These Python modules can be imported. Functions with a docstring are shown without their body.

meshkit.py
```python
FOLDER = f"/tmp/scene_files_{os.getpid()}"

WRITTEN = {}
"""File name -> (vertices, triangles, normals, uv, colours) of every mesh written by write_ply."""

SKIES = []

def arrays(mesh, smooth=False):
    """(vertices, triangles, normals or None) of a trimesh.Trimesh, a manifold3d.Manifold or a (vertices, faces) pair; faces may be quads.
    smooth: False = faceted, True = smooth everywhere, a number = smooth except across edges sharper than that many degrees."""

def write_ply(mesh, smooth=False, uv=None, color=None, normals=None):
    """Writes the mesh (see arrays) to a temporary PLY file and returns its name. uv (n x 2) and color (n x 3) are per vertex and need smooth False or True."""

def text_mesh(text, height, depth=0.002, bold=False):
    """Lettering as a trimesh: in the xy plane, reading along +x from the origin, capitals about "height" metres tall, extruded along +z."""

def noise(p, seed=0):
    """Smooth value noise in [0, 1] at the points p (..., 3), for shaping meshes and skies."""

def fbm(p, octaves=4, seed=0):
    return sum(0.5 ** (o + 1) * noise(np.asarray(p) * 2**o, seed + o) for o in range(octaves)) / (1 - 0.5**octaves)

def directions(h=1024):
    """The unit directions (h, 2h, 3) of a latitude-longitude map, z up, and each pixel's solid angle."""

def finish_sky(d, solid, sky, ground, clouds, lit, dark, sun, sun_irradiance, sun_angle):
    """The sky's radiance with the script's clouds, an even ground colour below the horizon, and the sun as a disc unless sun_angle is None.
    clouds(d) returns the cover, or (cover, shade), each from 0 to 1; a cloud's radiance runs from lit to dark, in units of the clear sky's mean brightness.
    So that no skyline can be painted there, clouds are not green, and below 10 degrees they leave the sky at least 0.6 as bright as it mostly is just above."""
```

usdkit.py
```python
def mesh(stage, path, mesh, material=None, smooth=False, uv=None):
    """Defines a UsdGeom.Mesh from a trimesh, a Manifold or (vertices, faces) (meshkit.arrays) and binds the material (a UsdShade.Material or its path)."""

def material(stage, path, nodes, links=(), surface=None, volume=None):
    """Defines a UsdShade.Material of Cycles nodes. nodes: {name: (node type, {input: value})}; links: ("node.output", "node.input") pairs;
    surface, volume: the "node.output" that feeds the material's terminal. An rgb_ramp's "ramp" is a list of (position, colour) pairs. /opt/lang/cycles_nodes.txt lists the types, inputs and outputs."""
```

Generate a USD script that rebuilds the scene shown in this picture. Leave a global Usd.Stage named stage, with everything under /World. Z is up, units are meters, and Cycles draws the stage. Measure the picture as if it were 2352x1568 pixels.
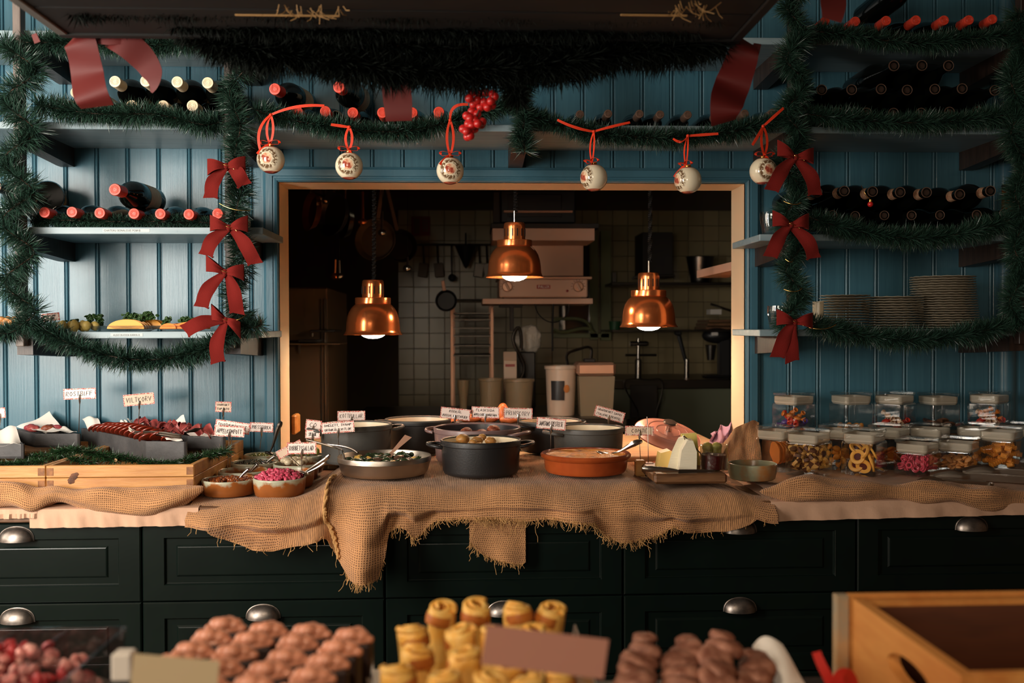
import math, random
import numpy as np, trimesh, manifold3d as m3, usdkit, meshkit
from pxr import Usd, UsdGeom, UsdLux, UsdShade, Gf, Sdf, Vt

stage = Usd.Stage.CreateInMemory()
UsdGeom.SetStageUpAxis(stage, 'Z')
UsdGeom.SetStageMetersPerUnit(stage, 1.0)
UsdGeom.Xform.Define(stage, '/World')
UsdGeom.Scope.Define(stage, '/World/Looks')
rng = np.random.default_rng(7)
A = np.array
PI = math.pi

# ------------------------------------------------------------------ camera
FPX, CX, CY = 2240.0, 1176.0, 784.0
CAM = A([0.0, -3.1, 1.365])
YAW, PITCH, ROLL = math.radians(2.4), math.atan(34 / 2240), 0.0027
FWD = A([math.sin(YAW) * math.cos(PITCH), math.cos(YAW) * math.cos(PITCH), -math.sin(PITCH)])
_r0 = A([math.cos(YAW), -math.sin(YAW), 0.0]); _u0 = np.cross(_r0, FWD)
RIGHT = _r0 * math.cos(ROLL) - _u0 * math.sin(ROLL); UP = np.cross(RIGHT, FWD)
cam = UsdGeom.Camera.Define(stage, '/World/Camera')
cam.CreateHorizontalApertureAttr(36.0); cam.CreateVerticalApertureAttr(24.0)
cam.CreateFocalLengthAttr(36.0 * FPX / 2352)
cam.CreateClippingRangeAttr(Gf.Vec2f(0.05, 200.0))
cam.CreateFStopAttr(3.6); cam.CreateFocusDistanceAttr(2.72)
_m = Gf.Matrix4d(*RIGHT, 0, *UP, 0, *(-FWD), 0, *CAM, 1)
cam.AddTransformOp().Set(_m)
cam.CreateExposureAttr(0.0)

# ------------------------------------------------------------------ lights
def rect_light(name, pos, aim, w, h, color, inten, spread=None):
    l = UsdLux.RectLight.Define(stage, '/World/' + name)
    z = A(pos, float) - A(aim, float); z /= np.linalg.norm(z)
    x = np.cross([0, 0, 1.0] if abs(z[2]) < .99 else [0, 1.0, 0], z); x /= np.linalg.norm(x); y = np.cross(z, x)
    l.AddTransformOp().Set(Gf.Matrix4d(*x, 0, *y, 0, *z, 0, *map(float, pos), 1))
    l.CreateWidthAttr(w); l.CreateHeightAttr(h); l.CreateColorAttr(Gf.Vec3f(*color)); l.CreateIntensityAttr(inten)
    return l
# daylight in the tall windows of the room's left wall, and of the wall behind the camera
rect_light('window_daylight', (-2.0, -2.34, 1.65), (-2.0, 0, 1.65), 1.0, 1.3, (1.0, 0.94, 0.85), 24.0)
rect_light('side_window_daylight', (-2.74, -1.3, 1.7), (0, -1.3, 1.7), 1.0, 1.3, (1.0, 0.92, 0.80), 6.0)
rect_light('back_window_daylight', (-1.2, -5.54, 1.7), (-1.2, 0, 1.7), 1.2, 1.3, (1.0, 0.86, 0.68), 10.0)
# an unseen warm lamp added to brighten the island (its fixture is built with the room); the hanging shelf keeps it off the wall
ll = UsdLux.DiskLight.Define(stage, '/World/ceiling_lamp_light'); ll.AddTranslateOp().Set((-.55, -3.05, 2.44)); ll.CreateRadiusAttr(.14); ll.CreateColorAttr(Gf.Vec3f(1.0, .80, .58)); ll.CreateIntensityAttr(95.0)
# a weak lamp on the kitchen's ceiling
rect_light('kitchen_ceiling_light', (1.0, 2.2, 2.55), (1.0, 2.2, 0), 0.5, 0.5, (1.0, 0.85, 0.6), 0.32)

# ------------------------------------------------------------------ pixels of the photograph to points of the room
def ray(u, v):
    return FWD + (u - CX) / FPX * RIGHT - (v - CY) / FPX * UP
def P(u, v, Y):
    d = ray(u, v); return CAM + d * ((Y - CAM[1]) / d[1])
def PZ(u, v, z):
    d = ray(u, v); return CAM + d * ((z - CAM[2]) / d[2])
def ppm(u, v, Y):
    return FPX / float(np.dot(P(u, v, Y) - CAM, FWD))

# ------------------------------------------------------------------ meshes
def cat(*ms):
    ms = [m for m in (ms[0] if len(ms) == 1 and isinstance(ms[0], list) else ms) if m is not None]
    vs, fs, n = [], [], 0
    for v, f in ms:
        vs.append(v); fs.append(f + n); n += len(v)
    return np.vstack(vs), np.vstack(fs)
def tri(f):
    f = np.asarray(f, int)
    return np.vstack([f[:, [0, 1, 2]], f[:, [0, 2, 3]]]) if f.shape[1] == 4 else f
def mv(m, loc=(0, 0, 0), rot=(0, 0, 0), s=1.0):
    v = m[0] * s; R = rotm(rot)
    return v @ R.T + A(loc, float), m[1]
def rotm(rot):
    a, b, c = [math.radians(x) for x in rot]
    X = A([[1, 0, 0], [0, math.cos(a), -math.sin(a)], [0, math.sin(a), math.cos(a)]])
    Y = A([[math.cos(b), 0, math.sin(b)], [0, 1, 0], [-math.sin(b), 0, math.cos(b)]])
    Z = A([[math.cos(c), -math.sin(c), 0], [math.sin(c), math.cos(c), 0], [0, 0, 1]])
    return Z @ Y @ X
def hull(pts):
    m = m3.Manifold.hull_points(np.ascontiguousarray(pts, float)).to_mesh()
    return np.array(m.vert_properties[:, :3], float), np.array(m.tri_verts, int)
def box(x0, x1, y0, y1, z0, z1, b=0.0):
    lo, hi = A([x0, y0, z0], float), A([x1, y1, z1], float)
    if b <= 0:
        c = A([[x, y, z] for x in (0, 1) for y in (0, 1) for z in (0, 1)], float)
        return lo + c * (hi - lo), tri([[0, 1, 3, 2], [4, 6, 7, 5], [0, 4, 5, 1], [2, 3, 7, 6], [0, 2, 6, 4], [1, 5, 7, 3]])
    b = min(b, 0.45 * (hi - lo).min()); p = []
    for sx in (0, 1):
        for sy in (0, 1):
            for sz in (0, 1):
                s = A([sx, sy, sz]); c = np.where(s, hi, lo); d = np.where(s, -b, b)
                for k in range(3):
                    q = c + d; q[k] = c[k]; p.append(q)
    return hull(p)
def cbox(c, size, b=0.0, rot=(0, 0, 0)):
    sx, sy, sz = A(size) / 2
    return mv(box(-sx, sx, -sy, sy, -sz, sz, b), c, rot)
def lathe(prof, n=32, closed=False, wob=None):
    """prof: (r, z) pairs, outside upwards; r 0 closes a pole."""
    a = np.arange(n) / n * 2 * PI; v = []; f = []; rows = []
    for r, z in prof:
        if r < 1e-6:
            rows.append([len(v)]); v.append((0, 0, z))
        else:
            i = len(v); rows.append(list(range(i, i + n)))
            v += [(r * math.cos(t), r * math.sin(t), z) for t in a]
    if closed: rows.append(rows[0])
    for p, q in zip(rows, rows[1:]):
        for i in range(n):
            j = (i + 1) % n
            if len(p) == 1 and len(q) == 1: continue
            if len(p) == 1: f.append((p[0], q[j], q[i]))
            elif len(q) == 1: f.append((p[i], p[j], q[0]))
            else: f += [(p[i], p[j], q[j]), (p[i], q[j], q[i])]
    return A(v, float), A(f, int)
def tube(pts, r, n=6, cap=True):
    p = np.asarray(pts, float); m = len(p); r = np.broadcast_to(np.asarray(r, float), (m,))
    t = np.gradient(p, axis=0); t /= np.maximum(np.linalg.norm(t, axis=1, keepdims=True), 1e-12)
    ref = A([0, 0, 1.0]) if abs(t[0][2]) < 0.9 else A([1.0, 0, 0]); v = []
    s = np.cross(ref, t[0]); s /= np.linalg.norm(s)
    for i in range(m):
        s = s - t[i] * np.dot(s, t[i]); s /= max(np.linalg.norm(s), 1e-12); w = np.cross(t[i], s)
        for k in range(n):
            an = 2 * PI * k / n; v.append(p[i] + r[i] * (math.cos(an) * s + math.sin(an) * w))
    f = []
    for i in range(m - 1):
        for k in range(n):
            a, b = i * n + k, i * n + (k + 1) % n; f += [(a, b, b + n), (a, b + n, a + n)]
    if cap:
        v += [p[0], p[-1]]; c0, c1 = len(v) - 2, len(v) - 1
        for k in range(n):
            f += [(c0, (k + 1) % n, k), (c1, (m - 1) * n + k, (m - 1) * n + (k + 1) % n)]
    return A(v, float), A(f, int)
def sheet(g, thick=0.0):
    """a grid of points (n, m, 3) as a sheet, a shell if thick"""
    g = np.asarray(g, float); n, m = g.shape[:2]; v = g.reshape(-1, 3)
    i, j = np.meshgrid(np.arange(n - 1), np.arange(m - 1), indexing='ij'); a = (i * m + j).ravel()
    f = tri(np.stack([a, a + m, a + m + 1, a + 1], 1))
    if not thick: return v, f
    nn = np.cross(np.gradient(g, axis=0), np.gradient(g, axis=1)).reshape(-1, 3)
    nn /= np.maximum(np.linalg.norm(nn, axis=1, keepdims=True), 1e-12)
    k = len(v)
    rim = [x for x in range(m)] + [x * m + m - 1 for x in range(1, n)] + [(n - 1) * m + x for x in range(m - 2, -1, -1)] + [x * m for x in range(n - 2, 0, -1)]
    e = A([(rim[q], rim[(q + 1) % len(rim)]) for q in range(len(rim))])
    return np.vstack([v + nn * thick / 2, v - nn * thick / 2]), np.vstack([f, f[:, ::-1] + k, np.stack([e[:, 0], e[:, 1], e[:, 1] + k], 1), np.stack([e[:, 0], e[:, 1] + k, e[:, 0] + k], 1)])
def prism(poly, h, ax='z'):
    """extrude a 2D polygon (list of xy) by h along z; ax 'y': polygon in xz, extruded along y"""
    from shapely.geometry import Polygon
    m = trimesh.creation.extrude_polygon(Polygon(poly), h, engine='earcut')
    v = np.array(m.vertices)
    if ax == 'y': v = np.stack([v[:, 0], v[:, 2], v[:, 1]], 1); return v, np.array(m.faces)[:, ::-1]
    if ax == 'x': v = np.stack([v[:, 2], v[:, 0], v[:, 1]], 1); return v, np.array(m.faces)
    return v, np.array(m.faces)
def ball(r=1.0, sub=2, loc=(0, 0, 0), sc=(1, 1, 1)):
    m = trimesh.creation.icosphere(sub, r); return np.array(m.vertices) * A(sc) + A(loc, float), np.array(m.faces)
def lump(m, amp, scale, seed=0):
    """pushes a mesh's vertices in and out by noise"""
    v = m[0]; c = v.mean(0); d = v - c; l = np.linalg.norm(d, axis=1, keepdims=True)
    k = meshkit.fbm(v * scale + seed * 7.3, 3, seed)[:, None] - 0.5
    return v + d / np.maximum(l, 1e-9) * k * 2 * amp, m[1]
def spline(pts, n):
    from scipy.interpolate import CubicSpline
    p = np.asarray(pts, float); t = np.concatenate([[0], np.cumsum(np.linalg.norm(np.diff(p, axis=0), axis=1) + 1e-9)])
    return CubicSpline(t, p)(np.linspace(0, t[-1], n))

# ------------------------------------------------------------------ prims
used = {}
def uniq(path, name):
    k = path + '/' + name; c = used.get(k, 0); used[k] = c + 1
    return k if c == 0 else f'{k}_{c:03d}'
def mat4(loc=(0, 0, 0), rot=(0, 0, 0), s=1.0):
    R = rotm(rot); s = np.broadcast_to(A(s, float), (3,)); M = np.eye(4); M[:3, :3] = R * s; M[:3, 3] = loc
    return M
def gf(M): return Gf.Matrix4d(*map(float, M.T.ravel()))
def setd(prim, label=None, cat_=None, group=None, kind=None):
    for k, x in (('label', label), ('category', cat_), ('group', group), ('kind', kind)):
        if x: prim.SetCustomDataByKey(k, x)
def thing(name, label=None, cat_=None, group=None, kind=None, loc=(0, 0, 0), rot=(0, 0, 0), s=1.0, M=None):
    p = uniq('/World', name); x = UsdGeom.Xform.Define(stage, p)
    x.AddTransformOp().Set(gf(mat4(loc, rot, s) if M is None else M)); setd(x.GetPrim(), label, cat_, group, kind)
    return p
def part(parent, name, m, mat, smooth=35, uv=None, label=None, kind=None):
    p = uniq(parent, name)
    o = usdkit.mesh(stage, p, m, mat if not isinstance(mat, str) else MAT[mat], smooth if uv is None else bool(smooth), uv)
    setd(o.GetPrim(), label, None, None, kind); return p
def obj(name, m, mat, label, cat_, group=None, kind=None, smooth=35, uv=None):
    p = part('/World', name, m, mat, smooth, uv); setd(stage.GetPrimAtPath(p), label, cat_, group, kind); return p
def dup(proto, label, loc=(0, 0, 0), rot=(0, 0, 0), s=1.0, group=None, M=None, cat_=None):
    """a copy of a thing: an Xform of its own that refers to the first one"""
    base = proto.rsplit('/', 1)[1]; was = stage.GetPrimAtPath(proto)
    name = base[:-4] if base[-4:-3] == '_' and base[-3:].isdigit() else base
    p = uniq('/World', name); x = UsdGeom.Xform.Define(stage, p)
    x.GetPrim().GetReferences().AddInternalReference(proto); x.GetPrim().SetInstanceable(True)
    op = UsdGeom.Xformable(x).GetOrderedXformOps()
    (op[0] if op else x.AddTransformOp()).Set(gf(mat4(loc, rot, s) if M is None else M))
    setd(x.GetPrim(), label, cat_, group or was.GetCustomDataByKey('group')); return p
def place(path, label=None, loc=(0, 0, 0), rot=(0, 0, 0), s=1.0, M=None, group=None):
    UsdGeom.Xformable(stage.GetPrimAtPath(path)).GetOrderedXformOps()[0].Set(gf(mat4(loc, rot, s) if M is None else M))
    setd(stage.GetPrimAtPath(path), label, None, group)
class Copies:
    """the first call of add() moves the built thing itself, later calls copy it"""
    def __init__(self, proto): self.proto, self.n = proto, 0
    def add(self, label, group=None, **k):
        self.n += 1
        if self.n == 1: place(self.proto, label, group=group, **k); return self.proto
        return dup(self.proto, label, group=group, **k)
ORD = 'first second third fourth fifth sixth seventh eighth ninth tenth eleventh twelfth thirteenth fourteenth fifteenth sixteenth seventeenth eighteenth nineteenth twentieth twenty-first twenty-second twenty-third twenty-fourth twenty-fifth twenty-sixth twenty-seventh twenty-eighth twenty-ninth thirtieth'.split()
def frm(x, y, z, o):
    M = np.eye(4); M[:3, 0], M[:3, 1], M[:3, 2], M[:3, 3] = x, y, z, o; return M
def axis_mat(o, zdir, roll=0.0):
    """a matrix that stands local +z along zdir at o"""
    z = A(zdir, float); z /= np.linalg.norm(z); x = np.cross([0, 0, 1.0], z) if abs(z[2]) < .95 else np.cross([0, 1.0, 0], z)
    x /= np.linalg.norm(x); y = np.cross(z, x); c, s_ = math.cos(roll), math.sin(roll)
    return frm(c * x + s_ * y, -s_ * x + c * y, z, o)

# ------------------------------------------------------------------ materials
MAT = {}
def lin(*c):
    c = A(c, float) / 255; return tuple(np.where(c < .04045, c / 12.92, ((c + .055) / 1.055) ** 2.4))
def mat(name, col, rough=0.5, metal=0.0, col2=None, scale=8.0, stretch=(1, 1, 1), bump=0.0, bscale=None, detail=4, ramp=(0.35, 0.65), island=0.0, rnd=0.0, **extra):
    """principled material of one or two colours mixed by noise in object space, with an optional bump"""
    n = {'p': ('principled_bsdf', dict(base_color=col, roughness=rough, metallic=metal, **extra))}; l = []
    if col2 is not None or bump:
        n['t'] = ('texture_coordinate', {}); n['m'] = ('mapping', {'scale': stretch}); l += [('t.object', 'm.vector')]
    if col2 is not None:
        n['n'] = ('noise_texture', {'scale': scale, 'detail': detail, 'roughness': .6}); n['r'] = ('rgb_ramp', {'ramp': [(ramp[0], col), (ramp[1], col2)]})
        l += [('m.vector', 'n.vector'), ('n.fac', 'r.fac')]
        src = 'r.color'
    else: src = None
    if island or rnd:
        n['g'] = ('geometry', {}) if island else ('object_info', {})
        n['mr'] = ('map_range', {'from_min': 0., 'from_max': 1., 'to_min': 1 - (island or rnd), 'to_max': 1 + (island or rnd)})
        n['h'] = ('hsv', {'color': col}); l += [('g.random_per_island' if island else 'g.random', 'mr.value'), ('mr.result', 'h.value')]
        if src: l.append((src, 'h.color'))
        src = 'h.color'
    if src: l.append((src, 'p.base_color'))
    if bump:
        n['bn'] = ('noise_texture', {'scale': bscale or scale, 'detail': 5., 'roughness': .6}); n['b'] = ('bump', {'strength': 1.0, 'distance': bump})
        l += [('m.vector', 'bn.vector'), ('bn.fac', 'b.height'), ('b.normal', 'p.normal')]
    MAT[name] = usdkit.material(stage, '/World/Looks/' + name, n, l, 'p.BSDF'); return MAT[name]
def emit(name, col, strength):
    MAT[name] = usdkit.material(stage, '/World/Looks/' + name, {'e': ('emission', {'color': col, 'strength': strength})}, [], 'e.emission')

# paint, wood and structure
mat('blue_paint', lin(58, 98, 114), 0.29, col2=lin(65, 107, 122), scale=3, stretch=(30, 30, 1.2), bump=0.0003, bscale=6.0, specular_ior_level=.46)
mat('blue_trim', lin(60, 100, 116), 0.32, bump=0.0006, bscale=5., stretch=(8, 8, 1.5))
mat('shelf_paint', lin(140, 158, 164), 0.42, col2=lin(120, 142, 150), scale=4, stretch=(1, 10, 10), bump=0.0005, bscale=6.)
mat('dark_wood', lin(58, 42, 34), 0.45, col2=lin(38, 27, 22), scale=5, stretch=(12, 12, 1), bump=0.0006, bscale=8.)
mat('post_wood', lin(120, 108, 100), 0.5, col2=lin(92, 80, 74), scale=5, stretch=(12, 12, 1), bump=0.0006, bscale=8.)
mat('cream_paint', lin(226, 202, 168), 0.5, bump=0.0006, bscale=9.)
mat('cabinet_green', lin(11, 20, 17), 0.27, specular_ior_level=.32, col2=lin(14, 24, 20), scale=6, bump=0.0003, bscale=20.)
mat('cabinet_body', lin(16, 20, 20), 0.5)
mat('pewter', lin(150, 140, 132), 0.38, 0.9, col2=lin(112, 104, 98), scale=40, bump=0.0003, bscale=60.)
mat('worktop', lin(120, 84, 56), 0.4, col2=lin(84, 56, 36), scale=5, stretch=(1, 14, 14))
mat('sill_wood', lin(222, 190, 150), 0.4, col2=lin(200, 164, 122), scale=4, stretch=(1, 12, 12), bump=0.0004, bscale=9.)
mat('room_wall', lin(150, 120, 92), 0.7, bump=0.001, bscale=20.)
mat('room_ceiling', lin(120, 105, 90), 0.8, bump=0.001, bscale=20.)
mat('floor_wood', lin(92, 66, 46), 0.4, col2=lin(64, 44, 30), scale=4, stretch=(10, 1, 1), bump=0.0006, bscale=9.)
mat('crate_wood', lin(205, 150, 84), 0.45, col2=lin(178, 118, 58), scale=3.2, stretch=(1.5, 9, 14), bump=0.0006, bscale=9., island=.1)
mat('crate_end_grain', lin(150, 96, 48), 0.6, col2=lin(104, 62, 30), scale=60)
mat('knot_wood', lin(110, 62, 30), 0.7, col2=lin(60, 32, 16), scale=60)
mat('board_wood', lin(122, 84, 52), 0.5, col2=lin(86, 56, 34), scale=5, stretch=(2, 12, 12), bump=0.0005, bscale=12.)
# needles
mat('needles', lin(38, 66, 50), 0.42, island=.55, specular_ior_level=.5, transmission_weight=0.0)
mat('needles_dark', lin(30, 46, 34), 0.5, island=.5)
mat('needle_tips', lin(92, 126, 100), 0.4, island=.35)
mat('needles_olive', lin(84, 88, 54), 0.5, island=.4)
mat('spruce', lin(50, 82, 42), 0.45, island=.5)
mat('twig', lin(70, 48, 34), 0.7)
mat('cut_wood', lin(222, 180, 130), 0.7)
mat('gold_wire', lin(210, 168, 96), 0.3, 1.0)
# glass and bottles
mat('bottle_glass', lin(9, 11, 9), 0.06, specular_ior_level=.6)
mat('bottle_green', lin(16, 24, 16), 0.06, specular_ior_level=.6)
mat('capsule_red', lin(222, 70, 48), 0.42, bump=0.0004, bscale=300.)
mat('capsule_cream', lin(236, 214, 180), 0.35, bump=0.0004, bscale=300.)
mat('capsule_brown', lin(110, 84, 70), 0.35, 0.3, bump=0.0004, bscale=300.)
mat('label_paper', lin(206, 190, 164), 0.7, col2=lin(190, 170, 140), scale=40)
mat('label_orange', lin(190, 118, 40), 0.6, col2=lin(150, 88, 28), scale=50)
mat('neck_label', lin(196, 160, 128), 0.6, col2=lin(150, 92, 66), scale=90)
mat('label_print', lin(70, 60, 52), 0.7)
def thin_glass(name, tint, rough):
    MAT[name] = usdkit.material(stage, '/World/Looks/' + name, {'w': ('layer_weight', {'blend': .5}), 'p': ('math', {'math_type': 'power', 'value2': 3.0}), 'k': ('math', {'math_type': 'multiply_add', 'value2': .8, 'value3': .08}), 't': ('transparent_bsdf', {'color': tint}), 'g': ('glossy_bsdf', {'color': (1, 1, 1), 'roughness': rough}), 'x': ('mix_closure', {})},
        [('w.facing', 'p.value1'), ('p.value', 'k.value1'), ('k.value', 'x.fac'), ('t.BSDF', 'x.closure1'), ('g.BSDF', 'x.closure2')], 'x.closure')
thin_glass('jar_glass', (.93, .94, .93), .06); thin_glass('acrylic', (.93, .90, .90), .08); thin_glass('pane_glass', (.98, .98, .98), .02)
mat('jar_seal', lin(186, 174, 156), 0.3, alpha=.8)
mat('strip_paper', lin(176, 186, 186), 0.5)
# decorations
mat('red_velvet', lin(106, 20, 15), 0.9, bump=0.0006, bscale=400., specular_ior_level=.2, sheen_weight=.15, sheen_roughness=.5, sheen_tint=(1.0, .35, .25))
mat('red_satin', lin(94, 17, 13), 0.6)
mat('red_tie', lin(190, 40, 30), 0.4)
mat('orange_ribbon', lin(216, 56, 24), 0.55, specular_ior_level=.35)
mat('berry_red', lin(190, 34, 32), 0.3)
mat('metal_gold', lin(220, 180, 100), 0.25, 1.0)
# food and kitchenware
mat('copper', lin(236, 142, 86), 0.2, 0.86, col2=lin(226, 126, 68), scale=4, bump=0.0002, bscale=14.)
mat('steel', lin(190, 184, 176), 0.24, 1.0, col2=lin(170, 164, 156), scale=5)
mat('brushed_steel', lin(188, 178, 166), 0.34, 1.0, bump=0.0002, bscale=30., stretch=(1, 1, 40))
mat('dark_steel', lin(84, 78, 72), 0.35, 1.0)
mat('iron_black', lin(28, 27, 28), 0.42, bump=0.0003, bscale=200.)
mat('iron_grey', lin(72, 70, 66), 0.5, bump=0.0003, bscale=200.)
mat('enamel_cream', lin(240, 224, 192), 0.28)
mat('enamel_mauve', lin(122, 98, 96), 0.3)
mat('enamel_dark', lin(46, 44, 46), 0.3)
mat('enamel_pink', lin(206, 140, 122), 0.22)
mat('terracotta', lin(168, 78, 34), 0.22, col2=lin(146, 62, 26), scale=12)
mat('black_cord', lin(14, 13, 13), 0.5)
mat('plastic_white', lin(206, 180, 160), 0.4)
mat('plastic_cloudy', lin(150, 130, 104), 0.35, alpha=.75)
mat('rubber', lin(20, 19, 19), 0.6)
emit('lamp_bulb', (1.0, .79, .54), 96.0)
emit('tiny_bulb', (1.0, .93, .74), 9.0)
# ================================================================== the room
def struct(name, m, mat_, label=None, smooth=35):
    return obj(name, m, mat_, label, None, None, 'structure', smooth)
def room(name, label=None):
    return thing(name, label, None, None, 'structure')
TOPZ, ZC, ZP = 2.62, 0.918, 0.955            # ceiling, counter top, raised board of the hatch
OX0, OX1 = P(640, 700, -.02)[0], P(1713, 700, -.02)[0]
OZ = P(1176, 418.5, -.02)[2]
XL, XR = -2.7, 3.3
struct('floor', box(XL, XR, -5.5, -.0, -.05, 0), 'floor_wood', 'dark brown wooden floor in front of the cabinets')
struct('ceiling', box(XL, XR, -5.5, .02, TOPZ, TOPZ + .05), 'room_ceiling', 'dim ceiling above the buffet')
def holed(name, label, axis, at, t, a0, a1, h0, h1, z0, z1):
    w = room(name, label)
    for p0, p1, q0, q1 in ((a0, h0, 0, TOPZ), (h1, a1, 0, TOPZ), (h0, h1, 0, z0), (h0, h1, z1, TOPZ)):
        part(w, 'wall_piece', box(at, at + t, p0, p1, q0, q1) if axis == 'x' else box(p0, p1, at, at + t, q0, q1), 'room_wall')
holed('wall_left', 'warm plaster wall on the left with a tall window', 'x', XL - .12, .12, -5.5, 0, -1.8, -.8, 1.05, 2.35)
holed('wall_front_left', 'short plaster wall with a window, left of the photographer', 'y', -2.42, .12, XL, -1.2, -2.5, -1.5, 1.0, 2.3)
holed('wall_rear', 'warm plaster wall behind the photographer', 'y', -5.62, .12, XL, XR, -1.8, -.6, 1.05, 2.35)
struct('wall_right', box(XR, XR + .12, -5.5, .0, 0, TOPZ), 'room_wall', 'warm plaster wall on the right')
lf = thing('ceiling_lamp', 'round warm lamp added behind the photographer to brighten the island', 'lamp', loc=(-.55, -3.05, 0)); part(lf, 'shade', lathe([(.15, 2.45), (.17, 2.43), (.175, 2.46), (.10, 2.56), (.03, 2.58), (.03, 2.62), (0, 2.62)], 40), 'dark_steel')  # fixture of the added lamp, out of view
def window(name, label, axis, at, h0, h1, z0, z1, n):
    w = room(name, label)
    def bar(p0, p1, q0, q1, d=.05):
        return box(at, at + d, p0, p1, q0, q1, .004) if axis == 'x' else box(p0, p1, at, at + d, q0, q1, .004)
    for p0, p1, q0, q1 in ((h0, h0 + .06, z0, z1), (h1 - .06, h1, z0, z1), (h0 + .06, h1 - .06, z0, z0 + .06), (h0 + .06, h1 - .06, z1 - .06, z1)):
        part(w, 'frame', bar(p0, p1, q0, q1), 'cream_paint')
    for k in range(1, n):
        c = h0 + (h1 - h0) * k / n; part(w, 'mullion', bar(c - .025, c + .025, z0 + .06, z1 - .06), 'cream_paint')
    for k in range(n):
        c0, c1 = h0 + (h1 - h0) * k / n + .03, h0 + (h1 - h0) * (k + 1) / n - .03
        part(w, 'pane', box(at + .02, at + .024, c0, c1, z0 + .06, z1 - .06) if axis == 'x' else box(c0, c1, at + .02, at + .024, z0 + .06, z1 - .06), 'pane_glass')
window('window_1', 'window in the short wall left of the photographer', 'y', -2.40, -2.5, -1.5, 1.0, 2.3, 2)
window('window_2', 'tall window in the left wall', 'x', XL - .1, -1.8, -.8, 1.05, 2.35, 2)
window('window_3', 'window in the rear wall', 'y', -5.6, -1.8, -.6, 1.05, 2.35, 2)

# ---- panelled wall: every board a part
xa, xb = P(151.5, 500, 0)[0], P(2276, 640, 0)[0]
PIT = (xb - xa) / round((xb - xa) / .0945)
wall = room('wall_back', 'blue painted beadboard wall behind the shelves')
prof = [(0, .018), (0, .006), (.0007, .0012), (.0022, -.0006), (.0045, -.0014), (.0068, -.0006), (.0083, .0012), (.009, .006), (.0112, .006), (.0125, .0012), (.0145, 0), (PIT - .0028, 0), (PIT - .0012, .0012), (PIT - .0006, .006), (PIT, .006), (PIT, .018)]
x = xa - .0045 - PIT * 13
while x < 2.2:
    jit = rng.uniform(-.0004, .0004); hi = OZ + .02
    if x >= OX0 - .004 and x + PIT <= OX1 + .004:                       # over the hatch
        part(wall, 'plank', mv(prism(prof, TOPZ - hi), (x, jit, hi)), 'blue_paint', 20)
    elif x < OX0 < x + PIT or x < OX1 < x + PIT:                        # notched round its corners
        c0, c1 = (x, OX0 - .006) if x < OX0 < x + PIT else (OX1 + .006, x + PIT)
        low = [q for q in prof if c0 - x - 1e-6 <= q[0] <= c1 - x + 1e-6]
        low = ([] if x < OX0 < x + PIT else [(c0 - x, .018), (c0 - x, 0)]) + low + ([(c1 - x, 0), (c1 - x, .018)] if x < OX0 < x + PIT else [])
        part(wall, 'plank', cat(mv(prism(prof, TOPZ - hi), (x, jit, hi)), mv(prism(low, hi - .6), (x, jit, .6))), 'blue_paint', 20)
    else:
        part(wall, 'plank', mv(prism(prof, TOPZ - .6), (x, jit, .6)), 'blue_paint', 20)
    x += PIT
part(wall, 'core', cat(box(-2.7, OX0 - .0125, .018, .15, 0, TOPZ), box(OX1 + .0125, 3.3, .018, .15, 0, TOPZ), box(OX0 - .0125, OX1 + .0125, .018, .15, OZ + .0125, TOPZ), box(OX0, OX1, .018, .15, 0, ZP - .06)), 'room_wall', label='masonry behind the boards')
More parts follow.
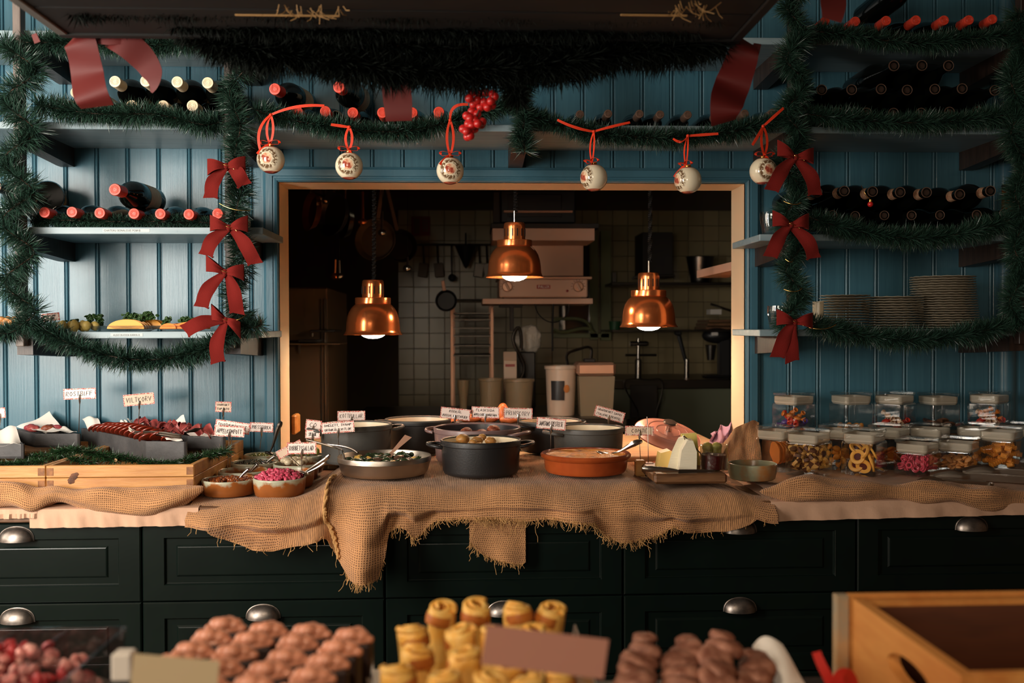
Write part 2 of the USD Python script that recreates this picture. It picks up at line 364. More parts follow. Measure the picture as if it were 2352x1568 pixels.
# casing of the hatch: mitred boards with a stepped moulding
cas = room('trim_1', 'blue moulded casing around the serving hatch')
cw = .047
cp = [(0, 0), (0, -.012), (.004, -.018), (.010, -.020), (.012, -.017), (.016, -.017), (.018, -.021), (.038, -.021), (.042, -.017), (cw, -.014), (cw, 0)]
def casing(a, b, c, d):
    """a moulding between two mitred ends: inner points a, b and outer points c, d (x, z)"""
    rows = []
    for (i, o) in ((a, c), (b, d)):
        i, o = A(i), A(o); rows.append([[*(i + (o - i) * (w / cw))[[0]], y, (i + (o - i) * (w / cw))[1]] for w, y in cp])
    g = A(rows); g = np.transpose(g[:, :, :], (1, 0, 2)); return sheet(g)
part(cas, 'casing_board', casing((OX0, .9), (OX0, OZ), (OX0 - cw, .9), (OX0 - cw, OZ + cw)), 'blue_trim', 20)
part(cas, 'casing_board', casing((OX0, OZ), (OX1, OZ), (OX0 - cw, OZ + cw), (OX1 + cw, OZ + cw)), 'blue_trim', 20)
part(cas, 'casing_board', casing((OX1, OZ), (OX1, .9), (OX1 + cw, OZ + cw), (OX1 + cw, .9)), 'blue_trim', 20)
jam = room('trim_2', 'cream painted jambs lining the serving hatch')
part(jam, 'jamb', box(OX0 - .012, OX0, -.012, .155, .9, OZ, .001), 'cream_paint')
part(jam, 'jamb', box(OX1, OX1 + .012, -.012, .155, .9, OZ, .001), 'cream_paint')
part(jam, 'jamb', box(OX0 - .012, OX1 + .012, -.012, .155, OZ, OZ + .012, .001), 'cream_paint')
# pilaster at the right end of the shelves
pil = room('trim_3', 'blue moulded pilaster at the right edge')
px = P(2288, 640, 0)[0]
pp = [(0, .018), (0, -.010), (.010, -.012), (.016, -.016), (.018, -.020), (.026, -.024), (.036, -.026), (.046, -.024), (.056, -.018), (.060, -.012), (.070, -.012), (.072, -.016), (.086, -.016), (.088, -.010), (.11, -.010), (.11, .018)]
part(pil, 'pilaster_board', mv(prism(pp, TOPZ - .6), (px, 0, .6)), 'blue_trim', 25)

# ================================================================== shelves
YF = -.30
def sz(u, v): return P(u, v, YF)[2]
PX = {1: P(44, 500, -.33)[0], 2: P(527, 500, -.33)[0], 3: P(1823, 500, -.33)[0], 4: P(2349, 500, -.33)[0], 'c': P(1194, 345, -.31)[0]}
ZS0, ZS1, ZS2, ZS3 = sz(300, 88), sz(300, 297), sz(300, 537.5), sz(300, 777)
ZR2, ZR3 = sz(1770, 553), sz(1770, 772)
TH = .0195
XE1, XE2, XE3 = P(62, 530, YF)[0], P(604, 540, YF)[0], P(1745, 550, YF)[0]
def shelf(x0, x1, z, label, extra=()):
    t = thing('wall_shelf', label, 'shelf', 'painted wall shelves')
    part(t, 'board', box(x0, x1, YF, -.002, z, z + TH, .0015), 'shelf_paint')
    for nm, m, mt in extra: part(t, nm, m, mt)
    return t
def printing(text, u0, u1, v, z):
    a, b = P(u0, v, YF), P(u1, v, YF); m = meshkit.text_mesh(text, .0062, .0003); s = (b[0] - a[0]) / m.extents[0]
    vv = np.array(m.vertices); vv = np.stack([vv[:, 0] * s + a[0], -vv[:, 2] + YF - .0006, vv[:, 1] * min(s, 1.2) + z], 1)
    return vv, np.array(m.faces)[:, ::-1]
shelf(-2.0, 1.9, ZS0, 'topmost blue-grey shelf running the whole wall above the garlands')
shelf(-2.0, 1.9, ZS1, 'long blue-grey shelf just above the serving hatch')
s2 = shelf(XE1, XE2, ZS2, 'left blue-grey shelf under the row of seven red-capped bottles')
tp = P(240, 530, YF); part(s2, 'label_strip', box(P(236, 530, YF)[0], P(344, 530, YF)[0], YF - .0006, YF, ZS2 + .006, ZS2 + .0145), 'strip_paper')
part(s2, 'lettering', printing('CHATEAU BONALGUE POM B', 239, 322, 532, ZS2 + .0075), 'label_print')
s3 = shelf(XE1, XE2 - .006, ZS3, 'left blue-grey shelf carrying the glass platters of melon')
part(s3, 'label_strip', box(P(254, 770, YF)[0], P(328, 770, YF)[0], YF - .0006, YF, ZS3 + .0055, ZS3 + .015), 'strip_paper')
part(s3, 'lettering', printing('ALDO BUSSIA BAROLO', 260, 321, 772, ZS3 + .0072), 'label_print')
shelf(-2.0, P(33, 530, YF)[0], ZS2 + .06, 'blue-grey shelf left of the left upright, behind its garland')
shelf(-2.0, P(33, 740, YF)[0], ZS3 + .012, 'low blue-grey shelf at the left edge under a dish')
shelf(XE3, 1.9, ZR2, 'right blue-grey shelf under the two rows of dark bottles')
shelf(XE3, 1.9, ZR3, 'right blue-grey shelf under the stacks of plates')
def upright(x, zb, zt, shelves, mat_, label):
    t = thing('shelf_upright', label, 'upright')
    part(t, 'post', box(x - .011, x + .011, -.335, -.303, zb, zt, .0015), mat_)
    for z in shelves:      # an arm under each shelf, cut on a slant at the wall end
        pr = [(-.302, z), (-.302, z - .045), (-.03, z - .058), (-.002, z - .058), (-.002, z)]
        part(t, 'arm', mv(prism(pr, .044, 'x'), (x - .022, 0, 0)), 'dark_wood', label='dark arm under a shelf')
    return t
upright(PX[1], P(44, 795, -.33)[2], TOPZ - .01, (ZS0, ZS1, ZS2 , ZS3), 'post_wood', 'grey-brown wooden upright at the far left, wound with garland')
upright(PX[2], P(527, 800, -.33)[2], TOPZ - .01, (ZS0, ZS1, ZS2, ZS3), 'dark_wood', 'dark wooden upright with four red bows, left of the hatch')
upright(PX[3], P(1823, 790, -.33)[2], TOPZ - .01, (ZS0, ZS1, ZR2, ZR3), 'dark_wood', 'dark wooden upright with three red bows, right of the hatch')
upright(PX[4], P(2349, 790, -.33)[2], TOPZ - .01, (ZS0, ZS1, ZR2, ZR3), 'dark_wood', 'dark wooden upright at the right edge of the wall')
upright(PX['c'], P(1194, 355, -.33)[2], TOPZ - .01, (ZS0, ZS1), 'dark_wood', 'short dark wooden upright above the middle of the hatch')

# ================================================================== base cabinets and worktop
YD = -.633                                   # drawer fronts
def front_mesh(w, h):
    """a framed drawer front with bevelled outer edge, sunk field and raised middle panel, facing -y"""
    st = [(0, .018), (0, .003), (.003, 0), (.0535, 0), (.055, .002), (.0565, .007), (.058, .008), (.082, .008), (.086, .0045), (.088, .004)]
    rings = []
    for d, y in st:
        rings.append([(d, y, d), (w - d, y, d), (w - d, y, h - d), (d, y, h - d)])
    v = A([p for r in rings for p in r], float); f = []
    for i in range(len(rings) - 1):
        for k in range(4):
            a, b = i * 4 + k, i * 4 + (k + 1) % 4; f += [(a, b, b + 4), (a, b + 4, a + 4)]
    e = (len(rings) - 1) * 4; f += [(e, e + 1, e + 2), (e, e + 2, e + 3), (0, 2, 1), (0, 3, 2)]
    return v, A(f)
def front_mesh_low(w, h):                    # frame rails narrower above and below, as on low drawers
    v, f = front_mesh(w, h); v = v.copy()
    def sq(z):
        return np.interp(z, [0, .003, .0535, .058, .082, .088, h / 2], [0, .003, .040, .0445, .060, .066, h / 2])
    lo = v[:, 2] < h / 2; v[lo, 2] = sq(v[lo, 2]); v[~lo, 2] = h - sq(h - v[~lo, 2]); return v, f
def cup(w=.080, h=.033, d=.027):
    """a cup pull: a quarter dome, open below"""
    g = [[(-math.cos(a_) * w / 2, -d * math.sin(a_) ** .9 * math.cos(b_), h * math.sin(a_) ** .8 * math.sin(b_)) for b_ in np.linspace(0, PI / 2, 10)] for a_ in np.linspace(0.001, PI - .001, 19)]
    dome = sheet(A(g), .0014)
    th = np.linspace(0, PI, 19); rim = np.stack([-np.cos(th) * (w / 2 + .002), np.full(19, -.001), (h + .002) * np.sin(th) ** .75], 1)
    return cat(dome, tube(rim, .0018, 6))
bx = [P(u, 1300, YD)[0] for u in (325, 885.5, 1428, 1968)]
cw_ = (bx[3] - bx[0]) / 3
zt = P(604, 1193, YD)[2]; dh = .2026
xs0 = bx[0] - cw_
names = ['leftmost', 'second from the left', 'middle', 'second from the right', 'rightmost']
FM, CUPM = front_mesh_low(cw_ - .004, dh - .003), cup()
for i in range(5):
    x0 = xs0 + cw_ * i
    t = thing('base_cabinet', f'dark green panelled drawer cabinet under the counter, {names[i]} of the row', 'cabinet', 'dark green base cabinets', loc=(x0, YD, 0))
    part(t, 'body', box(.001, cw_ - .001, .02, .62, .08, zt, .001), 'cabinet_body')
    part(t, 'plinth', box(.0, cw_, .07, .09, 0, .08), 'cabinet_body')
    for k in range(4):
        zb = zt - dh * (k + 1)
        d = part(t, 'drawer', mv(FM, (.002, 0, zb)), 'cabinet_green', 12)
        part(d, 'handle', mv(CUPM, (cw_ / 2 - .002, 0, zb + dh - .046)), 'pewter', 50, label='pewter cup pull')
tw = thing('worktop', 'brown wooden worktop of the buffet counter, mostly under paper and burlap', 'worktop')
part(tw, 'top', box(-2.05, 2.05, YD - .012, -.024, zt + .001, ZC, .003), 'worktop')
tw2 = thing('hatch_sill', 'pale wooden sill board running through the serving hatch', 'sill')
XP0, XP1 = P(742, 1090, -.6)[0], P(1478, 1090, -.6)[0]
part(tw2, 'board', box(OX0 + .002, OX1 - .002, -.02, .62, ZC + .012, ZP - .004, .003), 'sill_wood')
part(tw2, 'front_board', box(XP0, XP1, -.60, -.021, ZC + .001, ZP - .004, .004), 'sill_wood')
# ================================================================== the kitchen beyond the hatch
KY = 3.1
kb = room('wall_kitchen', 'tiled rear wall of the dark kitchen')
mat('tile', lin(150, 136, 104), 0.25, island=.0, rnd=.12)
mat('grout', lin(70, 58, 44), 0.8)
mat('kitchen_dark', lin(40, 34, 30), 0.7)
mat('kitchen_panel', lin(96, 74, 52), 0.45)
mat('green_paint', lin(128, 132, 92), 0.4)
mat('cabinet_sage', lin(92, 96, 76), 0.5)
mat('steel_warm_lit', lin(196, 150, 124), 0.42, 0.6)  # steel with the copper light on it put into the colour
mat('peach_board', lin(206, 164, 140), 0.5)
mat('red_plastic', lin(150, 34, 28), 0.4)
mat('white_cloth', lin(214, 206, 196), 0.8)
mat('sign_red', lin(120, 34, 28), 0.6)
mat('amber_food', lin(196, 120, 60), 0.5)
mat('green_thing', lin(40, 84, 52), 0.5)
mat('mauve_cloth', lin(176, 140, 168), 0.85, bump=.0008, bscale=200.)
part(kb, 'masonry', box(-2.4, 3.2, KY + .008, KY + .1, 0, 2.75), 'grout')
tz = P(1500, 483, KY)[2]; tx = P(1685, 600, KY)[0]; tl = P(936, 600, KY)[0]; T = .0975
n = 0
for j in range(13):
    for i in range(22):
        x0, z0 = tx - T * (i + 1), tz - T * (j + 1)
        if x0 < tl - T: continue
        part(kb, 'tile', mv(box(.0012, T - .0012, 0, .009, .0012, T - .0012, .0015), (x0, KY + rng.uniform(0, .0008), z0)), 'tile'); n += 1
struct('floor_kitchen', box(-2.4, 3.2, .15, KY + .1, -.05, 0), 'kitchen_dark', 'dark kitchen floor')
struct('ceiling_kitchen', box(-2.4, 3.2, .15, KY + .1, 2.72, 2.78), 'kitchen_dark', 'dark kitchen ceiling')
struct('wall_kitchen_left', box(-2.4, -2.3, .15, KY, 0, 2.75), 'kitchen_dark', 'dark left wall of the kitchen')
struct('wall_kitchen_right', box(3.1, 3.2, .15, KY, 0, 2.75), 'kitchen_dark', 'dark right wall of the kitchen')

def pbox(u0, u1, v0, v1, Y, d, b=.002):
    """a box whose front face lies at depth Y with the given outline in the photograph, d deep"""
    a, c = P(u0, v1, Y), P(u1, v0, Y); return box(a[0], c[0], Y, Y + d, a[2], c[2], b)
def pl(u, v, Y, prof_px, n=28):
    """a lathed body standing at pixel u; the profile is (half width in px, v)"""
    k = ppm(u, v, Y); o = P(u, v, Y)
    return [( r / k, P(u, vv, Y)[2] - o[2]) for r, vv in prof_px], o
def ktable(name, label, u0, u1, v, Y, d, th=.04, mt='dark_steel', base=True):
    a, c = P(u0, v, Y), P(u1, v, Y); t = thing(name, label, 'counter')
    part(t, 'top', box(a[0], c[0], Y, Y + d, a[2] - th, a[2], .003), mt)
    if base: part(t, 'body', box(a[0] + .02, c[0] - .02, Y + .03, Y + d - .01, .0, a[2] - th), 'cabinet_sage')
    return t, a[2]
# --- heat lamps
def slot_ring(r, z0, z1, n, w=.004):
    ms = []
    for k in range(n):
        a = 2 * PI * k / n; ms.append(mv(box(-.0012, .0012, -w / 2, w / 2, z0, z1), (r * math.cos(a), r * math.sin(a), 0), (0, 0, math.degrees(a))))
    return ms
def heat_lamp(u, v, label, rod):
    o = P(u, v, .3); t = thing('heat_lamp', label, 'lamp', 'copper heat lamps in the serving hatch', loc=o)
    part(t, 'shade', lathe([(.098, .0015), (.101, 0), (.1015, .0015), (.097, .006), (.093, .016), (.0915, .04), (.0885, .06), (.083, .078), (.075, .092), (.066, .102), (.060, .107), (.0585, .109), (.057, .107), (.064, .099), (.074, .088), (.082, .073), (.0875, .055), (.0905, .036), (.092, .014), (.098, .0015)], 64), 'copper', 50)
    part(t, 'collar', lathe([(.055, .106), (.060, .107), (.0615, .1085), (.0615, .127), (.060, .129), (.045, .1295), (.038, .130)], 48), 'copper', 40)
    c = part(t, 'cap', lathe([(.0375, .129), (.0375, .175), (.036, .187), (.033, .190), (0, .190)], 48), 'copper', 40)
    for m in slot_ring(.0372, .142, .168, 14): part(c, 'slot', m, 'black_cord')
    part(t, 'bulb', lathe([(0, -.013), (.016, -.0115), (.030, -.0075), (.040, -.001), (.0455, .008), (.046, .02), (.03, .05), (.018, .085), (0, .09)], 40), 'lamp_bulb', 60)
    top = 2.72 - o[2]; r0 = .19
    if rod:
        part(t, 'rod', tube([(0, 0, .188), (0, 0, .232)], .0035, 10), 'steel'); r0 = .23
    z = np.linspace(r0, top, 700); tt = (z - r0) / .0062 * 2 * PI
    part(t, 'coiled_cord', tube(np.stack([.0062 * np.cos(tt) + .006 * np.sin(z * 3), .0062 * np.sin(tt), z], 1), .0026, 5), 'black_cord', 60)
    return t
heat_lamp(857, 769, 'copper heat lamp hanging at the left of the hatch, lowest of the three', 0)
heat_lamp(1182, 637, 'copper heat lamp hanging in the middle of the hatch, highest of the three', 1)
heat_lamp(1490, 751, 'copper heat lamp hanging at the right of the hatch', 1)

# --- work table with griddle and hood in the middle
gy = 1.6
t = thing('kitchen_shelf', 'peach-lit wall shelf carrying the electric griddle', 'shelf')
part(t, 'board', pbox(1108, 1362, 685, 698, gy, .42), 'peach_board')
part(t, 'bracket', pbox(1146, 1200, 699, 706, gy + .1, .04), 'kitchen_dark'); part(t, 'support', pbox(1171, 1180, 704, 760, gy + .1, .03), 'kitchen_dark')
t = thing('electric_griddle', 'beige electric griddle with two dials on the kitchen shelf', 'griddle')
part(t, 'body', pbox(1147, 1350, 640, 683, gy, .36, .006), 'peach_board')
part(t, 'top_plate', pbox(1143, 1360, 635, 641, gy - .01, .38), 'steel_warm_lit')
part(t, 'splashback', pbox(1160, 1340, 556, 634, gy + .3, .02), 'steel_warm_lit')
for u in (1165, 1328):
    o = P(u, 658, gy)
    d = part(t, 'dial', mv(lathe([(0, .006), (.022, .006), (.026, .003), (.026, 0)], 24), o, (90, 0, 0)), 'steel_warm_lit')
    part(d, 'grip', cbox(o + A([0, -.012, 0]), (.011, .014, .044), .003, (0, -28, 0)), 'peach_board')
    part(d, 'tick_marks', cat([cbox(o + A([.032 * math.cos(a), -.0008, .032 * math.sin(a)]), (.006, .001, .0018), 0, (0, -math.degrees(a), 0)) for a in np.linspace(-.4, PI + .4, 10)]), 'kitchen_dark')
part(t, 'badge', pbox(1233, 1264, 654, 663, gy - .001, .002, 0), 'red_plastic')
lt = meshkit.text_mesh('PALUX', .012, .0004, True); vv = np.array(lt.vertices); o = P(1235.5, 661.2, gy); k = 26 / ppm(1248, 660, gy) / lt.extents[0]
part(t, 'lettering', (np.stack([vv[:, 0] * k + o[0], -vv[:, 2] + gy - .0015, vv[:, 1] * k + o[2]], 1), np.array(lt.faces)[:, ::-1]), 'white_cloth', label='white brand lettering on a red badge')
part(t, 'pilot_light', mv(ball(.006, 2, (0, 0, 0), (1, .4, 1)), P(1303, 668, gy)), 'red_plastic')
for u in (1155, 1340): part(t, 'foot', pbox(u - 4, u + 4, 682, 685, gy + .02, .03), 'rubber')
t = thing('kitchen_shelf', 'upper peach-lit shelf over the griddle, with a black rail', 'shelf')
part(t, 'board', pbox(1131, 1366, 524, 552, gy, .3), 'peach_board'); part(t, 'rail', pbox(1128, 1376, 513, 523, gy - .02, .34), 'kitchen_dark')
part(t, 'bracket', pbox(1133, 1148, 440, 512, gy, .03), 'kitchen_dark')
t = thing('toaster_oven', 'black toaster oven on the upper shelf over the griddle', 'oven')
part(t, 'body', pbox(1150, 1322, 436, 512, gy + .02, .3, .006), 'iron_black'); part(t, 'door', pbox(1166, 1290, 446, 498, gy + .012, .01), 'enamel_dark'); part(t, 'trim_bar', pbox(1157, 1316, 483, 488, gy + .005, .01), 'steel_warm_lit')
cv = P(1228, 700, gy); obj('power_cable', tube(spline([P(1229, 698, gy), P(1240, 725, gy), P(1268, 740, gy), P(1300, 725, gy), P(1306, 698, gy)], 30), .003), 'black_cord', 'black power cable looping below the griddle shelf', 'cable')
obj('power_cable', tube(spline([P(1271, 698, gy + .02), P(1269, 760, gy + .02), P(1269, 806, gy + .02)], 20), .004), 'black_cord', 'straight black cable hanging below the griddle shelf', 'cable')
# --- window frame with bench rails behind
t = thing('kitchen_window', 'green-painted kitchen window frame to the right of the griddle', 'window')
for q in ((1355, 1374, 540, 780), (1380, 1404, 530, 782), (1280, 1356, 545, 556), (1270, 1400, 765, 776)): part(t, 'frame', pbox(*q, KY - .05, .045), 'green_paint')
part(t, 'pane', pbox(1284, 1354, 556, 765, KY - .012, .004), 'pane_glass'); part(t, 'blind', pbox(1284, 1354, 556, 765, KY - .004, .003), 'kitchen_dark')
part(t, 'latch', pbox(1406, 1416, 625, 648, KY - .06, .03), 'steel')
for i, w in enumerate((0, 16)):
    obj('grab_rail', tube(spline([P(1272, 733 + w * 1.4, KY - .15), P(1330, 733 + w * 1.4, KY - .15), P(1350 + w / 2, 742 + w, KY - .15), P(1356 + w / 2, 764, KY - .15)], 24), .010, 8), 'green_paint', ('upper' if i == 0 else 'lower') + ' pale green bent rail in front of the kitchen window', 'rail')
# --- hanging and standing things
t, zk = ktable('kitchen_counter', 'long dark kitchen worktop in the middle of the kitchen', 800, 1440, 965, 1.25, .75)
def on(u, Y): return A([P(u, 900, Y)[0], Y, zk])
def klathe(name, label, cat_, u, Y, prof, mt, n=28, z=None, grp=None, hollow=True):
    o = on(u, Y); o[2] = zk if z is None else z; k = ppm(u, 900, Y)
    t = thing(name, label, cat_, grp, loc=o); part(t, 'body', lathe([(r / k, h / k) for r, h in prof], n), mt, 40); return t, k
t, k = klathe('bucket', 'white plastic bucket with a dark label on the kitchen table', 'bucket', 1288, 1.45, [(0, 0), (30, 0), (31, 3), (35, 105), (37.5, 106), (37.5, 113), (34, 113), (34, 110), (0, 110)], 'plastic_white')
ring = [(-math.sin(a) , -math.cos(a)) for a in np.linspace(-.75, .15, 9)]
part(t, 'label', sheet(A([[[-x_ * (33.2 + .032 * h) / k * 1.01, y_ * (33.2 + .032 * h) / k * 1.01, h / k] for x_, y_ in ring] for h in (36, 55, 80)]), .0008), 'enamel_dark', label='dark printed label')
part(t, 'printed_disc', sheet(A([[[math.sin(.28 + .19 * a * r) * 36.4 / k, -math.cos(.28 + .19 * a * r) * 36.4 / k, (62 + 9 * b * r) / k] for a, b in [(math.cos(w), math.sin(w)) for w in np.linspace(0, 2 * PI, 16)]] for r in (.05, 1)]), .0006), 'amber_food')
for u, w, h, lb, nm, nf in ((1127, 27, 66, 'cloudy deli tub half full of amber sauce on the kitchen table', 'deli_tub', 26), (1192, 34, 64, 'cloudy deli tub of dark sauce beside the amber one', 'deli_tub', 20)):
    t, k = klathe(nm, lb, 'tub', u, 1.42, [(0, 0), (w * .8, 0), (w * .82, 3), (w * .98, h + 14), (w * 1.06, h + 15), (w * 1.06, h + 20), (w, h + 20), (w * .95, h + 14), (w * .78, 4), (0, 4)], 'plastic_cloudy')
    part(t, 'sauce', lathe([(0, 5 / k), (w * .77 / k, 5 / k), (w * .86 / k, (nf + 22) / k), (0, (nf + 23) / k)], 24), 'amber_food' if nf == 26 else 'red_plastic')
t, k = klathe('kitchen_cup', 'small tapered cup standing on the kitchen table', 'cup', 1064, 1.5, [(0, 0), (8, 0), (9, 34), (12, 50), (15, 78), (14, 78), (8, 40), (0, 38)], 'plastic_cloudy')
o = on(1172, 1.62); k = ppm(1172, 900, 1.62)
t = thing('milk_carton', 'pale gable-top carton with a red band behind the tubs', 'carton', loc=o)
part(t, 'body', box(-15 / k, 15 / k, 0, 30 / k, 0, 118 / k, .002), 'plastic_white'); part(t, 'gable', hull([(-15 / k, 0, 118 / k), (15 / k, 0, 118 / k), (-15 / k, 30 / k, 118 / k), (15 / k, 30 / k, 118 / k), (-15 / k, 15 / k, 133 / k), (15 / k, 15 / k, 138 / k), (-15 / k, 17 / k, 138 / k), (15 / k, 17 / k, 138 / k)]), 'plastic_white')
part(t, 'red_band', box(-11 / k, 11 / k, -.001, .0, 104 / k, 110 / k), 'red_plastic')
o = on(1366, 1.45); k = ppm(1366, 900, 1.45)
t = thing('storage_box', 'cloudy plastic storage box with a pinkish lid beside the bucket', 'box', loc=o)
part(t, 'box', hull([(sx * (36 + 5 * s) / k, sy * (34 + 4 * s) / k, s * 90 / k) for sx in (-1, 1) for sy in (-1, 1) for s in (0, 1)]), 'plastic_cloudy'); part(t, 'lid', box(-45 / k, 43 / k, -42 / k, 42 / k, 91 / k, 121 / k, .012), 'steel_warm_lit'); part(t, 'lid_knob', box(-25 / k, 0, -15 / k, 15 / k, 121 / k, 129 / k, .004), 'kitchen_dark')
t = thing('kitchen_tap', 'tall black kitchen tap with a bent spout', 'tap')
part(t, 'spout', tube(spline([P(1180, 885, 1.75), P(1181, 790, 1.75), P(1183, 760, 1.75), P(1190, 752, 1.75), P(1196, 765, 1.75), P(1196, 800, 1.75)], 40), .009, 10), 'dark_steel'); part(t, 'base', mv(lathe([(0, 0), (.03, 0), (.025, .02), (.012, .03), (0, .03)], 20), A([P(1180, 900, 1.75)[0], 1.75, zk])), 'dark_steel')
part(t, 'stem', tube([P(1180, 885, 1.75), A([P(1180, 900, 1.75)[0], 1.75, zk])], .009, 10), 'dark_steel')
g = lump(ball(1, 4), .25, 1.6, 4); o = P(1215, 778, 1.95)
obj('plastic_bag', mv((g[0] * A([.065, .05, .075]), g[1]), o), 'white_cloth', 'crumpled white bag hanging behind the tap', 'bag')
obj('kitchen_appliance', pbox(1158, 1230, 808, 965, 1.85, .12, .006) if False else (lambda a, c: box(a[0], c[0], 1.86, 1.98, zk, c[2], .006))(P(1158, 808, 1.86), P(1230, 808, 1.86)), 'iron_black', 'dark boxy appliance behind the tap carrying the white bag', 'appliance')
t = thing('wire_trolley', 'tall steel rack trolley with trays, left of the tap', 'trolley')
for u in (1038, 1130):
    a = P(u, 700, 2.2); part(t, 'upright', box(a[0] - .009, a[0] + .009, 2.2, 2.22, .0, a[2], .002), 'steel_warm_lit'); part(t, 'rear_upright', box(a[0] - .009, a[0] + .009, 2.6, 2.62, .0, a[2], .002), 'steel_warm_lit')
for v in (718, 733, 752, 770, 792, 815): part(t, 'tray', pbox(1041, 1127, v, v + 3, 2.2, .4, .001), 'dark_steel')
t = thing('wall_rod', 'short steel rod shelf left of the griddle', 'rod'); part(t, 'rod', tube([P(1046, 690, 2.0), P(1112, 691, 2.0)], .008, 8), 'steel')
def pan(u, v, Y, r, label, mt, tilt=0, hang=True, hl=.22, yaw=0):
    t = thing('frying_pan', label, 'pan', 'pans hanging in the dark kitchen', M=axis_mat(P(u, v, Y), (math.sin(math.radians(yaw)), -math.cos(math.radians(yaw)), .1)))
    part(t, 'bowl', lathe([(0, 0), (r * .8, 0), (r, r * .28), (r * 1.03, r * .28), (r * .84, -.006), (0, -.006)], 32), mt, 40)
    part(t, 'handle', mv(box(-.009, .009, r * .95, r + hl, r * .2, r * .2 + .007, .002), (0, 0, 0), (0, 0, tilt)), 'steel_warm_lit')
    if hang and v < 600: part(t, 'hanging_wire', mv(tube([(0, r + .1, r * .2), (0, P(u, 430, Y)[2] - P(u, v, Y)[2] + .06, r * .2)], .0012, 4), (0, 0, 0), (0, 0, tilt)), 'black_cord')
    return t
pan(1025, 691, 1.95, .055, 'round dark pan hanging left of the rod shelf', 'iron_black', 10, hl=.05)
pan(722, 486, 1.2, .085, 'wide copper-lit pot hanging at the top left of the kitchen', 'copper', 5, yaw=-60)
pan(772, 492, 1.25, .10, 'dark round pan with a lit rim hanging at the top left of the kitchen', 'enamel_dark', -4, yaw=-45)
pan(799, 510, 1.35, .075, 'shiny pan seen nearly edge-on beside the left lamp cord', 'steel', 8, yaw=-62)
pan(866, 552, 1.6, .10, 'large copper-brown pan behind the left lamp cord', 'kitchen_panel', -6, yaw=-15)
pan(918, 566, 2.0, .085, 'grey bowl-like pan right of the left lamp cord', 'dark_steel', 12, yaw=20)
for i, (u, v0, v1, m) in enumerate(((721, 433, 452, 'copper'), (735, 433, 450, 'steel'), (747, 433, 456, 'steel'), (765, 433, 452, 'copper'), (777, 433, 458, 'copper'), (833, 440, 505, 'copper'), (770, 596, 630, 'copper'), (779, 598, 630, 'steel'), (878, 485, 530, 'steel'), (936, 590, 612, 'steel'))):
    t = thing('hanging_ladle', f'ladle hanging in the left of the dark kitchen, {ORD[i]} of its row from the left' if i < 5 else f'slim utensil hanging lower in the left of the kitchen, {ORD[i - 5]} of five', 'ladle', 'utensils hanging in the kitchen')
    Y = 1.3; part(t, 'handle', tube([P(u, v0 - (60 if i < 5 else 0), Y), P(u + (1 if i % 2 else -1), v1, Y)], .006, 6), m); part(t, 'bowl', mv(ball(.02, 2, (0, 0, 0), (1, .6, .8)), P(u, v1 + 4, Y)), m)
    if i >= 5: part(t, 'hanging_wire', tube([P(u, v0, Y), P(u, 430, Y)], .0012, 4), 'black_cord')
obj('pan_rail', tube([P(660, 428, 1.3), P(960, 432, 1.3)], .008, 8), 'dark_steel', 'steel rail high in the kitchen that the pans hang from', 'rail')
t = thing('chinois_strainer', 'dark cone strainer hanging on the tiles left of the middle lamp', 'strainer'); o = P(1070, 565, 2.9); k = ppm(1070, 565, 2.9)
part(t, 'cone', mv(lathe([(0, -52 / k), (4 / k, -48 / k), (26 / k, 0), (24 / k, 0), (0, -44 / k)], 24), o), 'iron_black'); part(t, 'handle', tube([o, o + A([0, 0, .08])], .006), 'iron_black')
t = thing('soup_ladle', 'ladle hanging on the tiles below the strainer', 'ladle'); part(t, 'handle', tube([P(1037, 561, 3.04), P(1037, 575, 3.0), P(1038, 632, 2.95)], .005), 'dark_steel'); part(t, 'bowl', mv(ball(.024, 2), P(1038, 638, 2.95)), 'iron_black')
t = thing('wall_poster', 'red framed notice on the kitchen tiles', 'poster'); part(t, 'board', pbox(945, 988, 497, 541, KY - .012, .01), 'sign_red'); part(t, 'picture', pbox(951, 964, 502, 536, KY - .015, .003, 0), 'kitchen_panel')
part(t, 'printed_line', cat([pbox(969, 983, 504 + 6 * i, 507 + 6 * i, KY - .014, .002, 0) for i in range(5)]), 'kitchen_panel')
obj('tool_rail', tube([P(945, 562, KY - .06), P(1130, 562, KY - .06)], .007, 8), 'dark_steel', 'thin dark rail across the kitchen tiles', 'rail')
for i, u in enumerate((972, 1004, 1100, 1117)):
    t = thing('kitchen_tool', f'dark long-handled tool on the tile rail, {ORD[i]} from the left', 'utensil', 'tools on the tile rail'); part(t, 'handle', tube([P(u, 562, KY - .05), P(u + 2, 604, KY - .05)], .006), 'dark_steel'); part(t, 'head', mv(box(-.03, .03, -.006, .006, -.09, 0, .004), P(u + 2, 604, KY - .05), (0, 8 * (-1) ** i, 0)), 'kitchen_panel' if i < 2 else 'dark_steel')
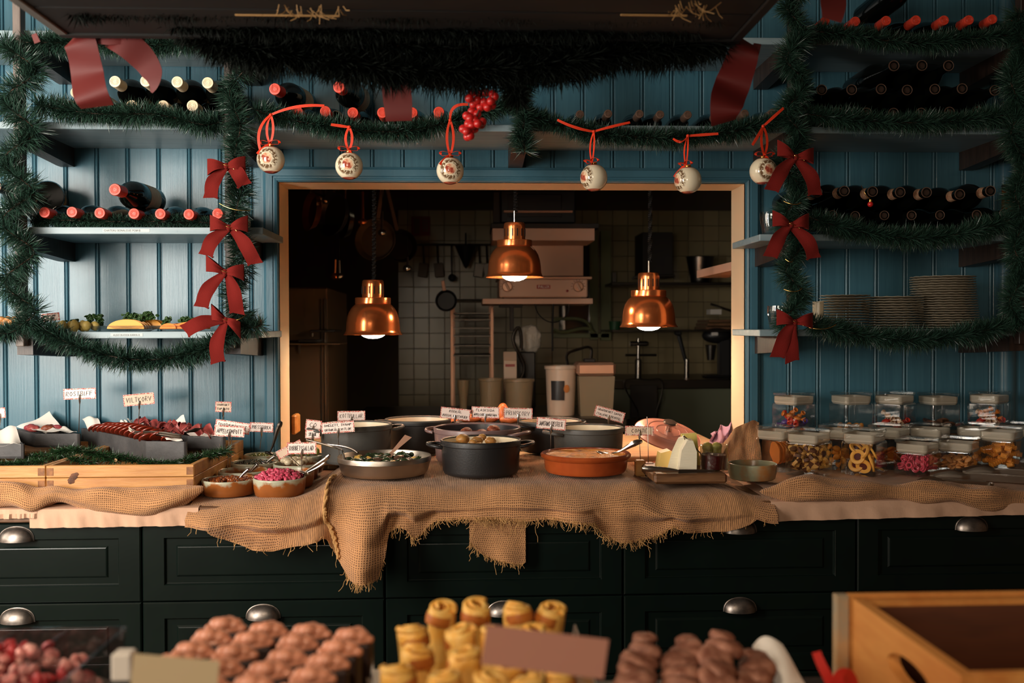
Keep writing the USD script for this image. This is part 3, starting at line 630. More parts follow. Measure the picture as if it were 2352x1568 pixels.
# tall oven on the left
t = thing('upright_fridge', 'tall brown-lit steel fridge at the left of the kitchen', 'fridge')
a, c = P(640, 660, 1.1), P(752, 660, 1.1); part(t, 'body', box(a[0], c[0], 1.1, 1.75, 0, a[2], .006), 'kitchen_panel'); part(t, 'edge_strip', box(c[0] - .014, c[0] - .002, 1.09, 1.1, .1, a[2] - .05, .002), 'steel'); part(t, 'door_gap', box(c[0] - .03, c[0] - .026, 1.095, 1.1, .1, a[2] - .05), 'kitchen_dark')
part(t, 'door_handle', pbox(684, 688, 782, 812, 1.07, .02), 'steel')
t = thing('wall_trays', 'stack of dark pans on the shelf in front of the fridge', 'pans')
for i, (u0, u1, v) in enumerate(((712, 770, 757), (684, 728, 780))): part(t, 'pan', pbox(u0, u1, v, v + 6, .95, .2), 'iron_black'); part(t, 'side_handle', pbox(u0 + 3, u0 + 6, v + 7, v + 16, .95, .02), 'steel')
part(t, 'shelf', pbox(640, 780, 788, 792, .93, .25), 'kitchen_panel')
obj('wooden_block', pbox(667, 681, 953, 998, .30, .08, .006), 'crate_wood', 'orange-brown wooden block behind the left jamb of the hatch', 'wooden block')
# right: steel shelf with a bowl, appliances on the counter
t = thing('kitchen_shelf', 'steel wall shelf at the right of the kitchen holding a bowl', 'shelf'); part(t, 'board', pbox(1405, 1690, 648, 655, KY - .35, .34), 'dark_steel')
zs = P(1500, 648, KY - .3)[2]; k = ppm(1608, 640, KY - .2); o = A([P(1608, 640, KY - .2)[0], KY - .2, zs])
t = thing('mixing_bowl', 'deep steel mixing bowl on the right-hand kitchen shelf', 'bowl', loc=o); part(t, 'body', lathe([(0, 0), (20 / k, 0), (23 / k, 6 / k), (32 / k, 58 / k), (34 / k, 60 / k), (31 / k, 58 / k), (21 / k, 6 / k), (0, 4 / k)], 32), 'steel')
t = thing('range_hood', 'dark extractor box above the right lamp cord', 'hood'); part(t, 'box', pbox(1476, 1545, 533, 632, KY - .3, .28), 'kitchen_dark'); part(t, 'lip', pbox(1470, 1550, 630, 636, KY - .32, .3), 'dark_steel')
obj('shelf_corner', mv(prism([(0, 0), (.12, .02), (.12, -.03), (0, -.03)], .66, 'y'), P(1645, 610, .5) - A([0, .348, 0])), 'peach_board', 'pale shelf end jutting in from the right of the hatch', 'shelf')
t = thing('recipe_books', 'stack of trays and folders on the right-hand lower shelf', 'trays')
for i, v in enumerate((734, 742, 750)): part(t, 'tray', pbox(1628 - 3 * i, 1690, v, v + 6, 2.6, .3), 'board_wood')
part(t, 'paper', pbox(1632, 1658, 710, 722, 2.6, .1), 'white_cloth'); part(t, 'rule', tube([P(1632, 698, 2.62), P(1682, 715, 2.62)], .008), 'steel')
t = thing('kitchen_shelf', 'thin lower steel shelf at the right of the kitchen', 'shelf'); part(t, 'board', pbox(1405, 1690, 757, 762, 2.55, .5), 'dark_steel')
t, zr = ktable('kitchen_counter', 'sage-fronted kitchen counter at the right with appliances on it', 1400, 1780, 873, 2.35, .7, .05)
def onr(u, Y=2.6): return A([P(u, 860, Y)[0], Y, zr])
k = ppm(1480, 860, 2.6)
t = thing('lever_press', 'steel lever press standing on the right-hand counter', 'press', loc=onr(1466)); part(t, 'cylinder', lathe([(0, 0), (8 / k, 0), (8 / k, 40 / k), (4 / k, 44 / k), (4 / k, 90 / k), (0, 92 / k)], 20), 'steel'); part(t, 'lever', tube([(-30 / k, 0, 52 / k), (42 / k, 0, 52 / k)], .008), 'dark_steel'); part(t, 'head', mv(lathe([(0, -22 / k), (6 / k, -22 / k), (6 / k, 16 / k), (4 / k, 20 / k), (0, 20 / k)], 16), (3 / k, 0, 78 / k), (0, 90, 0)), 'steel')
t = thing('immersion_blender', 'stick blender in a steel canister on the right-hand counter', 'blender', loc=onr(1577)); part(t, 'canister', lathe([(0, 0), (6 / k, 0), (6 / k, 42 / k), (5 / k, 42 / k), (5 / k, 4 / k), (0, 4 / k)], 18), 'steel'); part(t, 'stick', tube([(0, 0, 30 / k), (-18 / k, 0, 96 / k)], [.011, .014]), 'iron_black'); part(t, 'motor', cbox((-20 / k, 0, 102 / k), (.04, .04, .03), .008), 'iron_black')
t = thing('stand_mixer', 'black stand mixer with a steel bowl at the right of the kitchen', 'mixer', loc=onr(1650)); part(t, 'column', box(0, 26 / k, -.04, .04, 0, 90 / k, .01), 'iron_black'); part(t, 'head', mv(ball(1, 3, (0, 0, 0), (34 / k, .06, 18 / k)), (-4 / k, 0, 96 / k)), 'iron_black'); part(t, 'foot', box(-34 / k, 28 / k, -.06, .06, 0, 6 / k, .008), 'iron_black'); part(t, 'bowl', mv(lathe([(0, 0), (8 / k, 0), (13 / k, 34 / k), (14 / k, 35 / k), (12 / k, 34 / k), (0, 3 / k)], 24), (-18 / k, 0, 40 / k)), 'steel'); part(t, 'cap', cbox((-14 / k, -.05, 100 / k), (.04, .03, .02), .004), 'white_cloth')
t = thing('wire_chair', 'thin wire chair back in front of the right-hand counter', 'chair')
part(t, 'wire', tube(spline([P(1443, 965, 2.2), P(1440, 900, 2.2), P(1436, 874, 2.2), P(1448, 871, 2.2), P(1500, 871, 2.2), P(1518, 872, 2.2), P(1522, 885, 2.2), P(1512, 930, 2.2), P(1508, 965, 2.2)], 60), .0045), 'steel')
part(t, 'back_panel', pbox(1448, 1510, 884, 960, 2.21, .01), 'kitchen_dark')
for u in (1444, 1507):
    a = P(u, 962, 2.2); part(t, 'leg', tube([a, (a[0], a[1], 0)], .008), 'steel')
t = thing('table_tap', 'low mixer tap behind the storage box', 'tap'); part(t, 'arm', tube(spline([P(1303, 830, 2.0), P(1304, 812, 2.0), P(1325, 803, 2.0), P(1352, 797, 2.0), P(1356, 825, 2.0)], 30), .008), 'steel')
part(t, 'riser', tube([P(1303, 830, 2.0), (P(1303, 830, 2.0)[0], 2.0, zk)], .008), 'steel')
obj('kitchen_cup', mv(lathe([(0, 0), (.03, 0), (.035, .05), (0, .05)], 20), P(1412, 757, 2.6)), 'green_thing', 'small green cup on the lower right-hand shelf', 'cup')
# ================================================================== burlap and paper on the counter
def burlap_material(name, pitch, a, b):
    n = {'uv': ('texture_coordinate', {}), 'w': ('noise_texture', {'scale': 90., 'detail': 3.}), 'ws': ('vector_math', {'math_type': 'multiply_add', 'vector2': (pitch * .8, pitch * .8, 0)}),
         's': ('separate_xyz', {}), 'p': ('principled_bsdf', {'roughness': .95, 'sheen_weight': .15}), 'b': ('bump', {'strength': 1.0, 'distance': pitch * .3})}
    l = [('uv.UV', 'w.vector'), ('w.color', 'ws.vector1'), ('uv.UV', 'ws.vector3'), ('ws.vector', 's.vector')]
    for k in 'xy':
        n['m' + k] = ('math', {'math_type': 'multiply', 'value2': PI / pitch}); n['n' + k] = ('math', {'math_type': 'sine'}); n['a' + k] = ('math', {'math_type': 'absolute'})
        l += [('s.' + k, f'm{k}.value1'), (f'm{k}.value', f'n{k}.value1'), (f'n{k}.value', f'a{k}.value1')]
    n['mx2'] = ('math', {'math_type': 'maximum'}); n['r'] = ('rgb_ramp', {'ramp': [(0, tuple(x * .6 for x in b)), (.42, b), (.9, a)]})
    n['al'] = ('map_range', {'from_min': .16, 'from_max': .30, 'to_min': 0., 'to_max': 1., 'clamp': True})
    n['v'] = ('noise_texture', {'scale': 9., 'detail': 4.}); n['hv'] = ('hsv', {}); n['mv'] = ('map_range', {'from_min': .3, 'from_max': .7, 'to_min': .75, 'to_max': 1.2})
    l += [('ax.value', 'mx2.value1'), ('ay.value', 'mx2.value2'), ('mx2.value', 'r.fac'), ('mx2.value', 'al.value'), ('al.result', 'p.alpha'), ('mx2.value', 'b.height'), ('b.normal', 'p.normal'),
          ('uv.UV', 'v.vector'), ('v.fac', 'mv.value'), ('mv.result', 'hv.value'), ('r.color', 'hv.color'), ('hv.color', 'p.base_color')]
    MAT[name] = usdkit.material(stage, '/World/Looks/' + name, n, l, 'p.BSDF')
burlap_material('burlap', .0047, lin(186, 134, 88), lin(112, 74, 44))
mat('jute_thread', lin(206, 156, 96), 0.9, island=.25)
mat('paper_cover', lin(200, 160, 132), 0.8, bump=0.0004, bscale=160., col2=lin(190, 150, 122), scale=7)
def uv_sheet(g, uv, name, label, cat_, mt, parent=None, thick=0, **k):
    v, f = sheet(g)
    if parent: return part(parent, name, (v, f), mt, True, np.asarray(uv, float).reshape(-1, 2), **k)
    return obj(name, (v, f), mt, label, cat_, smooth=True, uv=np.asarray(uv, float).reshape(-1, 2), **k)
def paper(u0, u1, vb0, vb1, label, dy=0.0, seed=0):
    """paper lying on the worktop and hanging over its front edge"""
    n, g = 40, []
    for i in range(n + 1):
        u = u0 + (u1 - u0) * i / n; vb = vb0 + (vb1 - vb0) * i / n; x = P(u, 1180, -.652)[0]; zb = P(u, vb, -.652)[2]
        w = .0022 * math.sin(i * .9 + seed) + .0015 * math.sin(i * 2.3 + seed * 2)
        g.append([(x, -.12, ZC + .001 + dy), (x, -.40, ZC + .001 + dy), (x, -.640, ZC + .001 + dy), (x, -.6475 - dy, ZC - .002 + dy), (x, -.650 - dy + w * .4, ZC - .012), (x, -.651 - dy + w, (ZC + zb) / 2), (x, -.652 - dy + w * 1.6, zb)])
    return obj('paper_cover', sheet(A(g), .0006), 'paper_cover', label, 'paper', 'beige paper covers hanging over the counter edge')
paper(66, 455, 1213, 1207, 'beige paper hanging over the counter edge below the wooden crates', 0, 1)
paper(-80, 84, 1194, 1189, 'short beige paper corner overlapping at the far left counter edge', .0012, 2)
paper(1772, 2420, 1197, 1180, 'beige paper hanging over the counter edge below the cookie jars', 0, 4)

def edge(pts, u): return np.interp(u, [p[0] for p in pts], [p[1] for p in pts])
BOT = [(428, 1158), (445, 1172), (470, 1196), (500, 1218), (540, 1237), (590, 1253), (640, 1257), (690, 1246), (725, 1236), (742, 1234), (770, 1255), (800, 1290), (820, 1304), (850, 1309), (872, 1306), (886, 1262), (892, 1216), (915, 1206), (935, 1210), (955, 1232), (975, 1222), (1000, 1196), (1060, 1190), (1140, 1192), (1200, 1196), (1260, 1190), (1320, 1192), (1362, 1200), (1378, 1225), (1410, 1238), (1450, 1240), (1490, 1234), (1520, 1222), (1540, 1208), (1570, 1219), (1620, 1222), (1670, 1218), (1715, 1206), (1745, 1190), (1768, 1172), (1782, 1150)]
def sstep(x, a, b):
    t = np.clip((x - a) / (b - a), 0, 1); return t * t * (3 - 2 * t)
def topz(u):
    return ZC + .008 + (ZP - ZC - .004) * sstep(u, 655, 760) - .024 * sstep(u, 1462, 1530) - .020 * sstep(u, 1690, 1772)
bl = thing('burlap_cloth', 'tan burlap cloth draped over the middle of the counter with a frayed front edge', 'burlap')
g, uvs = [], []
for u in np.linspace(428, 1782, 300):
    x = P(u, 1150, -.66)[0]; z0 = topz(u); zb = P(u, edge(BOT, u), -.665)[2]; row = []
    yb = -.40 if u < 640 else -.40 + .38 * sstep(u, 640, 780) - .30 * sstep(u, 1620, 1740)
    for t in np.linspace(0, 1, 18): row.append((x, yb + (-.592 - yb) * t, z0))
    for a in np.linspace(.2, 1, 6): row.append((x, -.592 - .071 * math.sin(a * PI / 2), z0 - .05 * (1 - math.cos(a * PI / 2))))
    zz = z0 - .05
    for t in np.linspace(.04, 1, 26): row.append((x, -.663 - .004 * t, zz + (min(zb, zz - .004) - zz) * t))
    row = A(row); s = np.concatenate([[0], np.cumsum(np.linalg.norm(np.diff(row, axis=0), axis=1))]); hang = np.clip((z0 - .01 - row[:, 2]) / .12, 0, 1.3)
    fold = .55 * math.sin(u / 34 + .6 * math.sin(u / 90)) + .45 * math.sin(u / 19 + 1.3) + .6 * math.sin(u / 71 + 2)
    amp = .015 + .040 * math.exp(-((u - 800) / 100) ** 2) + .024 * math.exp(-((u - 560) / 100) ** 2) + .016 * math.exp(-((u - 1430) / 170) ** 2)
    tt = np.clip((z0 - .035 - row[:, 2]) / max(z0 - .035 - zb, .02), 0, 1)
    Bu = .016 + .020 * math.exp(-((u - 590) / 110) ** 2) + .034 * math.exp(-((u - 830) / 80) ** 2) + .010 * math.exp(-((u - 1500) / 160) ** 2)
    Fu = .042 * math.exp(-((u - 590) / 105) ** 2) + .010 * math.exp(-((u - 1130) / 200) ** 2) + .014 * math.exp(-((u - 1450) / 130) ** 2)
    row[:, 1] -= Bu * np.sin(np.clip(tt / .55, 0, 1) * PI) ** 1.2 * (.8 + .4 * math.sin(u / 47)) + Fu * sstep(tt, .5, 1.) ** 1.3 + hang * amp * (math.log1p(math.exp(2.6 * (fold + .25))) * .75 + .1); sw = .007 * np.exp(-((s - s[20]) / .05) ** 2) * (1 + math.sin(u / 46 + 1)) + (meshkit.fbm(np.stack([row[:, 0] * 16, s * 16, s * 0], 1), 3, 3) - .35) * .008 * np.clip(1 - hang, .2, 1)
    row[:, 2] += sw * (hang < .9); row[:, 0] += hang * .006 * math.sin(u / 27) + hang * .03 * (740 - u) / 300 * math.exp(-((u - 740) / 80) ** 2)
    row[:, 2] += .010 * np.exp(-((u - 752) / 12) ** 2) * np.clip(s / .3, 0, 1)   # the gathered ridge
    g.append(row); uvs.append(np.stack([np.full(len(row), x) + .02 * row[:, 2], s], 1))
part(bl, 'cloth', sheet(A(g)), 'burlap', True, np.concatenate(uvs))
edge_pts = A(g)[:, -1, :]
g2, uv2 = [], []
for i, u in enumerate(np.linspace(1078, 1207, 40)):
    x = P(u, 1230, -.657)[0]; zb = P(u, edge([(1078, 1245), (1100, 1268), (1130, 1282), (1170, 1292), (1200, 1296), (1207, 1290)], u), -.657)[2]; z0 = ZC - .03
    row = A([(x, -.661 - .004 * t * (1 + math.sin(u / 13)), z0 + (zb - z0) * t) for t in np.linspace(0, 1, 24)]); g2.append(row); uv2.append(np.stack([row[:, 0] + .3 * row[:, 2], row[:, 2]], 1))
part(bl, 'under_layer', sheet(A(g2)), 'burlap', True, np.concatenate(uv2))
under_edge = A(g2)[:, -1, :]
rt = []
def threads(pts, n, l0, l1, dens=lambda i: 1.0):
    for k in range(n):
        i = rng.uniform(0, len(pts) - 1.001); a = pts[int(i)] * (1 - i % 1) + pts[int(i) + 1] * (i % 1)
        if rng.random() > dens(a): continue
        L = rng.uniform(l0, l1) * (2.2 if rng.random() < .07 else 1); dx, dy = rng.normal(0, .35), -abs(rng.normal(0, .2)); p = [a + A([0, .001, .006])]; d = A([dx * .3, dy, -1.0])
        for q in range(5):
            d = d + A([rng.normal(0, .35), rng.normal(0, .2), rng.normal(-.1, .3)]); d /= np.linalg.norm(d); p.append(p[-1] + d * L / 5)
        rt.append(tube(p, rng.uniform(.0005, .0008), 3, False))
XU = lambda u: P(u, 1200, -.66)[0]
threads(edge_pts, 900, .008, .030, lambda a: 1.0 if XU(800) < a[0] < XU(890) or XU(900) < a[0] < XU(1560) else .12)
threads(under_edge, 120, .006, .022)
part(bl, 'frayed_threads', cat(rt), 'jute_thread', 60, kind='stuff')
G_ = A(g); us_ = np.linspace(428, 1782, 300); sp = []
for q in np.linspace(0, 1, 60):      # the seam follows the cloth from the platform's edge down to the tail
    j = int(round(14 + q * 33)); i = int(np.argmin(np.abs(us_ - (750 + 45 * max(q - .62, 0) / .38)))); c_ = G_[i, j]; nn = np.cross(G_[i + 1, j] - G_[i - 1, j], G_[i, j + 1] - G_[i, j - 1]); nn /= np.linalg.norm(nn); nn *= -1 if nn[1] - nn[2] > 0 else 1; sp.append(c_ + nn * .0035)
sp = A(sp)
sr = []
for ph in (0, PI):
    a = np.linspace(0, 60, 60); off = np.stack([np.cos(a * .9 + ph), np.zeros(60), np.sin(a * .9 + ph)], 1) * .0028
    sr.append(tube(sp + off, .0036, 6))
part(bl, 'seam', cat(sr), 'jute_thread', 60, label='thick stitched seam of the burlap')
def roll(label, pts, r, Y, seed, flat=1.0):
    """a loosely rolled strip of burlap lying on the counter's front edge"""
    c = spline([P(u, v, Y) for u, v in pts], 160); v, uv, n = [], [], 30
    L = np.concatenate([[0], np.cumsum(np.linalg.norm(np.diff(c, axis=0), axis=1))])
    for i in range(160):
        rr = r * min(1, (i / 14) ** .5 + .03, ((159 - i) / 14) ** .5 + .03) * (1 + .22 * math.sin(L[i] * 17 + seed) + .13 * math.sin(L[i] * 39 + seed * 2)); tw = .5 * math.sin(L[i] * 9 + seed)
        for k in range(n + 1):
            a = 2 * PI * k / n + tw; q = rr * (1 + .12 * math.sin(3 * a + L[i] * 22) + .06 * math.sin(5 * a - L[i] * 31))
            v.append(c[i] + A([0, q * math.cos(a) * flat, q * math.sin(a)])); uv.append((L[i], a * r))
    v = A(v).reshape(160, n + 1, 3); return obj('burlap_roll', sheet(v), 'burlap', label, 'burlap', smooth=True, uv=A(uv))
roll('bunched strip of burlap along the counter edge in front of the wooden crates', [(-60, 1128), (0, 1133), (55, 1140), (82, 1150), (120, 1138), (180, 1143), (250, 1146), (320, 1153), (390, 1147), (440, 1131), (470, 1120)], .0285, -.632, 1)
roll('bunched strip of burlap along the counter edge in front of the cookie jars', [(1745, 1128), (1800, 1126), (1860, 1122), (1920, 1128), (1990, 1127), (2080, 1130), (2150, 1132), (2195, 1136), (2210, 1140), (2250, 1143), (2330, 1144), (2420, 1146)], .0275, -.632, 5)
g, uvs = [], []
for x in np.linspace(P(1700, 1050, -.3)[0], 1.95, 60):
    row = A([(x, y, ZC + .006 + .010 * float(meshkit.fbm(A([x * 9, y * 9, 0]), 3, 9))) for y in np.linspace(-.03, -.61, 30)]); g.append(row); uvs.append(row[:, :2])
obj('burlap_runner', sheet(A(g)), 'burlap', 'flat burlap runner under the glass cookie jars', 'burlap', smooth=True, uv=np.concatenate(uvs))
g, uvs = [], []
for i, u in enumerate(np.linspace(1628, 1742, 34)):
    tv = edge([(1628, 1030), (1655, 1012), (1680, 985), (1705, 967), (1730, 966), (1742, 968)], u); a, b = P(u, tv, -.06), P(u, 1062, -.16); b[2] = topz(1650) + .002; row = []
    for t in np.linspace(0, 1, 20): row.append(a + (b - a) * t + A([0, -.02 * math.sin(t * 4 + i * .12) - .030 * float(meshkit.fbm(A([i * .16, t * 2.2, 0]), 3, 8)), .004 * math.sin(i * .5 + t * 6)]))
    g.append(row); uvs.append(np.stack([np.full(20, i * .005), np.linspace(0, .16, 20)], 1))
obj('burlap_wrap', sheet(A(g)), 'burlap', 'orange-lit burlap bunched up beside the right jamb of the hatch', 'burlap', smooth=True, uv=np.concatenate(uvs))

# ================================================================== pots and pans
ZB = ZP + .011
def inner(prof, th, floor=.006):
    """close a vessel's outer profile with an inside th thinner"""
    r, z = prof[-1]; ins = [(max(a - th, 0), max(b, floor)) for a, b in prof[::-1] if a > th * 1.5]
    return prof + [(r - th * .3, z + th * .25), (r - th * .8, z + th * .1)] + ins + [(0, floor)]
def pot(label, cat_, u, vr, Y, wpx, outer, inside, zbase=None, handles=0, rim=None, name='cooking_pot', taper=.95, hz=0.0, hlong=.030, flare=0.0, th=.005, htype='loop', group=None):
    k = ppm(u, vr, Y); o = P(u, vr, Y); zb = ZB if zbase is None else zbase; h = o[2] - zb; r = wpx / 2 / k; o = A([o[0], Y, zb])
    t = thing(name, label, cat_, group, loc=o, rot=(0, 0, hz))
    pr = [(0, 0), (r * taper - .014, 0), (r * taper - .005, .003), (r * taper, .012), (r - .002, h - .014), (r, h - .012), (r, h - .003), (r - .001, h)]
    if flare: pr = [(0, 0), (r * taper - .016, 0), (r * taper, .010), (r * (taper + 1) / 2 + .004, h * .5), (r, h - .002), (r + .001, h)]
    part(t, 'body', lathe(pr, 64), outer, 40)
    ins = [(r - .001, h), (r - th * .4, h + .0012), (r - th, h - .001), (r * taper - th, .014), (r * taper - th - .01, .007), (0, .006)]
    part(t, 'lining', lathe(ins, 64), inside, 40)
    if rim: part(t, 'rim', lathe([(r + .0006, h - .003), (r + .0006, h + .0004), (r - th * .4, h + .0022), (r - th - .0006, h), (r - th - .0004, h - .003)], 64), rim, 60)
    for s in ((0, 180) if handles == 2 else (0,) if handles == 1 else ()):
        if htype == 'loop':
            w = r * .36; p = [(r - .004, -w, h - .016), (r + hlong * .6, -w * .95, h - .012), (r + hlong, -w * .55, h - .010), (r + hlong, w * .55, h - .010), (r + hlong * .6, w * .95, h - .012), (r - .004, w, h - .016)]
            part(t, 'handle', mv(tube(spline(p, 26), .0052, 8), (0, 0, 0), (0, 0, s)), outer, 60)
        else:
            part(t, 'handle', mv(tube(spline([(r - .004, 0, h - .012), (r + .05, 0, h - .004), (r + .16, 0, h + .02)], 20), [.006] * 20, 8), (0, 0, 0), (0, 0, s)), outer, 60)
    return t, o, r, h
POT = {}
POT['potato'] = pot('black cast-iron pot full of boiled potatoes in the middle of the burlap', 'pot', 1104, 1009, -.45, 184, 'iron_black', 'enamel_cream', handles=2, hz=3, rim='iron_black')
POT['mauve'] = pot('mauve enamelled pot with browned meat behind the potato pot', 'pot', 1096, 981, -.20, 200, 'enamel_mauve', 'enamel_dark', handles=2, hz=-28, rim='enamel_mauve')
POT['greyL'] = pot('grey cast-iron pot with cream lining behind the kale pan', 'pot', 818, 974, -.20, 164, 'iron_grey', 'enamel_cream', handles=2, hz=15, rim='iron_grey')
POT['blackL'] = pot('black pot with cream lining at the back, left of the mauve pot', 'pot', 960, 962, .04, 152, 'iron_black', 'enamel_cream', handles=2, hz=-12, rim='iron_grey')
POT['blackR'] = pot('black pot with cream lining at the back, right of the mauve pot', 'pot', 1262, 965, .02, 146, 'iron_black', 'enamel_cream', handles=2, hz=35, rim='iron_grey')
POT['greyR'] = pot('grey cast-iron pot with cream lining behind the terracotta dish', 'pot', 1351, 981, -.20, 162, 'iron_grey', 'enamel_cream', handles=2, hz=18, rim='iron_grey')
POT['steel'] = pot('low brushed steel pan of kale and mushroom omelette', 'pan', 883, 1046, -.44, 214, 'brushed_steel', 'brushed_steel', name='saute_pan', taper=.93, th=.0025)
POT['terra'] = pot('round glazed terracotta dish with a browned gratin', 'dish', 1345, 1040, -.44, 196, 'terracotta', 'terracotta', name='gratin_dish', taper=.955, th=.008)
t, o, r, h = POT['terra']
part(t, 'lip', lathe([(r - .001, h - .014), (r + .006, h - .008), (r + .007, h - .002), (r + .003, h + .002), (r - .006, h + .001), (r - .008, h - .006)], 64), 'terracotta', 50)
mat('gratin', lin(232, 146, 48), 0.45, col2=lin(120, 58, 18), scale=26, bump=.003, bscale=60., ramp=(.5, .72), specular_ior_level=.6)
def surface(r, z, amp, sc, seed, rings=18, n=60):
    g = []
    for i in range(rings + 1):
        for k in range(n):
            a = 2 * PI * k / n; x, y = r * i / rings * math.cos(a), r * i / rings * math.sin(a); g.append((x, y, z + amp * (float(meshkit.fbm(A([x * sc, y * sc, 1.7]), 4, seed)) - .5) * (1 if i < rings else .2)))
    v = A(g); f = []
    for i in range(rings):
        for k in range(n): a, b = i * n + k, i * n + (k + 1) % n; f += [(a, b + n, b), (a, a + n, b + n)]
    return v, A(f)
part(t, 'gratin_crust', surface(r - .0085, h - .0015, .014, 40, 3), 'gratin', True, label='golden crust with brown patches')
sp_ = thing('serving_spoon', 'steel serving spoon stuck in the gratin', 'spoon')
part(sp_, 'handle', tube(spline([P(1405, 1042, -.44), P(1435, 1030, -.45), P(1462, 1016, -.46), P(1475, 1013, -.46)], 24), [.0035] * 6 + list(np.linspace(.0035, .0085, 12)) + [.0085, .008, .0075, .007, .006, .004], 8), 'steel')
part(sp_, 'bowl', mv(ball(1, 2, (0, 0, 0), (.028, .02, .006)), P(1392, 1043, -.43), (0, 15, 0)), 'steel')
# potatoes
mat('potato', lin(178, 132, 70), 0.45, col2=lin(148, 102, 50), scale=30, bump=.0008, bscale=50.)
t, o, r, h = POT['potato']
for i, (u, v, w, hh, y) in enumerate(((1063, 1008, 33, 21, -.45), (1087, 1017, 20, 16, -.47), (1096, 1012, 28, 19, -.44), (1108, 1004, 20, 15, -.40), (1127, 1012, 27, 17, -.45), (1100, 1022, 22, 12, -.48), (1045, 1020, 24, 12, -.46), (1148, 1021, 20, 9, -.43))):
    k = ppm(u, v, y); m = lump(ball(1, 3, (0, 0, 0), (w / 2 / k, w / 2 / k * .9, hh / 2 / k * 1.1)), .002, 60, i)
    obj('boiled_potato', mv(m, P(u, v, y)), 'potato', f'boiled new potato in the black pot, {["big left one", "small one below the big left one", "middle one", "rear middle one", "right-hand one", "front middle one", "leftmost low one", "rightmost low one"][i]}', 'potato', 'potatoes in the black pot')
t, o, r, h = POT['potato']
mat('roast_meat', lin(150, 74, 40), 0.5, col2=lin(96, 42, 24), scale=40, bump=.002, bscale=50.)
for i, (u, v, w, hh) in enumerate(((1072, 990, 30, 16), (1108, 991, 26, 12), (1134, 985, 30, 20), (1090, 996, 24, 10))):
    k = ppm(u, v, -.2); obj('meat_piece', mv(lump(ball(1, 3, (0, 0, 0), (w / 2 / k, .02, hh / 2 / k)), .006, 40, i + 3), P(u, v, -.22 + .02 * i)), 'roast_meat', f'browned meat piece in the mauve pot, {["left", "middle", "tall right", "front"][i]} one', 'meat', 'meat in the mauve pot')
t, o, r, h = POT['mauve']; part(t, 'gravy', lathe([(0, h - .022), (r - .006, h - .022)], 40), 'roast_meat')
for kk, dz in (('greyL', .03), ('blackL', .03), ('blackR', .03), ('greyR', .03)):
    t, o, r, h = POT[kk]; part(t, 'stew', lathe([(0, h - dz - .02), (r - .008, h - dz - .02)], 40), 'roast_meat')
# kale, egg and mushrooms
mat('kale', lin(40, 66, 26), 0.4, island=.5, specular_ior_level=.7)
mat('egg_piece', lin(232, 186, 92), 0.45, island=.15, bump=.001, bscale=60.)
mat('mushroom', lin(84, 58, 44), 0.4, island=.3)
t, o, r, h = POT['steel']
ks, es, ms = [], [], []
for i in range(70):
    a, q = rng.uniform(0, 2 * PI), (r - .03) * math.sqrt(rng.random()); c = A([q * math.cos(a), q * math.sin(a), h - .012 + rng.uniform(-.004, .010) * (1 - q / r)])
    m = ball(1, 2, (0, 0, 0), (rng.uniform(.008, .016), rng.uniform(.006, .012), rng.uniform(.003, .006))); m = lump(m, .5, 1.0, i); m = (m[0] * 1.0, m[1])
    m = mv(lump(ball(1, 2), .45, 1.6, i), c, tuple(rng.uniform(-50, 50, 3)), A([rng.uniform(.009, .018), rng.uniform(.007, .013), rng.uniform(.004, .007)])) if False else mv((lump(ball(1, 2), .5, 1.7, i)[0] * A([rng.uniform(.010, .018), rng.uniform(.008, .013), rng.uniform(.004, .008)]), ball(1, 2)[1]), c, tuple(rng.uniform(-40, 40, 3)))
    (es if i % 7 == 0 else ms if i % 9 == 1 else ks).append(m)
part(t, 'kale', cat(ks), 'kale', 60, label='dark green wilted kale', kind='stuff'); part(t, 'omelette', cat(es), 'egg_piece', 60, label='pale yellow omelette pieces', kind='stuff'); part(t, 'mushrooms', cat(ms), 'mushroom', 60, kind='stuff')
t = thing('spatula', 'copper-lit spatula leaning in the kale pan', 'spatula')
part(t, 'handle', hull([P(u, v, y) for u, v, y in ((897, 1038, -.42), (903, 1040, -.42), (897, 1038, -.416), (903, 1040, -.416), (930, 998, -.40), (946, 1004, -.40), (930, 998, -.396), (946, 1004, -.396))]), 'steel_warm_lit')
part(t, 'blade', hull([P(u, v, y) for u, v, y in ((885, 1052, -.43), (897, 1056, -.43), (897, 1037, -.42), (904, 1041, -.42), (886, 1052, -.427), (904, 1041, -.417))]), 'steel_warm_lit')
t = thing('kale_tongs', 'steel tongs with a bent handle resting on the rim of the kale pan', 'tongs')
part(t, 'arm', tube(spline([P(704, 1010, -.36), P(740, 1019, -.38), P(778, 1030, -.42), P(788, 1040, -.47), P(791, 1056, -.485)], 30), .0032, 8), 'steel'); part(t, 'arm', tube(spline([P(706, 1011, -.34), P(745, 1020, -.36), P(800, 1028, -.38), P(822, 1040, -.40)], 30), .003, 8), 'steel')
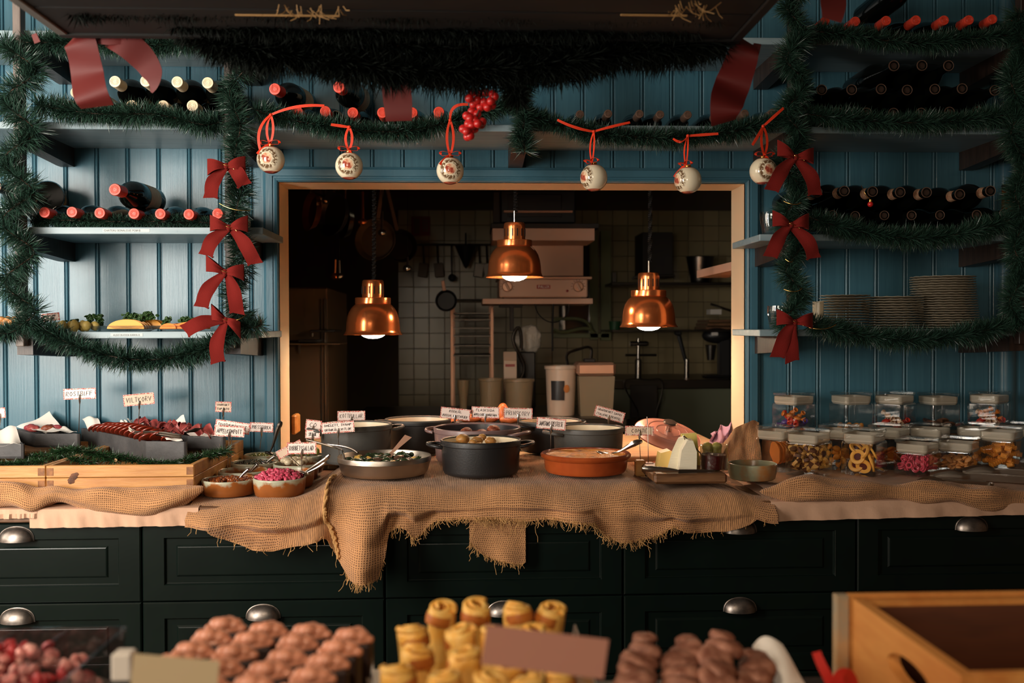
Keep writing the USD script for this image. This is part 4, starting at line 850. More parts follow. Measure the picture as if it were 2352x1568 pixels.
# orange-lit roast at the back, pink lid, cloth
mat('orange_lit_roast', lin(226, 120, 66), 0.4, bump=.002, bscale=40.)  # orange lamp glow put into the roast colour
rp = thing('roasting_dish', 'shallow dark dish of roast pork behind the mauve pot', 'dish', loc=A([P(1120, 960, .22)[0], .22, ZP]))
part(rp, 'dish', box(-.16, .16, -.08, .08, 0, .075, .01), 'iron_black')
for i, (u, v, w, hh) in enumerate(((1080, 960, 60, 22), (1122, 960, 50, 24), (1155, 948, 26, 46), (1172, 962, 50, 20), (1205, 962, 40, 18), (1046, 966, 40, 14))):
    k = ppm(u, v, .2); obj('roast_slice', mv(lump(ball(1, 3, (0, 0, 0), (w / 2 / k, .03, hh / 2 / k)), .005, 25, i), P(u, v, .20 + .012 * (i % 3))), 'orange_lit_roast', f'orange-lit roast slice at the back, {["second from the left", "third from the left", "tall upright one", "fourth from the left", "rightmost", "leftmost"][i]}', 'roast', 'roast slices at the back')
lidM = axis_mat(P(1532, 1000, -.02), (.16, -.36, .92))
t = thing('pot_lid', 'pink enamelled pot lid leaning at the back, with a steel knob', 'lid', M=lidM); k = ppm(1532, 1000, 0)
R_ = 77 / k
part(t, 'disc', lathe([(0, .012), (R_ * .62, .012), (R_ * .66, .010), (R_ * .70, .004), (R_ * .97, .0), (R_, .002), (R_ * .995, .006), (R_ * .97, .0045), (R_ * .72, .009), (R_ * .66, .0155), (R_ * .6, .0175), (0, .0175)], 64), 'enamel_pink', 50)
for i in range(2): part(t, 'moulded_ring', lathe([(R_ * (.34 + .24 * i), .0172), (R_ * (.36 + .24 * i), .0195), (R_ * (.38 + .24 * i), .0172)], 48), 'enamel_pink', 60)
part(t, 'knob', lathe([(0, .017), (.010, .017), (.010, .036), (.021, .042), (.022, .047), (.019, .050), (0, .050)], 32), 'steel', 40)
g = []
for i in range(30):
    u = 1632 + i * 3.0; tv = edge([(1632, 996), (1650, 985), (1670, 975), (1690, 964), (1720, 955)], u); a = P(u, tv, .16); b = P(u, 1012 - i * .2, .10); b[2] = ZP; g.append([a + (b - a) * t + A([0, -.018 * math.sin(t * 8 + i * .5) - .01 * math.sin(i * 1.1), .006 * math.sin(i * .9 + t * 6)]) for t in np.linspace(0, 1, 16)])
obj('dish_cloth', sheet(A(g), .002), 'mauve_cloth', 'crumpled lilac cloth on the sill by the right jamb', 'cloth', smooth=60)
# ================================================================== garlands
def ramp_island(name, stops, rough=.45, **ex):
    MAT[name] = usdkit.material(stage, '/World/Looks/' + name, {'g': ('geometry', {}), 'r': ('rgb_ramp', {'ramp': stops}), 'p': ('principled_bsdf', {'roughness': rough, **ex})}, [('g.random_per_island', 'r.fac'), ('r.color', 'p.base_color')], 'p.BSDF')
ramp_island('garland_needles', [(0, lin(40, 66, 54)), (.4, lin(70, 108, 88)), (.7, lin(100, 138, 112)), (.88, lin(164, 190, 156)), (1, lin(128, 124, 80))], .34)
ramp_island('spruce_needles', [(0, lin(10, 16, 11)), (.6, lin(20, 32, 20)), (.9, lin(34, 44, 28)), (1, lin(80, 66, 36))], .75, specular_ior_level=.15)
ramp_island('fir_needles', [(0, lin(30, 60, 30)), (.5, lin(56, 98, 52)), (1, lin(112, 140, 84))], .4)
def needles(path, r, per_m, seed, w=.0011, lean=.35, droop=0.0, squash=(1, 1, 1), core=0.0):
    """flat bent blades standing out all round a path"""
    g = np.random.default_rng(seed); p = np.asarray(path, float)
    seg = np.linalg.norm(np.diff(p, axis=0), axis=1); L = np.concatenate([[0], np.cumsum(seg)]); n = int(per_m * L[-1])
    s = np.sort(g.uniform(0, L[-1], n)); c = np.stack([np.interp(s, L, p[:, k]) for k in range(3)], 1)
    t = np.stack([np.interp(s, L, np.gradient(p[:, k], L)) for k in range(3)], 1); t /= np.linalg.norm(t, axis=1, keepdims=True)
    d = g.normal(size=(n, 3)); d -= t * (d * t).sum(1, keepdims=True); d /= np.linalg.norm(d, axis=1, keepdims=True)
    bunch = np.sin(s / .021 + seed) * .25                                   # the twisted wire leans the bristles in turns
    d = d + t * (bunch + g.normal(0, lean, n))[:, None]; d *= A(squash); d[:, 2] -= droop * g.uniform(.4, 1, n); d /= np.linalg.norm(d, axis=1, keepdims=True)
    ln = (r * (.82 + .25 * g.random(n)) * (1 + .12 * np.sin(s * 31 + seed)))[:, None]
    side = np.cross(d, g.normal(size=(n, 3))); side /= np.linalg.norm(side, axis=1, keepdims=True); side *= (w * g.uniform(.7, 1.25, n))[:, None]
    bend = g.normal(size=(n, 3)) * .10 * ln; bend[:, 2] -= .03 * ln[:, 0]
    a = c + d * core; b = c + d * ln * .55 + bend * .4; e = c + d * ln + bend
    v = np.stack([a - side * .6, a + side * .6, b - side, b + side, e], 1).reshape(-1, 3); i = np.arange(n)[:, None] * 5
    f = (A([[0, 1, 3], [0, 3, 2], [2, 3, 4]])[None] + i[:, :, None]).reshape(-1, 3); return v, f
def garland(pts, Y, r, label, seed, per_m=8200, spiral=0.0, pitch=.13, wire='twig', mt='garland_needles', name='tinsel_garland', group=None, **k):
    q = A([P(a[0], a[1], a[2] if len(a) > 2 else Y) for a in pts]); r = r * 1.1; c = spline(q, 120) if len(q) > 2 else np.linspace(q[0], q[1], 120)
    if spiral:
        L = np.linspace(0, np.linalg.norm(np.diff(c, axis=0), axis=1).sum(), 120); c = c + np.stack([np.cos(L / pitch * 2 * PI + seed), -.4 * np.abs(np.sin(L / pitch * 2 * PI + seed)), 0 * L], 1) * spiral
    t = thing(name, label, 'garland', group); part(t, 'wire', tube(c, .0022, 5), wire); part(t, 'needles', needles(c, r, per_m, seed, **k), mt, False, kind='stuff'); return t, c
GY = -.345
garland([(60, 98), (200, 100), (340, 104), (440, 100), (520, 98)], GY, .040, 'green garland along the topmost shelf at the left, half hidden by the big red bow', 11)
garland([(85, 240), (150, 252), (240, 262), (330, 262), (400, 270), (460, 285), (505, 280)], GY, .040, 'green garland along the shelf of cream-capped bottles at the left', 12)
garland([(585, 252), (640, 268), (720, 285), (800, 297), (870, 302), (940, 300), (1000, 288), (1070, 270), (1130, 250), (1180, 238)], GY, .036, 'green garland in the left half of the span above the serving hatch', 13)
garland([(1205, 262), (1270, 282), (1340, 300), (1420, 312), (1500, 316), (1580, 316), (1660, 305), (1740, 290), (1800, 268)], GY, .036, 'green garland in the right half of the span above the serving hatch', 14)
garland([(1868, 72), (1930, 78), (2000, 88), (2080, 98), (2160, 96), (2240, 88), (2340, 80)], GY, .036, 'green garland along the topmost shelf at the right, below the red caps', 15)
garland([(1850, 262), (1930, 272), (2020, 280), (2100, 282), (2200, 278), (2290, 268), (2360, 262)], GY, .038, 'green garland under the stack of dark bottles at the upper right', 16)
garland([(1862, 500), (1920, 518), (2000, 536), (2080, 546), (2160, 544), (2240, 530), (2300, 512), (2360, 492)], GY, .040, 'green garland sagging below the two rows of dark bottles at the right', 17)
garland([(1862, 742), (1920, 758), (2000, 772), (2080, 780), (2160, 776), (2240, 764), (2300, 748), (2360, 728)], GY, .040, 'green garland sagging below the stacks of plates', 18)
garland([(78, 742), (120, 768), (180, 796), (240, 814), (320, 826), (400, 820), (470, 800), (530, 768), (566, 742)], GY, .042, 'green garland hanging in a swag below the melon platters', 19)
garland([(70, 509), (150, 506), (230, 508), (320, 509), (400, 509), (488, 512)], -.275, .026, 'low green garland lying between the shelf and the seven red-capped bottles', 20)
garland([(-60, 762), (-10, 766), (20, 764), (44, 752)], GY, .040, 'short green garland at the left edge below the dish', 21)
garland([(44, 95), (50, 220), (44, 380), (42, 520), (48, 640), (46, 745)], -.36, .048, 'green garland wound round the grey-brown upright at the far left', 22, per_m=5600, spiral=.040, pitch=.165)
garland([(548, 60), (548, 190), (530, 240), (548, 300), (544, 400), (548, 500), (548, 600), (546, 690), (556, 745)], -.36, .048, 'green garland on the upright with four red bows', 23, per_m=6200, spiral=.012, pitch=.2)
garland([(556, 745), (575, 752), (602, 745)], -.38, .036, 'bushy end of garland sticking out at the foot of the upright with four bows', 24, per_m=6500)
garland([(1186, 170), (1196, 215), (1192, 255), (1205, 300), (1196, 350)], -.36, .044, 'short bushy garland hanging at the middle upright above the hatch', 25, spiral=.012, pitch=.12)
garland([(1828, -30), (1824, 90), (1826, 200), (1822, 300), (1818, 380), (1820, 480), (1818, 570), (1826, 640), (1818, 700), (1822, 755)], -.36, .043, 'green garland wound round the upright with three red bows', 26, spiral=.024, pitch=.15)
garland([(2345, 30), (2336, 160), (2330, 290), (2345, 400), (2338, 480), (2340, 600), (2330, 690), (2340, 745)], -.36, .046, 'green garland on the upright at the right edge of the wall', 27, spiral=.014, pitch=.16)

# ================================================================== bottles
BG = [(0, .006), (.024, .003), (.037, 0), (.0405, .004), (.041, .012), (.041, .155), (.0395, .172), (.034, .195), (.026, .215), (.0195, .232), (.0158, .25), (.0148, .285), (.0158, .287), (.0158, .295), (.0148, .297), (.0105, .297), (.0105, .29), (0, .29)]
BG = [(r * .985, z) for r, z in BG]
cap_p = [(.0166, .236), (.0160, .25), (.0156, .288), (.0164, .290), (.0164, .2985), (.0152, .3005), (.0118, .3008), (.0112, .2998), (0, .3003)]
LAB = lathe([(.0408, .045), (.0408, .13)], 40)
def bottle(label, kind, group, lab=True, lab2=False):
    t = thing('wine_bottle', label, 'bottle', group)
    part(t, 'glass', lathe(BG, 40), 'bottle_glass', 50)
    if lab: part(t, 'paper_label', LAB, 'label_paper', 60)
    if kind == 'neck':
        part(t, 'neck_label', lathe([(.0172, .246), (.0156, .262), (.0153, .276)], 32), 'neck_label', 60) if lab2 else None
        part(t, 'rim', lathe([(.0112, .2965), (.0152, .2975), (.0159, .295)], 32), 'capsule_brown', 60)
        part(t, 'cork', lathe([(.0106, .292), (.0098, .2935), (0, .2935)], 20), 'dark_wood', 60)
    else:
        c = part(t, 'capsule', lathe(cap_p, 40), 'capsule_' + kind, 40)
        part(c, 'embossing', cat([lathe([(.0085, .3003), (.0092, .3010), (.0099, .3003)], 24), lathe([(.0058, .3003), (.0064, .3009), (.0070, .3003)], 20)] + [cbox((.003 * math.cos(a), .003 * math.sin(a), .3006), (.0036, .0012, .0008), 0, (0, 0, math.degrees(a) + 60)) for a in (0, 2.1, 4.2)]), 'capsule_' + kind)
    return t
def row(kind, spots, text, group, Yn=-.318, lab=True, lab2=False):
    B = Copies(bottle('x', kind, group, lab and kind != 'neck', lab2)); xs = [P(u, v, Yn)[0] for u, v in spots]; sq = min(1.0, min(np.abs(np.diff(xs))) / .0815) if len(xs) > 1 else 1.0
    for i, (u, v) in enumerate(spots):
        o = P(u, v, Yn); d = A([rng.uniform(-.015, .015), -1, rng.uniform(-.006, .006)])
        B.add(text.format(ORD[i]), M=axis_mat(A([o[0], -.018, o[2]]), d, rng.uniform(0, 6)) @ np.diag([sq, sq, 1, 1]))
    return B
r_ = row('red', [(99, 488), (168, 488), (232, 489), (305, 490), (370, 490), (433, 491), (497, 491)], 'red-capped bottle on the middle left shelf, {} of seven from the left', 'seven red-capped bottles on the middle left shelf')
r_.add('wine bottle with a red capsule lying across the row of seven, neck pointing left', M=axis_mat(P(352, 462, -.10), P(283, 441, -.34) - P(352, 462, -.10), 1.0), group='loose red-capped bottles')
r2 = row('red', [(683, 255), (748, 257), (812, 258), (879, 258), (945, 259), (1008, 258)], 'red-capped bottle behind the left garland above the hatch, {} of the low row', 'six red-capped bottles above the hatch')
r2.add('red-capped bottle lying on top of the low row above the hatch, the one farther left', M=axis_mat(P(700, 240, -.06), P(638, 208, -.33) - P(700, 240, -.06), 1.), group='loose red-capped bottles')
r2.add('red-capped bottle lying on top of the low row above the hatch, the one farther right', M=axis_mat(P(826, 232, -.06), P(783, 203, -.33) - P(826, 232, -.06), 2.), group='loose red-capped bottles')
r3 = row('red', [(1895, 50), (1962, 48), (2034, 47), (2105, 47), (2167, 47), (2226, 47), (2283, 44), (2338, 43)], 'red-capped bottle on the topmost right shelf, {} of eight from the left', 'eight red-capped bottles on the topmost right shelf')
place(bottle('x', 'red', 'loose red-capped bottles', False), 'dark red-capped bottle leaning up out of the row on the topmost right shelf', M=axis_mat(P(1985, 42, -.10), P(2058, -14, -.27) - P(1985, 42, -.10), 0.), group='loose red-capped bottles')
w1 = row('cream', [(162, 243), (230, 243), (300, 243), (372, 243), (440, 243)], 'cream-capped bottle half buried in the upper left garland, {} of the low row', 'cream-capped bottles at the upper left')
for i, (u, v) in enumerate(((158, 212), (264, 187), (335, 186), (407, 188), (477, 190))):
    o = P(u, v, -.318); w1.add(f'cream-capped bottle in the higher row at the upper left, {ORD[i]} from the left', M=axis_mat(A([o[0] + (.0 if u > 200 else .02), -.018, o[2] + .0]), (0, -1, 0), u), group='cream-capped bottles at the upper left')
row('brown', [(1333, 263), (1397, 262), (1471, 262), (1519, 262), (1583, 263), (1648, 263), (1713, 262), (1777, 258)], 'brown-capped bottle behind the right garland above the hatch, {} from the left', 'eight brown-capped bottles above the hatch', lab=False)
row('neck', [(1862, 257), (1925, 258), (1990, 258), (2053, 258), (2116, 258), (2183, 257), (2247, 256), (2312, 256)], 'dark bottle in the lowest row at the upper right, {} from the left', 'dark bottles stacked at the upper right')
row('neck', [(1892, 205), (1955, 206), (2022, 205), (2084, 205), (2150, 205), (2214, 203), (2286, 207)], 'dark bottle in the middle row at the upper right, {} from the left', 'dark bottles stacked at the upper right')
row('neck', [(2054, 150), (2117, 150), (2181, 149)], 'dark bottle on top of the upper right stack, {} from the left', 'dark bottles stacked at the upper right')
row('neck', [(1911, 493), (1967, 495), (2033, 495), (2098, 495), (2162, 494), (2245, 492), (2308, 489)], 'dark bottle in the lower row above the sagging right garland, {} from the left', 'dark bottles in two rows at the right')
row('neck', [(1876, 440), (1940, 438), (2004, 440), (2066, 440), (2128, 440), (2205, 445), (2277, 437)], 'dark neck-labelled bottle in the upper row above the sagging garland, {} from the left', 'dark bottles in two rows at the right', lab2=True)
b = bottle('dark bottle end peeking out at the left edge beyond the garland', 'neck', 'loose bottles'); place(b, M=axis_mat(A([P(-4, 430, -.30)[0], -.018, P(-4, 430, -.30)[2]]), (0, -1, 0)))
t = thing('wine_bottle', 'orange-labelled bottle base lying in the dark at the left end of the middle shelf', 'bottle', loc=P(112, 452, -.10)); part(t, 'body', mv(lathe([(0, -.1), (.045, -.1), (.046, -.09), (.046, .02), (.042, .03), (0, .03)], 36), (0, 0, 0), (90, 0, 20)), 'bottle_glass'); part(t, 'paper_label', mv(lathe([(.0466, -.085), (.0466, .01)], 36), (0, 0, 0), (90, 0, 20)), 'label_orange', 60)
t = thing('gift_tin', 'dull orange tin at the right end behind the sagging garland', 'tin', loc=P(2330, 458, -.12)); part(t, 'body', lathe([(0, -.045), (.035, -.045), (.036, -.04), (.036, .04), (.035, .045), (0, .045)], 32), 'label_orange'); part(t, 'lid', lathe([(.0365, .03), (.037, .046), (0, .047)], 32), 'dark_wood')

# ================================================================== baubles, ribbons and bows
rr = .0382
n = {'t': ('texture_coordinate', {}), 's': ('separate_xyz', {}), 'c': ('combine_xyz', {}), 'l': ('vector_math', {'math_type': 'length'}), 'nz': ('noise_texture', {'scale': 160., 'detail': 4.}), 'nb': ('noise_texture', {'scale': 70., 'detail': 3.}),
     'ring': ('rgb_ramp', {'ramp': [(.0, (0, 0, 0)), (.42, (0, 0, 0)), (.50, (1, 1, 1)), (.66, (1, 1, 1)), (.80, (0, 0, 0)), (1, (0, 0, 0))]}), 'dv': ('math', {'math_type': 'divide', 'value2': rr}),
     'gate': ('math', {'math_type': 'multiply'}), 'th': ('map_range', {'from_min': .42, 'from_max': .5, 'to_min': 0., 'to_max': 1., 'clamp': True}),
     'in': ('rgb_ramp', {'ramp': [(0, (1, 1, 1)), (.34, (1, 1, 1)), (.44, (0, 0, 0)), (1, (0, 0, 0))]}), 'ic': ('rgb_ramp', {'ramp': [(.3, lin(110, 40, 34)), (.45, lin(176, 80, 60)), (.55, lin(226, 176, 140)), (.7, lin(236, 214, 180))]}),
     'm1': ('mix', {'color1': lin(236, 224, 196), 'color2': lin(112, 84, 58)}), 'm2': ('mix', {}), 'az': ('math', {'math_type': 'absolute'}), 'bz': ('map_range', {'from_min': rr * .84, 'from_max': rr * .88, 'to_min': 0., 'to_max': 1., 'clamp': True}), 'bn': ('math', {'math_type': 'multiply'}), 'm3': ('mix', {'color2': lin(150, 56, 46)}),
     'p': ('principled_bsdf', {'roughness': .12, 'coat_weight': .5})}
l = [('t.object', 's.vector'), ('s.x', 'c.x'), ('s.z', 'c.z'), ('c.vector', 'l.vector1'), ('l.value', 'dv.value1'), ('dv.value', 'ring.fac'), ('dv.value', 'in.fac'), ('t.object', 'nz.vector'), ('nz.fac', 'th.value'), ('th.result', 'gate.value1'), ('ring.color', 'gate.value2'), ('gate.value', 'm1.fac'),
     ('t.object', 'nb.vector'), ('nb.fac', 'ic.fac'), ('in.color', 'm2.fac'), ('m1.color', 'm2.color1'), ('ic.color', 'm2.color2'), ('s.z', 'az.value1'), ('az.value', 'bz.value'), ('bz.result', 'm3.fac'), ('m2.color', 'm3.color1'), ('m3.color', 'p.base_color')]
MAT['bauble'] = usdkit.material(stage, '/World/Looks/bauble', n, l, 'p.BSDF')
def strip(pts, w, nrm=(0, -1, 0), th=.0006, twist=0):
    """a ribbon of width w (number or list) along points, its face towards nrm"""
    c = spline(pts, 36) if len(pts) > 2 else np.linspace(A(pts[0]), A(pts[1]), 12); t = np.gradient(c, axis=0); t /= np.linalg.norm(t, axis=1, keepdims=True)
    wd = np.interp(np.linspace(0, 1, len(c)), np.linspace(0, 1, len(np.atleast_1d(w))), np.atleast_1d(w)); s = np.cross(t, A(nrm, float)); s /= np.maximum(np.linalg.norm(s, axis=1, keepdims=True), 1e-9)
    return sheet(np.stack([c - s * wd[:, None] / 2, c + s * wd[:, None] / 2], 1), th)
BY = -.375
BAU = [(622, 367, 264, -8, 'leftmost bauble', [(660, 250), (745, 243)], [(600, 290), (598, 345)]), (802, 381, 292, 0, 'second bauble from the left', [(760, 286)], []), (1034, 392, 276, 2, 'third bauble from the left', [(1040, 250), (1075, 240)], []),
       (1364, 408, 302, -60, 'third bauble from the right', [(1330, 295), (1280, 275)], [(1400, 292), (1447, 281)]), (1580, 414, 312, -70, 'second bauble from the right', [(1650, 307)], [(1560, 325), (1546, 318)]), (1753, 393, 290, 12, 'rightmost bauble', [(1775, 270), (1800, 248)], [(1735, 322), (1728, 333)])]
for i, (u, v, vt, yaw, lb, t1, t2) in enumerate(BAU):
    o = P(u, v, BY); t = thing('christmas_bauble', f'cream bauble with a printed wreath over the hatch, {lb}', 'bauble', 'six printed baubles over the hatch', loc=o, rot=(0, 0, yaw))
    part(t, 'ball', ball(rr, 4), 'bauble', True); part(t, 'metal_cap', lathe([(.009, rr - .002), (.009, rr + .004), (.004, rr + .006), (0, rr + .006)], 20), 'metal_gold')
    top = P(u, vt, -.385) - o; c, s = math.cos(math.radians(-yaw)), math.sin(math.radians(-yaw)); R = A([[c, -s, 0], [s, c, 0], [0, 0, 1]]); L = lambda q: R @ (A(q) - o)
    tp = R @ top; b0 = A([0, -.006, rr + .004])
    for sx in (-1, 1): part(t, 'ribbon_loop', strip([b0, b0 + (tp - b0) * .5 + A([sx * .009, -.003, 0]), tp], [.006, .0075, .006]), 'orange_ribbon', 60)
    for sx in (-1, 1):
        part(t, 'ribbon_bow', strip([b0, b0 + A([sx * .012, -.010, .008]), b0 + A([sx * .026, -.006, .008]), b0 + A([sx * .026, .002, .002]), b0 + A([sx * .010, -.002, -.001]), b0], .0075, (0, -.3, 1)), 'orange_ribbon', 60)
    part(t, 'ribbon_end', strip([b0, b0 + A([.006 if i % 2 else -.014, -.012, -.012]), b0 + A([.004 if i % 2 else -.028, -.022, -.030])], .008), 'orange_ribbon', 60)
    k = mv(ball(.005, 2), tp); part(t, 'knot', k, 'orange_ribbon')
    for tl in (t1, t2):
        if tl: part(t, 'ribbon_tail', strip([tp] + [L(P(a, b_, -.392)) for a, b_ in tl], [.006, .0085, .007], th=.0012), 'orange_ribbon', 60)
def bow(u, v, Y, w, label, lp, tails, yaw=0, tilt=0, wire=True, mt='red_velvet', name='red_bow', group='red velvet bows on the uprights'):
    """a velvet bow; w: loop reach in metres, lp: heights of the two loop tips, tails: end points (dx, dz) in metres"""
    t = thing(name, label, 'bow', group, loc=P(u, v, Y))
    for sx, h in zip((-1, 1), lp):
        g = []
        for a in np.linspace(0, 1, 30):
            q = a * 2 if a < .5 else 2 - a * 2; x = sx * w * (q ** .85) ; y = -.004 - (.016 if a < .5 else -.008) * math.sin(PI * q ** .8) * (1 if q < .98 else .3); wd = .006 + .017 * q ** .9; zc = h * q + .003 * math.sin(q * 3)
            g.append([(x, y - .003 * math.cos(b * 4.2) * (1 - q), zc + b * wd) for b in np.linspace(-1, 1, 7)])
        part(t, 'loop', sheet(A(g), .0009), mt, 60)
    for dx, dz in tails:
        g = []; e = A([dx, -.012, dz]); L = math.hypot(dx, dz); tx = A([dz, 0, -dx]) / L
        for a in np.linspace(0, 1, 24):
            wd = .006 + .0135 * min(a / .5, 1) ** .8; c = e * a + A([0, -.010 * math.sin(a * PI) + .004 * math.sin(a * 7), 0]) + tx * .010 * math.sin(a * PI) * (1 if dx < 0 else -1)
            g.append([c + tx * b * wd + A([dx, 0, dz]) / L * (.010 * b * (1 if dx < 0 else -1)) * (a > .96) + A([0, .004 * math.sin(b * 2.6) * (1 - a), 0]) for b in np.linspace(-1, 1, 7)])
        part(t, 'tail', sheet(A(g), .0009), mt, 60)
    part(t, 'knot', ball(.0075, 3, (0, -.008, 0), (.9, .8, 1.1)), mt)
    if wire: part(t, 'gold_wire', tube(spline([(-.010, -.010, .006), (0, -.0165, .001), (.010, -.014, -.002), (.022, -.012, -.010)], 16), .0008, 5), 'gold_wire')
    return t
YB = -.425
for u, v, lb, lp, tl in ((521, 382, 'red velvet bow, topmost of four on the upright left of the hatch', (-.004, .004), [(-.040, -.086), (.048, -.052)]),
                         (527, 523, 'red velvet bow, second from the top on the upright left of the hatch', (.012, .010), [(-.060, -.075), (.070, -.098)]),
                         (518, 625, 'red velvet bow, third from the top on the upright left of the hatch', (.024, -.002), [(-.062, -.094), (.032, -.112)]),
                         (520, 735, 'crooked red velvet bow, lowest of four on the upright left of the hatch', (.022, -.030), [(-.108, -.030), (-.020, -.114)]),
                         (1826, 362, 'red velvet bow, topmost of three on the upright right of the hatch', (.026, .004), [(-.068, -.092), (.052, -.104)]),
                         (1815, 517, 'red velvet bow, middle of three on the upright right of the hatch', (.018, .010), [(-.058, -.088), (.062, -.092)]),
                         (1824, 740, 'red velvet bow, lowest of three on the upright right of the hatch', (.014, .004), [(-.050, -.096), (-.008, -.108)])):
    bow(u, v, YB, .052 if u != 520 else .040, lb, lp, tl)
t = thing('small_bauble', 'tiny red bauble with a gold cap hanging before the dark bottles at the right', 'bauble', loc=P(1999, 469, -.37)); part(t, 'ball', ball(.0078, 3), 'berry_red', True); part(t, 'cap', lathe([(.0045, .006), (.0045, .013), (0, .014)], 16), 'metal_gold'); part(t, 'thread', tube(spline([(0, 0, .014), (-.008, .02, .035), (-.022, .01, .055)], 12), .0008, 4), 'gold_wire')
for i, (u0, v0, u1, v1, lb) in enumerate(((504, 467, 575, 483, 'fine gold wire poking out above the second left bow'), (522, 735, 566, 722, 'pale twisted wire crossing the lowest left bow'), (1800, 462, 1840, 465, 'short gold wire above the middle right bow'), (1804, 595, 1822, 596, 'short gold wire below the middle right bow'), (1800, 664, 1842, 662, 'short gold wire half way down the right upright'), (1858, 752, 1920, 745, 'pale wire lying on the garland beside the lowest right bow'))):
    a, b = P(u0, v0, -.415), P(u1, v1, -.41); obj('gold_wire', tube(spline([a, (a + b) / 2 + A([0, -.01, -.008]), b], 14), .0011, 5), 'gold_wire', lb, 'wire')

# ================================================================== platters on the left shelf, plates on the right
for i, (u, w, lb) in enumerate(((232, 150, 'oval glass platter with stuffed potatoes, left one on the lower left shelf'), (305, 150, 'oval glass platter of melon slices, middle one on the lower left shelf'), (420, 150, 'oval glass platter of orange slices, right one on the lower left shelf'), (12, 84, 'glass dish of nuts at the left edge of the lower shelf'))):
    Y = -.20; o = P(u, 758, Y); zs = ZS3 + TH + .0005 + (.012 if i == 3 else 0); k = ppm(u, 758, Y); h = w / 2 / k
    t = thing('glass_platter', lb, 'platter', 'glass platters on the lower left shelf', loc=(o[0], Y + .03 * (i == 0) - .01 * (i == 1), zs))
    v, f = lathe([(0, 0), (h * .55, 0), (h * .62, .003), (h * .95, .014), (h, .0155), (h * .94, .0165), (h * .6, .006), (0, .004)], 56); part(t, 'dish', (v * A([1, .62, 1]), f), 'jar_glass', 50)
mat('melon', lin(244, 166, 52), 0.4); mat('persimmon', lin(240, 128, 40), 0.4); mat('stuffed_potato', lin(196, 170, 92), 0.45, bump=.001, bscale=80.); mat('nut', lin(176, 120, 66), 0.5)
half = [(math.cos(a), math.sin(a)) for a in np.linspace(0, PI, 22)]
def slice_(u, v, Y, w, hh, mt, lb, grp, tilt=0, rz=0):
    k = ppm(u, v, Y); m = prism([(x * w / 2 / k, z * hh / k) for x, z in half], .005, 'y'); o = P(u, v, Y); o[2] = ZS3 + TH + .008
    obj('fruit_slice', mv(m, o, (tilt, 0, rz)), mt, lb, 'fruit slice', grp)
zz = 0
for i, (u, w, hh, y) in enumerate(((288, 84, 22, -.25), (296, 80, 22, -.235), (303, 78, 22, -.22), (310, 76, 22, -.205), (342, 60, 22, -.19), (350, 56, 22, -.175), (357, 50, 21, -.16))):
    slice_(u, 750, y, w, hh, 'melon', f'yellow-orange melon slice standing on the middle platter, {ORD[i]} from the front', 'melon slices on the middle platter', -14)
for i, (u, w, hh, y) in enumerate(((385, 40, 13, -.25), (398, 38, 12, -.235), (432, 70, 16, -.25), (442, 66, 16, -.23), (452, 60, 15, -.21), (408, 40, 13, -.20))):
    slice_(u, 750, y, w, hh, 'persimmon', f'bright orange slice on the right platter, {ORD[i]} of six', 'orange slices on the right platter', -18, 6 * i - 12)
for i, (u, hh) in enumerate(((134, 10), (150, 13), (163, 12), (178, 15), (190, 13), (205, 12), (218, 11))):
    k = ppm(u, 745, -.2); obj('stuffed_potato', lump(ball(1, 3, A([P(u, 750, -.2)[0], -.2 - .02 * (i % 2), ZS3 + TH + .016]), (10 / k, .012, hh / k)), .002, 90, i), 'stuffed_potato', f'pale yellow stuffed potato half on the left platter, {ORD[i]} from the left', 'potato', 'stuffed potatoes on the left platter')
mat('parsley', lin(60, 96, 40), 0.5, island=.45)
def herb(u, v, Y, w, hh, n, seed, lb):
    g = np.random.default_rng(seed); k = ppm(u, v, Y); ms = []
    for i in range(n):
        c = g.normal(0, .4, 3); c[2] = g.random() * 1.0; m = ball(1, 1, (0, 0, 0), (.005, .0045, .0016)); m = lump(m, .0012, 300, i); ms.append(mv(m, c * A([w / 2 / k, .012, hh / k]), tuple(g.uniform(-70, 70, 3)), g.uniform(.7, 1.3)))
    st = [tube([(0, 0, 0), g.normal(0, .4, 3) * A([w / 2 / k, .01, 0]) + A([0, 0, hh / k * .7])], .0007, 4) for _ in range(7)]
    o = P(u, v, Y); t = thing('parsley_sprig', lb, 'parsley', 'parsley sprigs on the platters', loc=o); part(t, 'leaves', cat(ms), 'parsley', 60, kind='stuff'); part(t, 'stems', cat(st), 'parsley')
for i, (u, v, w, hh) in enumerate(((172, 742, 40, 8), (208, 742, 28, 20), (228, 742, 26, 20), (298, 728, 40, 9), (320, 732, 26, 10), (344, 729, 34, 12), (384, 742, 22, 14), (424, 736, 30, 9), (450, 738, 26, 8))):
    herb(u, v + 4, -.17 if i < 3 else -.215, w, hh + 3, 60, 40 + i, f'parsley sprig on the shelf platters, {ORD[i]} of nine from the left')
for i in range(9): obj('shelled_nut', lump(ball(.011, 2, P(-6 + i * 5, 741 - (i % 3) * 4, -.22), (1, .9, .8)), .001, 90, i), 'nut', f'brown nut piled in the dish at the left edge, {ORD[i]} from the left', 'nut', 'nuts in the left edge dish')
